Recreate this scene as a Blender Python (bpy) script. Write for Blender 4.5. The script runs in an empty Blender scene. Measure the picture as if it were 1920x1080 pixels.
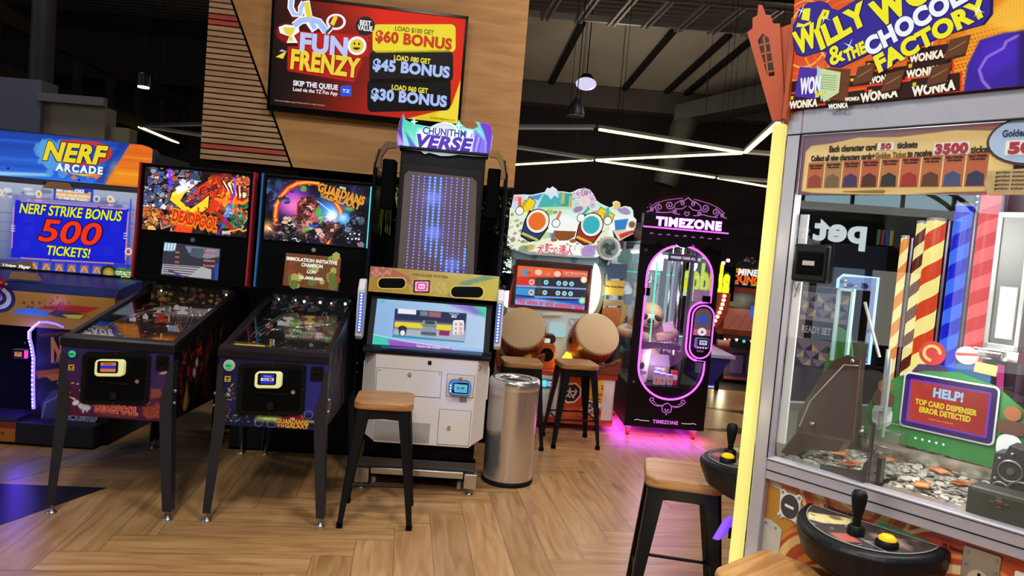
import bpy, math, random
import numpy as np
from mathutils import Vector, Matrix
S = bpy.context.scene
COL = S.collection
PI = math.pi
sin, cos = math.sin, math.cos

# ------------------------------------------------------------------ camera, world, lights, exposure
cam_d = bpy.data.cameras.new('camera')
cam_d.sensor_width = 36.0
cam_d.lens = 1336 / 1920 * 36.0
cam_d.clip_end = 200
cam = bpy.data.objects.new('camera', cam_d); COL.objects.link(cam)
cam.location = (0, 0, 1.6)
PITCH, ROLL = 0.0533, 0.0835
_f = Vector((0, cos(PITCH), -sin(PITCH))); _u0 = Vector((0, sin(PITCH), cos(PITCH))); _r0 = Vector((1, 0, 0))
_r = cos(ROLL) * _r0 + sin(ROLL) * _u0; _u = -sin(ROLL) * _r0 + cos(ROLL) * _u0
cam.rotation_euler = Matrix((_r, _u, -_f)).transposed().to_euler()
S.camera = cam
vs = S.view_settings
vs.view_transform = 'Standard'; vs.look = 'None'; vs.exposure = 0.0; vs.gamma = 1.0
try: vs.use_curve_mapping = False
except Exception: pass

wd = bpy.data.worlds.new('hall_air'); S.world = wd; wd.use_nodes = True
wd.node_tree.nodes['Background'].inputs[0].default_value = (0.55, 0.6, 0.75, 1)
wd.node_tree.nodes['Background'].inputs[1].default_value = 0.035

def area(name, loc, size, power, col=(1, .93, .82), rot=(0, 0, 0), spread=PI):
 l = bpy.data.lights.new(name, 'AREA'); l.shape = 'DISK'; l.size = size; l.energy = power; l.color = col; l.spread = spread
 o = bpy.data.objects.new(name, l); o.location = loc; o.rotation_euler = rot; COL.objects.link(o); return o
def point(name, loc, power, col, r=.03, parent=None):
 l = bpy.data.lights.new(name, 'POINT'); l.energy = power; l.color = col; l.shadow_soft_size = r
 o = bpy.data.objects.new(name, l); o.location = loc; COL.objects.link(o)
 if parent: o.parent = parent
 return o
# hall downlights hung under the dark ceiling (above and behind the photographer, then further down the hall)
for loc, size, power, c in (((-1.3, .8, 4.6), .6, 98, (1, .95, .87)), ((.9, 1.7, 4.6), .6, 88, (1, .96, .92)), ((-.2, -1.8, 4.4), .8, 155, (1, .96, .92)), ((1.0, 4.9, 4.7), .5, 44, (1, .95, .9)),
  ((2.2, 5.4, 4.7), .5, 26, (1, .9, .97)), ((3.4, 8.0, 4.4), .5, 42, (1, .92, .8)), ((-4.4, 6.2, 4.9), .5, 26, (1, .95, .88))):
 area('hall_downlight', loc, size, power, c)

for loc, w in (((1.3, 10.9, 3.5), 30), ((3.6, 9.6, 3.6), 30), ((-3.4, 10.5, 3.6), 10), ((.6, 8.3, 3.9), 12)):
 point('ceiling_fill', loc, w, (1, .9, .7), .25)  # unseen points added above the tubes to brighten ceiling and soffit
# ------------------------------------------------------------------ materials
def lin(c):
 if isinstance(c, str):
  c = [int(c[i:i + 2], 16) / 255 for i in (0, 2, 4)]
 return tuple((x / 12.92 if x <= .04045 else ((x + .055) / 1.055) ** 2.4) for x in c)
_M = {}
def mat(name, col='808080', rough=.5, metal=0., grain=.10, gscale=14., bump=0., spec=.5):
 if name in _M: return _M[name]
 m = bpy.data.materials.new(name); m.use_nodes = True; nt = m.node_tree; b = nt.nodes['Principled BSDF']
 c = lin(col)
 if max(c) < .02: spec = .22 if max(c) > .004 else .05
 b.inputs['Roughness'].default_value = rough; b.inputs['Metallic'].default_value = metal
 b.inputs['Specular IOR Level'].default_value = spec
 tc = nt.nodes.new('ShaderNodeTexCoord'); nz = nt.nodes.new('ShaderNodeTexNoise')
 nz.inputs['Scale'].default_value = gscale; nz.inputs['Detail'].default_value = 4
 nt.links.new(tc.outputs['Object'], nz.inputs['Vector'])
 mx = nt.nodes.new('ShaderNodeMix'); mx.data_type = 'RGBA'
 mx.inputs[6].default_value = (*[x * (1 - grain) for x in c], 1); mx.inputs[7].default_value = (*[min(1, x * (1 + grain)) for x in c], 1)
 nt.links.new(nz.outputs[0], mx.inputs[0]); nt.links.new(mx.outputs[2], b.inputs['Base Color'])
 if bump:
  bp = nt.nodes.new('ShaderNodeBump'); bp.inputs['Strength'].default_value = bump; bp.inputs['Distance'].default_value = .004
  nt.links.new(nz.outputs[0], bp.inputs['Height']); nt.links.new(bp.outputs[0], b.inputs['Normal'])
 _M[name] = m; return m
def glow(name, col, s=1.0, base=None):
 """something that gives off light (screen, lamp, backlit lettering)"""
 if name in _M: return _M[name]
 m = bpy.data.materials.new(name); m.use_nodes = True; nt = m.node_tree; b = nt.nodes['Principled BSDF']
 b.inputs['Base Color'].default_value = (*lin(base or '040404'), 1); b.inputs['Roughness'].default_value = .35; b.inputs['Specular IOR Level'].default_value = .15
 b.inputs['Emission Color'].default_value = (*lin(col), 1); b.inputs['Emission Strength'].default_value = s
 _M[name] = m; return m
def attr_mat(name, emit=0., rough=.45, spec=.5, base=None):
 """colour laid out on the sheet itself: backlit (emit>0) or printed"""
 if name in _M: return _M[name]
 m = bpy.data.materials.new(name); m.use_nodes = True; nt = m.node_tree; b = nt.nodes['Principled BSDF']
 a = nt.nodes.new('ShaderNodeAttribute'); a.attribute_name = 'Col'
 b.inputs['Roughness'].default_value = rough; b.inputs['Specular IOR Level'].default_value = spec
 if emit:
  b.inputs['Base Color'].default_value = (.003, .003, .003, 1); b.inputs['Specular IOR Level'].default_value = .15
  nt.links.new(a.outputs[0], b.inputs['Emission Color']); b.inputs['Emission Strength'].default_value = emit
 else:
  nt.links.new(a.outputs[0], b.inputs['Base Color'])
 _M[name] = m; return m
def glass_mat(name, tint=(1, 1, 1), ior=1.45, rough=0.0, boost=1.0):
 if name in _M: return _M[name]
 m = bpy.data.materials.new(name); m.use_nodes = True; nt = m.node_tree; nt.nodes.clear()
 out = nt.nodes.new('ShaderNodeOutputMaterial'); tr = nt.nodes.new('ShaderNodeBsdfTransparent'); gl = nt.nodes.new('ShaderNodeBsdfGlossy')
 fr = nt.nodes.new('ShaderNodeFresnel'); mx = nt.nodes.new('ShaderNodeMixShader'); mu = nt.nodes.new('ShaderNodeMath')
 mu.operation = 'MULTIPLY'; mu.inputs[1].default_value = boost; mu.use_clamp = True
 geo = nt.nodes.new('ShaderNodeNewGeometry')
 io = nt.nodes.new('ShaderNodeMix'); io.data_type = 'FLOAT'
 io.inputs[2].default_value = ior; io.inputs[3].default_value = ior
 nt.links.new(geo.outputs['Backfacing'], io.inputs[0]); nt.links.new(io.outputs[0], fr.inputs[0])
 # the same sheet from either side: feed the front-facing index for both faces
 io.inputs[3].default_value = 1.0 / ior
 tr.inputs[0].default_value = (*tint, 1); gl.inputs['Roughness'].default_value = rough
 nt.links.new(fr.outputs[0], mu.inputs[0]); nt.links.new(mu.outputs[0], mx.inputs[0]); nt.links.new(tr.outputs[0], mx.inputs[1]); nt.links.new(gl.outputs[0], mx.inputs[2])
 nt.links.new(mx.outputs[0], out.inputs[0])
 _M[name] = m; return m
def wood_mat(name, c1, c2, axis='X', scale=3.0, rough=.45, stretch=12., bump=.1):
 if name in _M: return _M[name]
 m = bpy.data.materials.new(name); m.use_nodes = True; nt = m.node_tree; b = nt.nodes['Principled BSDF']
 tc = nt.nodes.new('ShaderNodeTexCoord'); mp = nt.nodes.new('ShaderNodeMapping')
 sc = [stretch] * 3; sc['XYZ'.index(axis)] = 1.0
 mp.inputs['Scale'].default_value = sc
 n1 = nt.nodes.new('ShaderNodeTexNoise'); n1.inputs['Scale'].default_value = scale; n1.inputs['Detail'].default_value = 6; n1.inputs['Distortion'].default_value = .6
 cr = nt.nodes.new('ShaderNodeValToRGB'); cr.color_ramp.elements[0].position = .35; cr.color_ramp.elements[1].position = .68
 cr.color_ramp.elements[0].color = (*lin(c1), 1); cr.color_ramp.elements[1].color = (*lin(c2), 1)
 nt.links.new(tc.outputs['Object'], mp.inputs[0]); nt.links.new(mp.outputs[0], n1.inputs['Vector']); nt.links.new(n1.outputs[0], cr.inputs[0])
 nt.links.new(cr.outputs[0], b.inputs['Base Color']); b.inputs['Roughness'].default_value = rough
 _M[name] = m; return m
def steel_mat(name, col='b8b4ae', rough=.25, axis='Z', stretch=60.):
 if name in _M: return _M[name]
 m = bpy.data.materials.new(name); m.use_nodes = True; nt = m.node_tree; b = nt.nodes['Principled BSDF']
 tc = nt.nodes.new('ShaderNodeTexCoord'); mp = nt.nodes.new('ShaderNodeMapping'); sc = [1.] * 3
 for k in range(3):
  if 'XYZ'[k] != axis: sc[k] = 1.0
  else: sc[k] = stretch
 mp.inputs['Scale'].default_value = sc
 n = nt.nodes.new('ShaderNodeTexNoise'); n.inputs['Scale'].default_value = 8; n.inputs['Detail'].default_value = 3
 mr = nt.nodes.new('ShaderNodeMapRange'); mr.inputs[3].default_value = rough * .75; mr.inputs[4].default_value = rough * 1.3
 nt.links.new(tc.outputs['Object'], mp.inputs[0]); nt.links.new(mp.outputs[0], n.inputs['Vector']); nt.links.new(n.outputs[0], mr.inputs[0]); nt.links.new(mr.outputs[0], b.inputs['Roughness'])
 b.inputs['Metallic'].default_value = .85; b.inputs['Base Color'].default_value = (*lin(col), 1)
 _M[name] = m; return m

BLACK = mat('satin_black', '0d0d10', .5)
BLACKM = mat('matt_black', '08080a', .75)
BLACKG = mat('gloss_black', '0b0b0d', .15)
DARKMETAL = mat('gunmetal_paint', '20222a', .4, .3)
CHROME = mat('chrome', 'd8d8d8', .12, 1)
ALU = mat('anodised_aluminium', 'b3aeb9', .42, .35, .06, 40)
STEEL = steel_mat('brushed_steel', 'e2dfdc', .2, 'Z', 40.)
WHITE = mat('white_enamel', 'e4e0dd', .4, grain=.03)
WHITEP = mat('white_plastic', 'e8e6ea', .35, grain=.03)
SCREWM = mat('dull_zinc', '9a9a98', .35, .9)

# ------------------------------------------------------------------ things, parts
def thing(name, label, cat, loc, rz=0., group=None):
 o = bpy.data.objects.new(name, None); COL.objects.link(o); o.empty_display_size = .1
 o.location = loc if len(loc) == 3 else (loc[0], loc[1], 0); o.rotation_euler = (0, 0, rz)
 o['label'] = label; o['category'] = cat
 if group: o['group'] = group
 return o
def tag(o, label, cat, group=None):
 o['label'] = label; o['category'] = cat
 if group: o['group'] = group
 return o
def link(name, me, parent=None, mats=()):
 o = bpy.data.objects.new(name, me); COL.objects.link(o)
 for m in mats: me.materials.append(m)
 if parent: o.parent = parent
 return o
def copy_tree(o, parent=None):
 c = o.copy(); COL.objects.link(c); c.parent = parent
 for ch in list(o.children):
  copy_tree(ch, c)
 return c
class G:
 def __init__(s): s.v = []; s.f = []; s.mi = []; s.m = 0; s.sm = []; s.smooth = False
 def add(s, vs_, fs):
  n = len(s.v); s.v += [tuple(map(float, p)) for p in vs_]
  for f in fs: s.f.append([n + i for i in f]); s.mi.append(s.m); s.sm.append(s.smooth)
  return s
 def box(s, x0, x1, y0, y1, z0, z1):
  return s.hexa([(x0, y0, z0), (x1, y0, z0), (x1, y1, z0), (x0, y1, z0), (x0, y0, z1), (x1, y0, z1), (x1, y1, z1), (x0, y1, z1)])
 def hexa(s, p): return s.add(p, [(3, 2, 1, 0), (4, 5, 6, 7), (0, 1, 5, 4), (1, 2, 6, 5), (2, 3, 7, 6), (3, 0, 4, 7)])
 def quad(s, a, b, c, d): return s.add([a, b, c, d], [(0, 1, 2, 3)])
 def rings(s, R, closed=True, cap0=True, cap1=True):
  n = len(R[0]); vs_ = [p for r in R for p in r]; fs = []
  for i in range(len(R) - 1):
   for j in range(n if closed else n - 1):
    k = (j + 1) % n; fs.append((i * n + j, i * n + k, (i + 1) * n + k, (i + 1) * n + j))
  if cap0: fs.append(tuple(range(n - 1, -1, -1)))
  if cap1: fs.append(tuple((len(R) - 1) * n + j for j in range(n)))
  return s.add(vs_, fs)
 def cyl(s, p, q, r, r2=None, n=16, cap=True):
  return s.tube([p, q], [r, r if r2 is None else r2], n, cap)
 def tube(s, pts, r, n=8, cap=True, closed=False):
  pts = [Vector(p) for p in pts]; N = len(pts); rr = r if isinstance(r, (list, tuple)) else [r] * N
  R = []; prev = None
  for i, p in enumerate(pts):
   if closed: d = pts[(i + 1) % N] - pts[i - 1]
   else: d = pts[min(i + 1, N - 1)] - pts[max(i - 1, 0)]
   d.normalize()
   if prev is None:
    a = Vector((0, 0, 1)) if abs(d.z) < .9 else Vector((1, 0, 0)); x = d.cross(a).normalized()
   else:
    x = (prev - d * prev.dot(d)).normalized()
   prev = x; y = d.cross(x)
   R.append([p + rr[i] * (cos(2 * PI * k / n) * x + sin(2 * PI * k / n) * y) for k in range(n)])
  if closed: R.append(R[0]); cap = False
  sm = s.smooth; s.smooth = True; s.rings(R, True, False, False); s.smooth = sm
  if cap: s.add(R[0], [tuple(range(n - 1, -1, -1))]); s.add(R[-1], [tuple(range(n))])
  return s
 def lathe(s, c, prof, n=32, axis='z', cap=True, M=None):
  R = []
  for (r, h) in prof:
   ring = []
   for k in range(n):
    a = 2 * PI * k / n; x, y = r * cos(a), r * sin(a)
    p = (x, y, h) if axis == 'z' else ((x, h, y) if axis == 'y' else (h, x, y))
    if axis == 'y': p = (x, h, -y)
    p = Vector(p)
    if M is not None: p = M @ p
    ring.append(p + Vector(c))
   R.append(ring)
  sm = s.smooth; s.smooth = True; s.rings(R, True, False, False); s.smooth = sm
  if cap:
   s.add(R[0], [tuple(range(n - 1, -1, -1))]); s.add(R[-1], [tuple(range(n))])
  return s
 def ball(s, c, r, n=16, M=None):
  rx, ry, rz = r if isinstance(r, (tuple, list)) else (r, r, r)
  R = []
  for i in range(1, n // 2):
   t = PI * i / (n // 2); ring = []
   for k in range(n):
    a = 2 * PI * k / n; p = Vector((rx * sin(t) * cos(a), ry * sin(t) * sin(a), -rz * cos(t)))
    if M is not None: p = M @ p
    ring.append(p + Vector(c))
   R.append(ring)
  sm = s.smooth; s.smooth = True; s.rings(R, True, True, True); s.smooth = sm; return s
 def prism(s, poly, plane, lo, hi):
  area2 = sum(poly[i - 1][0] * poly[i][1] - poly[i][0] * poly[i - 1][1] for i in range(len(poly)))
  if area2 < 0: poly = poly[::-1]
  n = len(poly)
  def P(a, b, h): return (a, h, b) if plane == 'xz' else ((h, a, b) if plane == 'yz' else (a, b, h))
  if plane == 'xz': poly = poly[::-1]
  vs_ = [P(a, b, lo) for a, b in poly] + [P(a, b, hi) for a, b in poly]
  fs = [tuple(range(n - 1, -1, -1)), tuple(range(n, 2 * n))] + [(i, (i + 1) % n, n + (i + 1) % n, n + i) for i in range(n)]
  return s.add(vs_, fs)
 def xf(s, M, start=0):
  s.v[start:] = [tuple(M @ Vector(p)) for p in s.v[start:]]; return s
 def build(s, name, mats, parent=None, bevel=0., seg=2, subd=0):
  me = bpy.data.meshes.new(name); me.from_pydata(s.v, [], s.f)
  if not isinstance(mats, (list, tuple)): mats = [mats]
  o = link(name, me, parent, mats)
  me.polygons.foreach_set('material_index', s.mi); me.polygons.foreach_set('use_smooth', s.sm); me.update()
  if bevel:
   md = o.modifiers.new('edge', 'BEVEL'); md.width = bevel; md.segments = seg; md.limit_method = 'ANGLE'; md.angle_limit = .7
  if subd:
   md = o.modifiers.new('soft', 'SUBSURF'); md.levels = subd; md.render_levels = subd
  return o
def bez(p0, p1, p2, p3, n=10):
 p0, p1, p2, p3 = map(Vector, (p0, p1, p2, p3))
 return [(1 - t) ** 3 * p0 + 3 * (1 - t) ** 2 * t * p1 + 3 * (1 - t) * t * t * p2 + t ** 3 * p3 for t in [i / n for i in range(n + 1)]]
def rrect(x0, y0, x1, y1, r, n=6):
 out = []
 for cx, cy, a0 in ((x1 - r, y0 + r, -90), (x1 - r, y1 - r, 0), (x0 + r, y1 - r, 90), (x0 + r, y0 + r, 180)):
  for k in range(n + 1):
   a = math.radians(a0 + 90 * k / n); out.append((cx + r * cos(a), cy + r * sin(a)))
 return out
def ellipse(cx, cy, rx, ry=None, n=32, a0=0., a1=2 * PI):
 ry = rx if ry is None else ry
 full = abs(a1 - a0 - 2 * PI) < 1e-6
 return [(cx + rx * cos(a0 + (a1 - a0) * k / (n if full else n - 1)), cy + ry * sin(a0 + (a1 - a0) * k / (n if full else n - 1))) for k in range(n)]
def star(cx, cy, r1, r2, n=5, a0=PI / 2):
 return [(cx + (r1 if k % 2 == 0 else r2) * cos(a0 + PI * k / n), cy + (r1 if k % 2 == 0 else r2) * sin(a0 + PI * k / n)) for k in range(2 * n)]

# ------------------------------------------------------------------ painted sheets (colour per mesh vertex of a finely divided panel)
def _vn(X, Y, seed):
 rs = np.random.RandomState(seed); T = rs.rand(64, 64)
 xi = np.floor(X).astype(int); yi = np.floor(Y).astype(int); fx = X - xi; fy = Y - yi
 fx = fx * fx * (3 - 2 * fx); fy = fy * fy * (3 - 2 * fy); g = lambda a, b: T[a % 64, b % 64]
 return (g(xi, yi) * (1 - fx) + g(xi + 1, yi) * fx) * (1 - fy) + (g(xi, yi + 1) * (1 - fx) + g(xi + 1, yi + 1) * fx) * fy
class Canvas:
 def __init__(s, w, h, nx, bg='000000'):
  s.w, s.h = w, h; s.nx = nx; s.ny = max(2, int(round(nx * h / w)))
  s.px = w / (nx - 1)
  s.X, s.Y = np.meshgrid(np.linspace(0, w, s.nx), np.linspace(0, h, s.ny)); s.C = np.zeros((s.ny, s.nx, 3)); s.fill(bg)
  s.map = lambda p: p
  s.k = 1.0
 def col(s, c): return np.array([int(c[i:i + 2], 16) / 255 for i in (0, 2, 4)]) if isinstance(c, str) else np.array(c)
 def fill(s, c): s.C[:] = s.col(c); return s
 def mix(s, m, c):
  m = np.clip(m, 0, 1)[..., None]; c = s.col(c); s.C = s.C * (1 - m) + c * m; return s
 def add(s, m, c): s.C = s.C + np.clip(m, 0, 1)[..., None] * s.col(c); return s
 def fbm(s, scale, seed=1, oct=4):
  o = 0; a = .5
  for k in range(oct): o = o + a * _vn(s.X * scale * 2 ** k + 7.3 * k, s.Y * scale * 2 ** k + 3.1 * k, seed + k); a *= .5
  return o
 def grad(s, p0, c0, p1, c1):
  a = s.map(p0); b = s.map(p1); d = np.array(b) - np.array(a); t = ((s.X - a[0]) * d[0] + (s.Y - a[1]) * d[1]) / (d @ d)
  t = np.clip(t, 0, 1)[..., None]; s.C = s.col(c0) * (1 - t) + s.col(c1) * t; return s
 def sdf_poly(s, pts):
  P = np.array([s.map(p) for p in pts]); D = np.full(s.X.shape, 1e9); ins = np.zeros(s.X.shape, bool)
  for i in range(len(P)):
   a, b = P[i - 1], P[i]; e = b - a; L = e @ e + 1e-12
   t = np.clip(((s.X - a[0]) * e[0] + (s.Y - a[1]) * e[1]) / L, 0, 1)
   D = np.minimum(D, np.hypot(s.X - a[0] - t * e[0], s.Y - a[1] - t * e[1]))
   c = ((a[1] > s.Y) != (b[1] > s.Y)); den = (b[1] - a[1]) if abs(b[1] - a[1]) > 1e-12 else 1e-12
   ins ^= c & (s.X < (b[0] - a[0]) * (s.Y - a[1]) / den + a[0])
  return np.where(ins, -D, D)
 def cov(s, d, soft=0.): w = max(s.px * .5, soft); return np.clip(.5 - d / (2 * w), 0, 1)
 def poly(s, pts, c, a=1., soft=0., grow=0.): return s.mix(a * s.cov(s.sdf_poly(pts) - grow * s.k, soft * s.k), c)
 def ell(s, c0, rx, ry, c, a=1., soft=0., rot=0.):
  x0, y0 = s.map(c0); rx *= s.k; ry *= s.k; dx, dy = s.X - x0, s.Y - y0
  u = dx * cos(rot) + dy * sin(rot); v = -dx * sin(rot) + dy * cos(rot)
  d = (np.hypot(u / rx, v / ry) - 1) * min(rx, ry); return s.mix(a * s.cov(d, soft * s.k), c)
 def ring(s, c0, r, w, c, a=1., soft=0.):
  x0, y0 = s.map(c0); d = np.abs(np.hypot(s.X - x0, s.Y - y0) - r * s.k) - w * s.k / 2; return s.mix(a * s.cov(d, soft * s.k), c)
 def glow(s, c0, r, c, a=1.):
  x0, y0 = s.map(c0); q = np.exp(-((s.X - x0) ** 2 + (s.Y - y0) ** 2) / (r * s.k) ** 2); s.C = s.C + a * q[..., None] * s.col(c); return s
 def line(s, pts, w, c, a=1., soft=0., taper=False):
  P = [np.array(s.map(p)) for p in pts]; D = np.full(s.X.shape, 1e9); n = len(P) - 1
  for i in range(n):
   p, q = P[i], P[i + 1]; e = q - p; L = e @ e + 1e-12; t = np.clip(((s.X - p[0]) * e[0] + (s.Y - p[1]) * e[1]) / L, 0, 1)
   ww = w * s.k / 2 * ((1 - (i + t) / n) if taper else 1)
   D = np.minimum(D, np.hypot(s.X - p[0] - t * e[0], s.Y - p[1] - t * e[1]) - ww)
  return s.mix(a * s.cov(D, soft * s.k), c)
 def bolt(s, p, q, w, c, seed=1, amp=.15, n=8, a=1., soft=0., taper=False):
  r = random.Random(seed); L = math.hypot(q[0] - p[0], q[1] - p[1]); pts = []
  for i in range(n + 1):
   t = i / n; j = 0 if i in (0, n) else r.uniform(-amp, amp) * L
   pts.append((p[0] + t * (q[0] - p[0]) - j * (q[1] - p[1]) / L, p[1] + t * (q[1] - p[1]) + j * (q[0] - p[0]) / L))
  return s.line(pts, w, c, a, soft, taper)
 def scatter(s, n, box_, r0, r1, cols, seed=1, kind='ell', a=1.):
  r = random.Random(seed)
  for _ in range(n):
   p = (r.uniform(box_[0], box_[2]), r.uniform(box_[1], box_[3])); c = r.choice(cols); q = r.uniform(r0, r1)
   if kind == 'ink':
    t = r.uniform(0, 6.3); m_ = r.choice((4, 5, 6)); P = [(p[0] + q * r.uniform(.45, 1.1) * cos(t + 6.283 * i / m_), p[1] + q * r.uniform(.35, .9) * sin(t + 6.283 * i / m_)) for i in range(m_)]
    s.poly(P, '0a0608', a, 0, q * .14); s.poly(P, c, a); hl = np.array(s.col(c)) * .5 + .5; s.line([P[0], P[1], P[2]], q * .1, hl, .8)
   elif kind == 'ell': s.ell(p, q, q * r.uniform(.4, 1), c, a, 0, r.uniform(0, 3))
   elif kind == 'shard':
    t = r.uniform(0, 6.3); k = r.uniform(.15, .45)
    s.poly([(p[0] + q * cos(t), p[1] + q * sin(t)), (p[0] + k * q * cos(t + 1.7), p[1] + k * q * sin(t + 1.7)), (p[0] - q * cos(t), p[1] - q * sin(t)), (p[0] + k * q * cos(t - 1.7), p[1] + k * q * sin(t - 1.7))], c, a)
   else:
    t = r.uniform(0, 6.3); s.bolt(p, (p[0] + 2 * q * cos(t), p[1] + 2 * q * sin(t)), max(r0 * .35, .6), c, r.randint(0, 999), .25, 5, a)
  return s
 def lincol(s):
  c = np.clip(s.C, 0, 1); return np.where(c <= .04045, c / 12.92, ((c + .055) / 1.055) ** 2.4)

def trim(o, cv, outline):
 """cut a sheet to its outline"""
 import bmesh
 d = cv.sdf_poly(outline).ravel(); bm = bmesh.new(); bm.from_mesh(o.data); bm.verts.ensure_lookup_table()
 bmesh.ops.delete(bm, geom=[v for v in bm.verts if d[v.index] > 0], context='VERTS'); bm.to_mesh(o.data); bm.free()
class Panel:
 """a flat sheet: origin O = lower left corner, U to the right, W up; sheet = its four corners (TL,TR,BR,BL) in the units the artwork was measured in"""
 def __init__(s, parent, O, U, W, w, h, sheet=None):
  s.parent = parent; s.O = Vector(O); s.U = Vector(U).normalized(); s.W = Vector(W).normalized(); s.N = s.U.cross(s.W); s.w, s.h = w, h
  s.k = 1.0; s.sheet = sheet; s.target = parent
  if sheet:
   src = sheet; dst = [(0, h), (w, h), (w, 0), (0, 0)]; A = []; b = []
   for (x, y), (u, v) in zip(src, dst):
    A += [[x, y, 1, 0, 0, 0, -u * x, -u * y], [0, 0, 0, x, y, 1, -v * x, -v * y]]; b += [u, v]
   s.H = np.append(np.linalg.solve(np.array(A, float), np.array(b, float)), 1).reshape(3, 3)
   s.k = .5 * (w / math.dist(sheet[2], sheet[3]) + h / math.dist(sheet[0], sheet[3]))
 def map(s, p):
  if not s.sheet: return p
  q = s.H @ np.array([p[0], p[1], 1.0]); return (q[0] / q[2], q[1] / q[2])
 def at(s, x, y, off=0.): return s.O + s.U * x + s.W * y + s.N * off
 def canvas(s, nx, bg='000000'):
  c = Canvas(s.w, s.h, nx, bg); c.map = s.map; c.k = s.k; return c
 def art(s, name, cv, m, off=0., curve=None, back=None):
  ny, nx = cv.ny, cv.nx; X, Y = cv.X.ravel(), cv.Y.ravel(); Z = np.full(X.shape, off)
  if curve is not None: Z = Z + curve(X, Y)
  P = np.array(s.O)[None] + X[:, None] * np.array(s.U)[None] + Y[:, None] * np.array(s.W)[None] + Z[:, None] * np.array(s.N)[None]
  me = bpy.data.meshes.new(name); nf = (nx - 1) * (ny - 1)
  me.vertices.add(len(P)); me.vertices.foreach_set('co', P.ravel())
  i = (np.arange(ny - 1)[:, None] * nx + np.arange(nx - 1)[None]).ravel(); F = np.stack([i, i + 1, i + nx + 1, i + nx], 1).ravel()
  me.loops.add(len(F)); me.loops.foreach_set('vertex_index', F); me.polygons.add(nf)
  me.polygons.foreach_set('loop_start', np.arange(0, nf * 4, 4)); me.polygons.foreach_set('loop_total', np.full(nf, 4))
  at = me.color_attributes.new('Col', 'FLOAT_COLOR', 'POINT'); L = cv.lincol().reshape(-1, 3)
  at.data.foreach_set('color', np.concatenate([L, np.ones((len(L), 1))], 1).ravel()); me.update(calc_edges=True)
  o = link(name, me, s.parent, [m]); s.target = o; return o
 def plate(s, name, poly, m, off=0., th=.004, parent=None, bevel=0.):
  """a plate of real thickness standing off the sheet; poly in sheet units"""
  pts = [s.map(p) for p in poly]; a2 = sum(pts[i - 1][0] * pts[i][1] - pts[i][0] * pts[i - 1][1] for i in range(len(pts)))
  if a2 < 0: pts = pts[::-1]
  n = len(pts); g = G()
  g.add([s.at(x, y, off) for x, y in pts] + [s.at(x, y, off + th) for x, y in pts], [tuple(range(n - 1, -1, -1)), tuple(range(n, 2 * n))] + [(i, (i + 1) % n, n + (i + 1) % n, n + i) for i in range(n)])
  return g.build(name, m, parent or s.target, bevel)
 def text(s, string, c, h, m, w=None, off=.002, bold=0., shear=0., name='lettering', parent=None, outline=None, ow=0., th=.0008, rot=0., arc=0., space=1.0):
  """lettering fitted to a box: c = its centre, w/h = its size in sheet units"""
  cx, cy = s.map(c); hh = h * s.k; ww = None if w is None else w * s.k
  if outline is not None:
   s.text(string, c, h, outline, w, off - .0012, bold + ow, shear, name, parent, None, 0, th, rot, arc, space)
  cu = bpy.data.curves.new('t', 'FONT'); cu.body = string; cu.size = 1; cu.shear = shear; cu.offset = 0; cu.resolution_u = 5 if h * s.k > .02 else 3
  cu.space_character = space * (1 + max(0, bold - .015) * 1.7)
  ref = bpy.data.objects.new('t', cu); me0 = bpy.data.meshes.new_from_object(ref)
  V0 = np.array([v.co[:] for v in me0.vertices]); lo, hi = V0.min(0), V0.max(0)
  cu.offset = bold; cu.extrude = th / max(hh / max(hi[1] - lo[1], 1e-6), 1e-6)
  me = bpy.data.meshes.new_from_object(ref); bpy.data.objects.remove(ref); bpy.data.curves.remove(cu); bpy.data.meshes.remove(me0)
  V = np.array([v.co[:] for v in me.vertices]); sy = hh / (hi[1] - lo[1]); sx = sy if ww is None else ww / (hi[0] - lo[0])
  x = (V[:, 0] - (lo[0] + hi[0]) / 2) * sx; y = (V[:, 1] - (lo[1] + hi[1]) / 2) * sy; z = (V[:, 2] - V[:, 2].min()) * sy
  if arc: y = y + arc * s.k * (1 - (2 * x / ((hi[0] - lo[0]) * sx)) ** 2)
  if rot: x, y = x * cos(rot) - y * sin(rot), x * sin(rot) + y * cos(rot)
  P = np.array(s.O)[None] + (cx + x)[:, None] * np.array(s.U)[None] + (cy + y)[:, None] * np.array(s.W)[None] + (off + z)[:, None] * np.array(s.N)[None]
  me.vertices.foreach_set('co', P.ravel()); me.update(); me.name = name
  for p in me.polygons: p.use_smooth = False
  return link(name, me, parent or s.target, [m])
EMIT = attr_mat('backlit_sheet', 1.0)
EMITB = attr_mat('bright_backlit_sheet', 1.35)
EMITD = attr_mat('dim_glowing_sheet', .55)
PRINT = attr_mat('printed_vinyl', 0., .5, .18)
PRINTG = attr_mat('glossy_printed_board', 0., .2)
def ink(col, rough=.5): return mat('ink_' + col, col, rough, grain=.03)
def lit(col, s=1.0): return glow('lit_%s_%d' % (col, int(s * 100)), col, s)
# ================================================================== the setting
def struct(o):
 o['kind'] = 'structure'; return o
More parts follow.
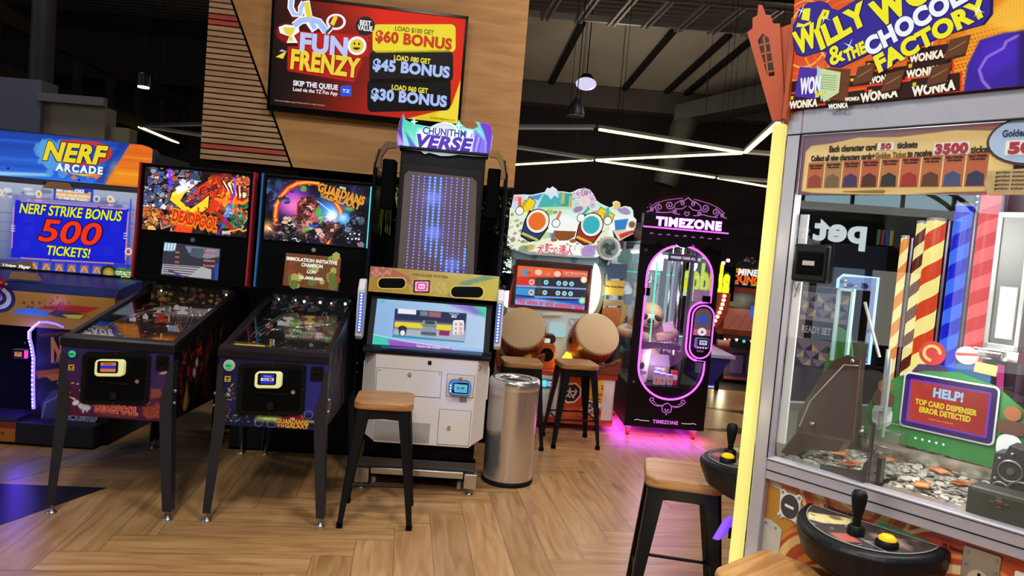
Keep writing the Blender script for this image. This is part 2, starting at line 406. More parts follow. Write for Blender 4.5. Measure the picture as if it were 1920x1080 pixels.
# ---- floor: one sheet of herringbone vinyl planks, inlays cut in where the dark and grey pieces lie
def make_floor():
 W_, n = .2, 6; ang = .15; ca, sa = cos(ang), sin(ang); rnd = random.Random(4)
 vs_, fs, uv, sd, cl = [], [], [], [], []
 x0, x1, y0, y1 = -9.5, 8.5, -3.5, 13.2
 for i in range(-90, 90):
  for j in range(-16, 17):
   for hor in (0, 1):
    a, b = i + j * n, i - j * n
    q = (a, b, a + n, b + 1) if hor else (a, b + 1, a + 1, b + 1 + n)
    q = [k * W_ for k in q]; cx, cy = (q[0] + q[2]) / 2, (q[1] + q[3]) / 2
    wx, wy = ca * cx - sa * cy, sa * cx + ca * cy + 3.0
    if not (x0 < wx < x1 and y0 < wy < y1): continue
    k = len(vs_)
    for (px, py) in ((q[0], q[1]), (q[2], q[1]), (q[2], q[3]), (q[0], q[3])):
     vs_.append((ca * px - sa * py, sa * px + ca * py + 3.0, 0))
    fs.append((k, k + 1, k + 2, k + 3)); ru, rv = rnd.uniform(0, 50), rnd.uniform(0, 50); L = n * W_
    if hor: uv += [(ru, rv), (ru + L, rv), (ru + L, rv + W_), (ru, rv + W_)]; sd += [(0, 0), (L, 0), (L, W_), (0, W_)]
    else: uv += [(ru, rv), (ru, rv + W_), (ru + L, rv + W_), (ru + L, rv)]; sd += [(0, 0), (0, W_), (L, W_), (L, 0)]
    c = rnd.random(); cl += [(c, c, c, 1)] * 4
 me = bpy.data.meshes.new('floor'); me.from_pydata(vs_, [], fs)
 for nm, d in (('grain', uv), ('seam', sd)):
  l = me.uv_layers.new(name=nm); l.data.foreach_set('uv', np.array(d, float).ravel())
 ca_ = me.color_attributes.new('tone', 'FLOAT_COLOR', 'CORNER'); ca_.data.foreach_set('color', np.array(cl, float).ravel())
 m = bpy.data.materials.new('oak_vinyl_planks'); m.use_nodes = True; nt = m.node_tree; b = nt.nodes['Principled BSDF']; N = nt.nodes.new; K = nt.links.new
 u1 = N('ShaderNodeUVMap'); u1.uv_map = 'grain'; u2 = N('ShaderNodeUVMap'); u2.uv_map = 'seam'
 mp = N('ShaderNodeMapping'); mp.inputs['Scale'].default_value = (1.0, 9.0, 1)
 nz = N('ShaderNodeTexNoise'); nz.inputs['Scale'].default_value = 2.2; nz.inputs['Detail'].default_value = 7; nz.inputs['Distortion'].default_value = .9
 K(u1.outputs[0], mp.inputs[0]); K(mp.outputs[0], nz.inputs['Vector'])
 cr = N('ShaderNodeValToRGB'); e = cr.color_ramp.elements; e[0].position = .28; e[0].color = (*lin('936c42'), 1); e[1].position = .75; e[1].color = (*lin('c39868'), 1)
 e2 = cr.color_ramp.elements.new(.5); e2.color = (*lin('ae8454'), 1)
 K(nz.outputs[0], cr.inputs[0])
 at = N('ShaderNodeAttribute'); at.attribute_name = 'tone'; mr = N('ShaderNodeMapRange'); mr.inputs[3].default_value = .9; mr.inputs[4].default_value = 1.07
 K(at.outputs['Fac'], mr.inputs[0])
 hs = N('ShaderNodeHueSaturation'); K(mr.outputs[0], hs.inputs['Value']); K(cr.outputs[0], hs.inputs['Color'])
 # knots
 vo = N('ShaderNodeTexVoronoi'); vo.inputs['Scale'].default_value = 1.6; K(u1.outputs[0], vo.inputs['Vector'])
 kr = N('ShaderNodeValToRGB'); kr.color_ramp.elements[0].position = .015; kr.color_ramp.elements[0].color = (.35, .3, .25, 1); kr.color_ramp.elements[1].position = .06; kr.color_ramp.elements[1].color = (1, 1, 1, 1)
 K(vo.outputs['Distance'], kr.inputs[0])
 mk = N('ShaderNodeMix'); mk.data_type = 'RGBA'; mk.blend_type = 'MULTIPLY'; mk.inputs[0].default_value = 1; K(hs.outputs[0], mk.inputs[6]); K(kr.outputs[0], mk.inputs[7])
 # seams
 sx = N('ShaderNodeSeparateXYZ'); K(u2.outputs[0], sx.inputs[0])
 def mth(op, a, bb):
  o = N('ShaderNodeMath'); o.operation = op
  for q, v in ((0, a), (1, bb)):
   if hasattr(v, 'node'): K(v, o.inputs[q])
   else: o.inputs[q].default_value = v
  return o.outputs[0]
 dv = mth('MINIMUM', sx.outputs[1], mth('SUBTRACT', W_, sx.outputs[1])); du = mth('MINIMUM', sx.outputs[0], mth('SUBTRACT', n * W_, sx.outputs[0]))
 d = mth('MINIMUM', dv, du); ss = N('ShaderNodeMapRange'); ss.inputs[1].default_value = 0; ss.inputs[2].default_value = .0045; ss.inputs[3].default_value = .45; ss.inputs[4].default_value = 1
 K(d, ss.inputs[0])
 ms = N('ShaderNodeMix'); ms.data_type = 'RGBA'; ms.blend_type = 'MULTIPLY'; ms.inputs[0].default_value = 1; K(mk.outputs[2], ms.inputs[6]); K(ss.outputs[0], ms.inputs[7])
 K(ms.outputs[2], b.inputs['Base Color'])
 rr = N('ShaderNodeMapRange'); rr.inputs[3].default_value = .22; rr.inputs[4].default_value = .42; K(nz.outputs[0], rr.inputs[0]); K(rr.outputs[0], b.inputs['Roughness'])
 b.inputs['Specular IOR Level'].default_value = .45
 return struct(link('floor', me, None, [m]))
make_floor()
def inlay(name, pts, m, z):
 g = G(); n = len(pts); g.prism(pts, 'xy', z - .0015, z); return struct(g.build(name, m))
inlay('floor_inlay', [(-2.477, 3.519), (-2.289, 4.132), (-3.3, 4.0), (-4.4, 3.9), (-4.2, 3.1)], mat('dark_speckled_vinyl', '121218', .3, 0, .5, 220), .002)
inlay('floor_inlay', [(-2.95, 3.95), (-2.42, 4.95), (-2.30, 5.85), (-2.62, 6.1), (-2.62, 5.1), (-3.35, 3.95)], wood_mat('grey_vinyl_strip', '7d6a5c', '9a8878', 'Y', 3, .3), .0018)
inlay('floor_inlay', [(2.0, 6.95), (3.4, 6.6), (4.4, 6.9), (2.6, 7.2)], mat('charcoal_tile', '2a2526', .4, 0, .3, 60), .002)
inlay('floor_inlay', [(2.2, 8.05), (4.0, 7.2), (4.5, 7.9)], mat('charcoal_tile', '2a2526'), .0022)
inlay('floor_inlay', [(1.6, 9.3), (8, 9.3), (8, 13), (1.6, 13)], mat('dark_carpet', '161013', .9, 0, .4, 90), .0015)

DARKWALL = mat('near_black_wall_paint', '251d1f', .85, 0, .12, 2)
def wall(name, x0, x1, y0, y1, z0, z1, m): g = G(); g.box(x0, x1, y0, y1, z0, z1); return struct(g.build(name, m))
wall('wall_back', -10, 9, 13.2, 13.4, 0, 5.3, DARKWALL)
wall('wall_right', 8.6, 8.8, -3.5, 13.2, 0, 5.3, DARKWALL)
# roof deck: corrugated dark sheet
def roof():
 g = G(); pts = []; y = 2.0
 while y < 13.3:
  pts += [(y, 5.30), (y + .07, 5.30), (y + .09, 5.25), (y + .16, 5.25)]; y += .18
 m_ = pts + [(13.3, 5.4), (2.0, 5.4)]
 for a, b in zip(pts[:-1], pts[1:]): g.quad((-10, a[0], a[1]), (9, a[0], a[1]), (9, b[0], b[1]), (-10, b[0], b[1]))
 g.box(-10, 9, 2.0, 13.3, 5.36, 5.4)
 return struct(g.build('ceiling', mat('dark_roof_deck', '4c433e', .75, .1, .2, 3)))
roof()
# pale insulated soffit sloping down to the back wall, with dark purlins across it
g = G(); g.hexa([(-.9, 13.2, 4.55), (5.2, 13.2, 4.55), (5.2, 11.1, 5.2), (-.9, 11.1, 5.2), (-.9, 13.2, 4.62), (5.2, 13.2, 4.62), (5.2, 11.1, 5.27), (-.9, 11.1, 5.27)])
struct(g.build('ceiling_soffit', mat('stained_insulation_board', '9c9286', .85, 0, .35, 1.2, .4)))
def purlin(x, dx):
 g = G(); g.hexa([(x, 12.84, 4.58), (x + .09, 12.84, 4.58), (x + dx + .09, 11.1, 5.12), (x + dx, 11.1, 5.12), (x, 12.84, 4.65), (x + .09, 12.84, 4.65), (x + dx + .09, 11.1, 5.19), (x + dx, 11.1, 5.19)])
 return g.build('purlin', mat('dark_purlin_paint', '1d1a1a', .6))
for i, (x, dx, lb) in enumerate(((.35, .35, 'leftmost dark purlin running under the pale ceiling board'), (1.65, .45, 'second dark purlin from the left under the pale ceiling board'), (2.4, .55, 'third dark purlin from the left, beside the ceiling duct'), (2.75, .6, 'rightmost dark purlin under the pale ceiling board'))):
 tag(purlin(x, dx), lb, 'roof beam', 'purlins under the ceiling board')
# concrete-grey beam along the top of the back wall
g = G(); g.box(-1.2, 5.5, 12.85, 13.2, 4.25, 4.62); struct(g.build('wall_beam', mat('dusty_beam', '4c443f', .85, 0, .25, 3)))
# ventilation duct and its flexible drop
t = thing('air_duct', 'dusty grey ventilation duct dropping from the ceiling at the back right', 'duct', (0, 0, 0))
DUCT = mat('dusty_duct', '46403a', .6, .2, .25, 4)
g = G(); g.hexa([(2.5, 12.3, 4.02), (2.95, 12.6, 4.02), (5.4, 11.3, 4.55), (5.1, 10.9, 4.55), (2.5, 12.3, 4.3), (2.95, 12.6, 4.3), (5.4, 11.3, 4.95), (5.1, 10.9, 4.95)]); g.build('duct_body', DUCT, t, .02)
g = G(); g.tube([(2.75, 12.4, 4.1)] + [(2.72 - .03 * k, 12.4, 4.05 - .14 * k) for k in range(1, 9)], [.2 + .02 * (k % 2) for k in range(9)], 14); g.build('flexible_hose', DUCT, t)
for x, y in ((3.0, 12.2), (4.9, 11.3)): g = G(); g.cyl((x, y, 4.3), (x, y, 5.3), .012, n=6); g.build('hanger_rod', DUCT, t)
# cable tray: two rails and rungs
t = thing('cable_tray', 'long steel cable tray with rungs hung across the right ceiling', 'cable tray', (0, 0, 0))
RAIL = mat('galvanised_rail', 'a9a7aa', .4, .6)
g = G(); g.box(-.6, 5.2, 9.30, 9.34, 4.60, 4.68); g.build('rail', RAIL, t)
g = G(); g.box(-.6, 5.2, 9.0, 9.02, 4.82, 4.86); g.build('rail', RAIL, t)
for k in range(13):
 x = -.35 + .43 * k; g = G()
 for dx in (0, .07): g.hexa([(x + dx, 9.36, 4.57), (x + dx + .03, 9.36, 4.57), (x + dx + .2, 8.55, 4.66), (x + dx + .17, 8.55, 4.66), (x + dx, 9.36, 4.6), (x + dx + .03, 9.36, 4.6), (x + dx + .2, 8.55, 4.69), (x + dx + .17, 8.55, 4.69)])
 g.build('rung', mat('rung_steel', '77716d', .5, .4), t)
t = thing('roof_truss', 'dark steel truss crossing the roof above the cable tray', 'truss', (0, 0, 0))
TR = mat('dark_truss', '2c2726', .6, .2)
g = G(); g.box(-1, 6, 8.35, 8.43, 4.68, 4.76); g.build('lower_chord', TR, t)
g = G(); g.box(-1, 6, 8.35, 8.43, 5.1, 5.16); g.build('upper_chord', TR, t)
g = G()
for k in range(14): g.cyl((-.9 + .5 * k, 8.39, 4.72), (-.65 + .5 * k, 8.39, 5.12), .016, n=6); g.cyl((-.65 + .5 * k, 8.39, 5.12), (-.4 + .5 * k, 8.39, 4.72), .016, n=6)
g.build('web', TR, t)
# left side: dim mezzanine truss, column, pale block
t = thing('gallery_truss', 'dark timber and steel gallery truss sloping across the upper left', 'truss', (0, 0, 0))
TT = mat('dark_timber', '1f1815', .8, 0, .3, 3)
A_, B_ = Vector((-6.3, 7.6, 3.35)), Vector((-6.2, 13, 3.2))
for dz, nm in ((.42, 'upper_chord'), (-.25, 'lower_chord')):
 g = G(); a, b = A_ + Vector((0, 0, dz)), B_ + Vector((0, 0, dz)); g.hexa([(a.x, a.y, a.z), (a.x + .12, a.y, a.z), (b.x + .12, b.y, b.z), (b.x, b.y, b.z), (a.x, a.y, a.z + .2), (a.x + .12, a.y, a.z + .2), (b.x + .12, b.y, b.z + .2), (b.x, b.y, b.z + .2)]); g.build(nm, TT, t)
for k in range(8):
 p = A_.lerp(B_, k / 7); g = G(); g.box(p.x + .02, p.x + .1, p.y - .05, p.y + .05, p.z - .2, p.z + .5); g.build('post', TT, t)
g = G(); g.cyl((-5.0, 7.4, 2.6), (-5.0, 7.4, 5.3), .11, n=18); struct(g.build('column', mat('dark_column', '262224', .6, .2)))
wall('wall_block', -9.5, -4.72, 7.0, 7.25, 0, 2.86, mat('slate_blue_paint', '4a4a5c', .8))
wall('wall_block_side', -4.72, -4.12, 7.06, 7.25, 0, 2.66, mat('cream_paint', '6d6152', .8))
wall('wall_block_side', -4.12, -3.9, 7.1, 7.25, 0, 2.48, mat('cream_paint', '6d6152', .8))
wall('trim_1', -4.75, -4.1, 6.98, 7.05, 2.66, 2.74, mat('grey_trim', '565052', .7))
g = G(); g.box(-9, -2.4, 12.2, 12.9, 3.9, 4.7); g.build('bulk', mat('dim_duct', '1c191a', .8)); bpy.context.scene.objects['bulk'].name = 'ceiling_duct'
tag(bpy.data.objects['ceiling_duct'], 'long dark box duct high along the back left of the hall', 'duct')

# ---- plywood bulkhead with timber slats, carried above a planted partition
BZ = .115
bk = bpy.data.objects.new('wall_bulkhead', None); COL.objects.link(bk); bk.location = (-1, 5.4, 0); bk.rotation_euler = (0, 0, BZ); struct(bk)
PLY = wood_mat('honey_plywood', 'b0783a', 'cb934e', 'X', 2.2, .5, 7)
SLAT = wood_mat('timber_slat', 'a67c55', 'c39a72', 'X', 4, .55, 10)
REDS = wood_mat('red_slat', 'a83a2c', 'c24a38', 'X', 4, .5, 10)
DARKGAP = mat('black_backing', '0a0807', .9)
zb, zt = 2.075, 4.5
dx = lambda z: -.69 - (z - 2.03) * .435       # the raking edge between slats and plywood
g = G(); g.box(-1.36, .955, .015, .30, zb, zt); g.build('backing', DARKGAP, bk)
g = G(); g.prism([(dx(zb) + .012, zb), (.955, zb), (.955, zt), (dx(zt) + .012, zt)], 'xz', -.004, .02); g.build('plywood_sheet', PLY, bk)
g = G(); g.box(.935, .955, -.002, .3, zb, zt); g.build('end_panel', PLY, bk)
k = 0; z = zb; gs = G(); gr = G()
while z < zt:
 h = .0305; (gr if k in (2, 24, 25) else gs).prism([(-1.36, z), (dx(z) - .006, z), (dx(z + h) - .006, z + h), (-1.36, z + h)], 'xz', -.006, .02); z += .0405; k += 1
gs.build('slat_panel', SLAT, bk); gr.build('red_slat', REDS, bk)
# dark partition under it
pt = bpy.data.objects.new('wall_partition', None); COL.objects.link(pt); pt.location = (-1, 5.4, 0); pt.rotation_euler = (0, 0, BZ); struct(pt)
g = G(); g.box(-.7, .95, .28, .34, 0, 2.08); g.build('panel', BLACKM, pt)
g = G(); g.box(-1.05, -.05, 5.20, 5.46, 1.27, 1.29); struct(g.build('trim_2', BLACKM))
g = G(); g.box(-1.2, .2, .12, .27, .05, 2.02)
struct(g.build('wall_lining', mat('dark_lining', '14100d', .8), pt))

# ---- television
def make_tv():
 t = thing('wall_television', 'large black wall television showing a red and yellow bonus advert', 'television', (-1, 5.4, 0), BZ)
 w, h = 1.40, .82; tilt = .06
 U = Vector((1, 0, 0)); W = Vector((0, -sin(tilt), cos(tilt))); O = Vector((-.895, -.075, 2.46))
 N = U.cross(W)
 def bx(g, x0, x1, y0, y1, d0, d1): g.hexa([O + U * x + W * y + N * d for d, (x, y) in [(d0, p) for p in ((x0, y0), (x1, y0), (x1, y1), (x0, y1))] + [(d1, p) for p in ((x0, y0), (x1, y0), (x1, y1), (x0, y1))]])
 g = G(); bx(g, 0, w, 0, h, -.05, 0); g.build('housing', BLACK, t, .004)
 g = G(); b = .02
 bx(g, 0, w, 0, .042, 0, .012); bx(g, 0, w, h - b, h, 0, .012); bx(g, 0, b, 0, h, 0, .012); bx(g, w - b, w, 0, h, 0, .012); g.build('bezel', BLACKG, t, .002)
 g = G(); g.box(-.45, .1, -.02, .02, 2.6, 3.0); g.build('wall_bracket', BLACKM, t)
 P = Panel(t, O + U * b + W * .042 + N * .002, U, W, w - 2 * b, h - .042 - b, [(75, -45), (1540, 130), (1475, 955), (38, 775)])
 c = P.canvas(300, 'c8210f'); c.grad((60, 600), '1c0603', (900, 620), 'd8260e')
 c.ell((250, 640), 600, 330, '0c0404', .8, 320); c.ell((900, 850), 420, 200, 'cf2010', .6, 200)
 c.poly([(1070, 905), (1420, 830), (1500, 610), (1480, 960)], 'e0c81e'); c.poly([(1300, 880), (1440, 800), (1500, 610), (1480, 960)], 'f0d83a')
 red = 'b81a10'
 for q, r in (((165, 235), 85), ((250, 90), 60), ((520, 170), 80)): c.ell(q, r, r * .85, 'a51408', .8, 10)
 c.poly([(240, 235), (640, 260), (760, 270), (765, 400), (640, 430), (720, 450), (660, 600), (180, 510), (180, 350), (260, 350)], red, 1, 3, 14)
 P.art('screen', c, EMIT)
 # white-edged icons
 wh, bl, ye, dk = lit('f4f4f8'), lit('a9c0f4'), lit('e8d23c'), lit('1a1416')
 P.plate('icon_outline', rrect(810, 170, 1460, 390, 40), lit('ead62c'), .0008, .0006)  # yellow card
 P.plate('offer_card', rrect(785, 375, 1440, 625, 45), lit('120c0a'), .0008, .0006); P.plate('offer_card', rrect(770, 592, 1422, 848, 45), lit('080606'), .0008, .0006)
 P.plate('badge', ellipse(752, 182, 74), dk, .0016, .0006)
 P.text('BEST', (755, 160), 36, wh, 84, .003, .03); P.text('VALUE', (752, 200), 36, wh, 112, .003, .03)
 P.text('LOAD $100 GET', (1135, 222), 40, lit('1c1408'), 300, .003, .01)
 P.text('$60 BONUS', (1130, 300), 92, lit('c23a10'), 585, .003, .05)
 P.text('LOAD $80 GET', (1118, 448), 44, lit('f0e24a'), 282, .003, .03); P.text('$45 BONUS', (1112, 520), 92, bl, 590, .003, .05)
 P.text('LOAD $60 GET', (1100, 678), 44, lit('f0e24a'), 282, .003, .03); P.text('$30 BONUS', (1095, 748), 92, bl, 585, .003, .05)
 P.text('FUN', (440, 325), 128, lit('b9c6f6'), 345, .003, .05, outline=lit('b01408'), ow=.05)
 P.text('FRENZY', (450, 470), 135, ye, 510, .003, .045, outline=lit('8a0f06'), ow=.05, rot=-.03)
 P.plate('smiley', ellipse(690, 335, 72), wh, .003, .0006); P.plate('smiley_face', ellipse(690, 335, 52), lit('e6c832'), .0038, .0005)
 for q in ((672, 318), (706, 322)): P.plate('smiley_eye', ellipse(q[0], q[1], 7, 10, 12), dk, .0046, .0004)
 P.plate('smiley_mouth', ellipse(688, 345, 28, 22, 16, 0.2, PI - .1), dk, .0046, .0004)
 # trophy, paddle and bent-arm icons
 P.plate('trophy_outline', [(100, 190), (150, 170), (250, 180), (255, 225), (215, 255), (245, 310), (160, 310), (180, 260), (112, 235)], wh, .002, .0005)
 P.plate('trophy', [(132, 190), (225, 195), (205, 245), (190, 255), (215, 295), (172, 295), (182, 255), (150, 240)], ye, .003, .0005)
 def stroke(nm, pts, w, m, off):
  L = []; R = []
  for i, p in enumerate(pts):
   a, b_ = pts[max(i - 1, 0)], pts[min(i + 1, len(pts) - 1)]; d = math.hypot(b_[0] - a[0], b_[1] - a[1]); nx, ny = -(b_[1] - a[1]) / d * w / 2, (b_[0] - a[0]) / d * w / 2
   L.append((p[0] + nx, p[1] + ny)); R.append((p[0] - nx, p[1] - ny))
  P.plate(nm, L + R[::-1], m, off, .0005)
 arc1 = [(195, -30), (190, 40), (215, 90), (262, 95), (268, 40), (290, 0)]
 stroke('icon_stroke', arc1, 50, wh, .002); stroke('icon_stroke', arc1, 26, bl, .003)
 arc2 = [(215, 180), (265, 140), (330, 130), (400, 150), (455, 225)]
 stroke('icon_stroke', arc2, 60, wh, .0022); stroke('icon_stroke', arc2, 42, bl, .0032)
 stroke('icon_stroke', [(300, -10), (330, 150), (375, 215)], 60, wh, .0024); stroke('icon_stroke', [(305, 0), (330, 120)], 38, ye, .0036); stroke('icon_stroke', [(330, 120), (372, 205)], 34, bl, .0034)
 P.plate('paddle_outline', ellipse(530, 150, 74, 62), wh, .002, .0005); P.plate('paddle', ellipse(530, 150, 56, 46), lit('7a120c'), .003, .0005); P.plate('paddle_stripe', [(485, 165), (515, 105), (545, 112), (515, 182)], ye, .0038, .0004)
 stroke('icon_stroke', [(450, 245), (500, 190)], 38, wh, .0026); stroke('icon_stroke', [(455, 240), (500, 190)], 20, lit('404048'), .0036)
 P.plate('plane_icon', [(80, 415), (160, 370), (135, 430)], ye, .002, .0005); P.plate('plane_icon', [(105, 375), (125, 358), (160, 375)], bl, .002, .0005)
 P.text('SKIP THE QUEUE', (378, 638), 44, lit('e8e8f4'), 338, .003, .04); P.text('Load via the TZ Fun App', (376, 685), 36, lit('e8e8f4'), 338, .003, .02)
 P.plate('app_icon', rrect(565, 640, 650, 722, 16), lit('2450d8'), .002, .0006); P.text('TZ', (608, 682), 22, lit('c8d8ff'), 56, .003, .04)
 P.text('Terms and conditions apply. Must be loaded in a single transaction.', (262, 768), 14, lit('c8a8a0'), 385, .003, .0)
 P.text('timezonegames.com', (1357, 915), 20, lit('5a4408'), 200, .003, .01)
 return t
make_tv()

# ---- linear LED tubes in a zigzag under the ceiling
TUBE = glow('warm_led_tube', 'fff09c', 4.0); TUBEOFF = mat('unlit_grey_tube', 'a9a39a', .5)
def led_tube(a, b, on, label):
 t = thing('led_tube', label, 'ceiling light', a, 0, 'linear tubes of the zigzag ceiling light')
 d = Vector(b) - Vector(a); L = d.length; d.normalize(); s_ = Vector((-d.y, d.x, 0)).normalized(); r = .022
 def bar(g, k, z0, z1, w):
  p, q = d * k, d * (L - k); g.hexa([p - s_ * w + Vector((0, 0, z0)), q - s_ * w + Vector((0, 0, z0)), q + s_ * w + Vector((0, 0, z0)), p + s_ * w + Vector((0, 0, z0)),
    p - s_ * w + Vector((0, 0, z1)), q - s_ * w + Vector((0, 0, z1)), q + s_ * w + Vector((0, 0, z1)), p + s_ * w + Vector((0, 0, z1))])
 g = G(); bar(g, .02, .0, .035, .022); g.build('housing', mat('tube_housing', '5a5550', .5), t)
 g = G(); bar(g, .04, -.022, 0.0, .022); g.build('diffuser', TUBE if on else TUBEOFF, t)
 for k in (.15, .85): g = G(); p = d * (L * k); g.cyl(p + Vector((0, 0, .03)), p + Vector((0, 0, 2.25)), .003, n=5); g.build('hanging_wire', BLACKM, t)
N1, N2, N3, N4 = (.771, 7.862, 3), (2.65, 8.65, 3), (1.03, 10.38, 3), (3.05, 11.26, 3)
led_tube(N1, N2, True, 'lit tube from the near joint down right to the bright corner joint')
led_tube(N2, (2.35, 6.72, 3), True, 'lit tube rising from the bright joint toward the orange tower')
led_tube(N3, N2, True, 'lit tube, the middle one of the zigzag, nearly level')
led_tube(N3, N4, True, 'lit tube below the level one, sloping right over the claw cabinet')
led_tube(N4, (4.3, 12.0, 3), True, 'rightmost lit tube, vanishing behind the lit cabinet corner')
led_tube((-.6, 12.3, 3), N3, True, 'lit tube emerging from behind the plywood edge')
led_tube((-1.2, 8.8, 3), N1, False, 'unlit grey tube at the top left of the zigzag')
led_tube((-.9, 9.5, 3), N3, False, 'unlit grey tube just above the lit one by the plywood edge')
led_tube(N2, (4.3, 8.6, 3), False, 'unlit grey tube right of the bright corner joint')
led_tube(N4, (5.0, 11.2, 3), False, 'unlit grey tube above the rightmost lit one')
led_tube((-5.85, 10.9, 3), (-6.15, 13.0, 3), True, 'lit tube on the left, slanting down to the slatted wall')
led_tube((-5.85, 10.9, 3), (-3.3, 9.5, 3), False, 'unlit grey tube on the left, the upper one near the slatted wall')
led_tube((-5.8, 10.95, 3), (-4.2, 12.2, 3), False, 'unlit grey tube on the left, the lower one near the slatted wall')

# ---- pendants
def pendant(loc, top, label, r=.16, on=0., dome=True, disc='fff4e0'):
 t = thing('pendant_lamp', label, 'lamp', loc, 0, 'pendants of the hall')
 g = G(); g.cyl((0, 0, r * 1.9), (0, 0, top - loc[2]), .005, n=6); g.build('cord', BLACKM, t)
 g = G()
 if dome: g.lathe((0, 0, 0), [(r, 0), (r * .97, r * .26), (r * .8, r * .85), (r * .5, r * 1.4), (r * .2, r * 1.75), (r * .16, r * 1.9), (r * .1, r * 2.1)], 28)
 else: g.lathe((0, 0, 0), [(r, 0), (r, r * 2), (r * .9, r * 2.3), (r * .2, r * 2.5)], 24)
 g.build('shade', mat('pendant_black', '141214', .4), t)
 g = G(); g.lathe((0, 0, -.012), [(r * .93, 0), (r * .93, .01)], 24); g.build('lamp_face', glow('pendant_face_%s' % disc, disc, on) if on else mat('pendant_dull', '6f6258', .5), t)
pendant((.475, 7.0, 2.95), 5.3, 'black dome pendant lamp hanging dark behind the zigzag tubes', .092, 0)
pendant((-3.73, 7.0, 2.88), 5.3, 'small black pendant spot, lit, hanging left of the slatted wall', .055, 7., False, 'fff0d8')
pendant((-5.62, 13.0, 4.0), 5.3, 'pendant half hidden by the edge of the slatted wall', .2, .5, True, 'b8c8c0')
t = thing('globe_light', 'round white disc light high before the dark back wall', 'lamp', (.786, 10, 3.97), 0)
g = G(); g.ball((0, 0, 0), (.145, .145, .085), 20); g.build('diffuser', glow('cool_disc', 'd8d4f0', 1.0), t)
g = G(); g.cyl((0, 0, .06), (0, 0, 1.28), .008, n=6); g.lathe((0, 0, .08), [(.1, 0), (.06, .05)], 16); g.build('stem', BLACKM, t)
# ceiling speaker at the very top right
t = thing('ceiling_speaker', 'round dark ceiling speaker at the very top right', 'speaker', (3.02, 7.2, 4.66), 0)
g = G(); g.lathe((0, 0, 0), [(.28, 0), (.3, .03), (.3, .12), (.2, .2)], 28); g.build('body', mat('dark_speaker', '2a2523', .6), t)
g = G(); g.cyl((0, 0, .18), (0, 0, .64), .012, n=6); g.build('hanger', BLACKM, t)
# ================================================================== stools and the bin
STOOLW = wood_mat('stool_elm', '9a6a3c', 'c08d55', 'X', 5, .38, 9)
LEGM = mat('black_powder_coat', '1b1c20', .38, .4)
def make_stool():
 t = thing('bar_stool', '', 'stool', (0, 0, 0))
 g = G(); g.prism(rrect(-.165, -.165, .165, .165, .055), 'xy', .655, .70); g.build('seat', STOOLW, t, .008)
 g = G()
 for a, b in (((-.14, -.14), (.14, -.14)), ((.14, -.14), (.14, .14)), ((.14, .14), (-.14, .14)), ((-.14, .14), (-.14, -.14))):
  dx_, dy_ = b[0] - a[0], b[1] - a[1]; x0, x1 = min(a[0], b[0]) - .004, max(a[0], b[0]) + .004; y0, y1 = min(a[1], b[1]) - .004, max(a[1], b[1]) + .004
  g.box(x0, x1, y0, y1, .605, .655)
 g.build('seat_frame', LEGM, t, .003)
 for sx in (-1, 1):
  for sy in (-1, 1):
   g = G(); R = []
   for z, o, w in ((.655, .150, .036), (.60, .155, .034), (.25, .185, .021), (.035, .203, .015), (0, .205, .017)):
    cx, cy = sx * (o - w), sy * (o - w)
    R.append([(cx + sx * w, cy - sy * w, z), (cx + sx * w, cy + sy * w * .6, z), (cx + sx * w * .6, cy + sy * w, z), (cx - sx * w, cy + sy * w, z), (cx - sx * w * .2, cy - sy * w * .2, z)])
   g.rings(R); l = g.build('leg', LEGM, t)
   g = G(); g.box(sx * .19 - .016, sx * .19 + .016, sy * .19 - .016, sy * .19 + .016, 0, .03); g.build('foot_cap', BLACKM, l)
 for a, b in (((-.17, -.17), (.17, -.17)), ((.17, -.17), (.17, .17)), ((.17, .17), (-.17, .17)), ((-.17, .17), (-.17, -.17))):
  g = G(); g.cyl((a[0], a[1], .235), (b[0], b[1], .235), .008, n=8); g.build('foot_rail', LEGM, t)
 for s_ in (-1, 1):
  g = G(); g.tube([(-.13, -.13 * s_, .60), (0, 0, .575), (.13, .13 * s_, .60)], .008, 6); g.build('cross_brace', LEGM, t)
 return t
st0 = make_stool()
stools = [((-.672, 4.055), .12, 'wooden-topped black stool in front of the white rhythm game cabinet'),
  ((.60, 6.02), .18, 'wooden-topped black stool before the right drum of the drum machine'),
  ((.13, 5.86), .14, 'wooden-topped black stool mostly hidden behind the steel bin'),
  ((.815, 3.08), -.16, 'foreground black stool with wooden seat left of the yellow glowing corner strip'),
  ((.885, 2.06), .72, 'stool at the bottom edge, only its wooden seat showing under the console')]
for i, (p, a, lb) in enumerate(stools):
 o = st0 if i == 0 else copy_tree(st0)
 o.location = (p[0], p[1], 0); o.rotation_euler = (0, 0, a); o['label'] = lb; o['group'] = 'wooden-seated metal stools'

t = thing('waste_bin', 'tall round stainless steel bin with open rim beside the white cabinet', 'bin', (.075, 4.89, 0))
g = G(); g.lathe((0, 0, 0), [(.172, .03), (.172, .66)], 64, cap=False); g.lathe((0, 0, 0), [(.165, .64), (.165, .05)], 64, cap=False); g.build('body', STEEL, t)
g = G(); g.lathe((0, 0, 0), [(.174, 0), (.178, .008), (.178, .03), (.172, .034)], 64); g.build('base_ring', mat('black_rubber', '0f0f10', .6), t)
g = G(); g.lathe((0, 0, 0), [(.172, .655), (.176, .665), (.176, .705), (.168, .722), (.125, .722), (.115, .716), (.112, .66), (.16, .655)], 64, cap=False); g.build('lid_ring', STEEL, t)
g = G(); g.lathe((0, 0, 0), [(.11, .60), (.11, .66)], 48, cap=False); g.lathe((0, 0, 0), [(.005, .60), (.11, .60)], 48, cap=False); g.build('liner', BLACKM, t)

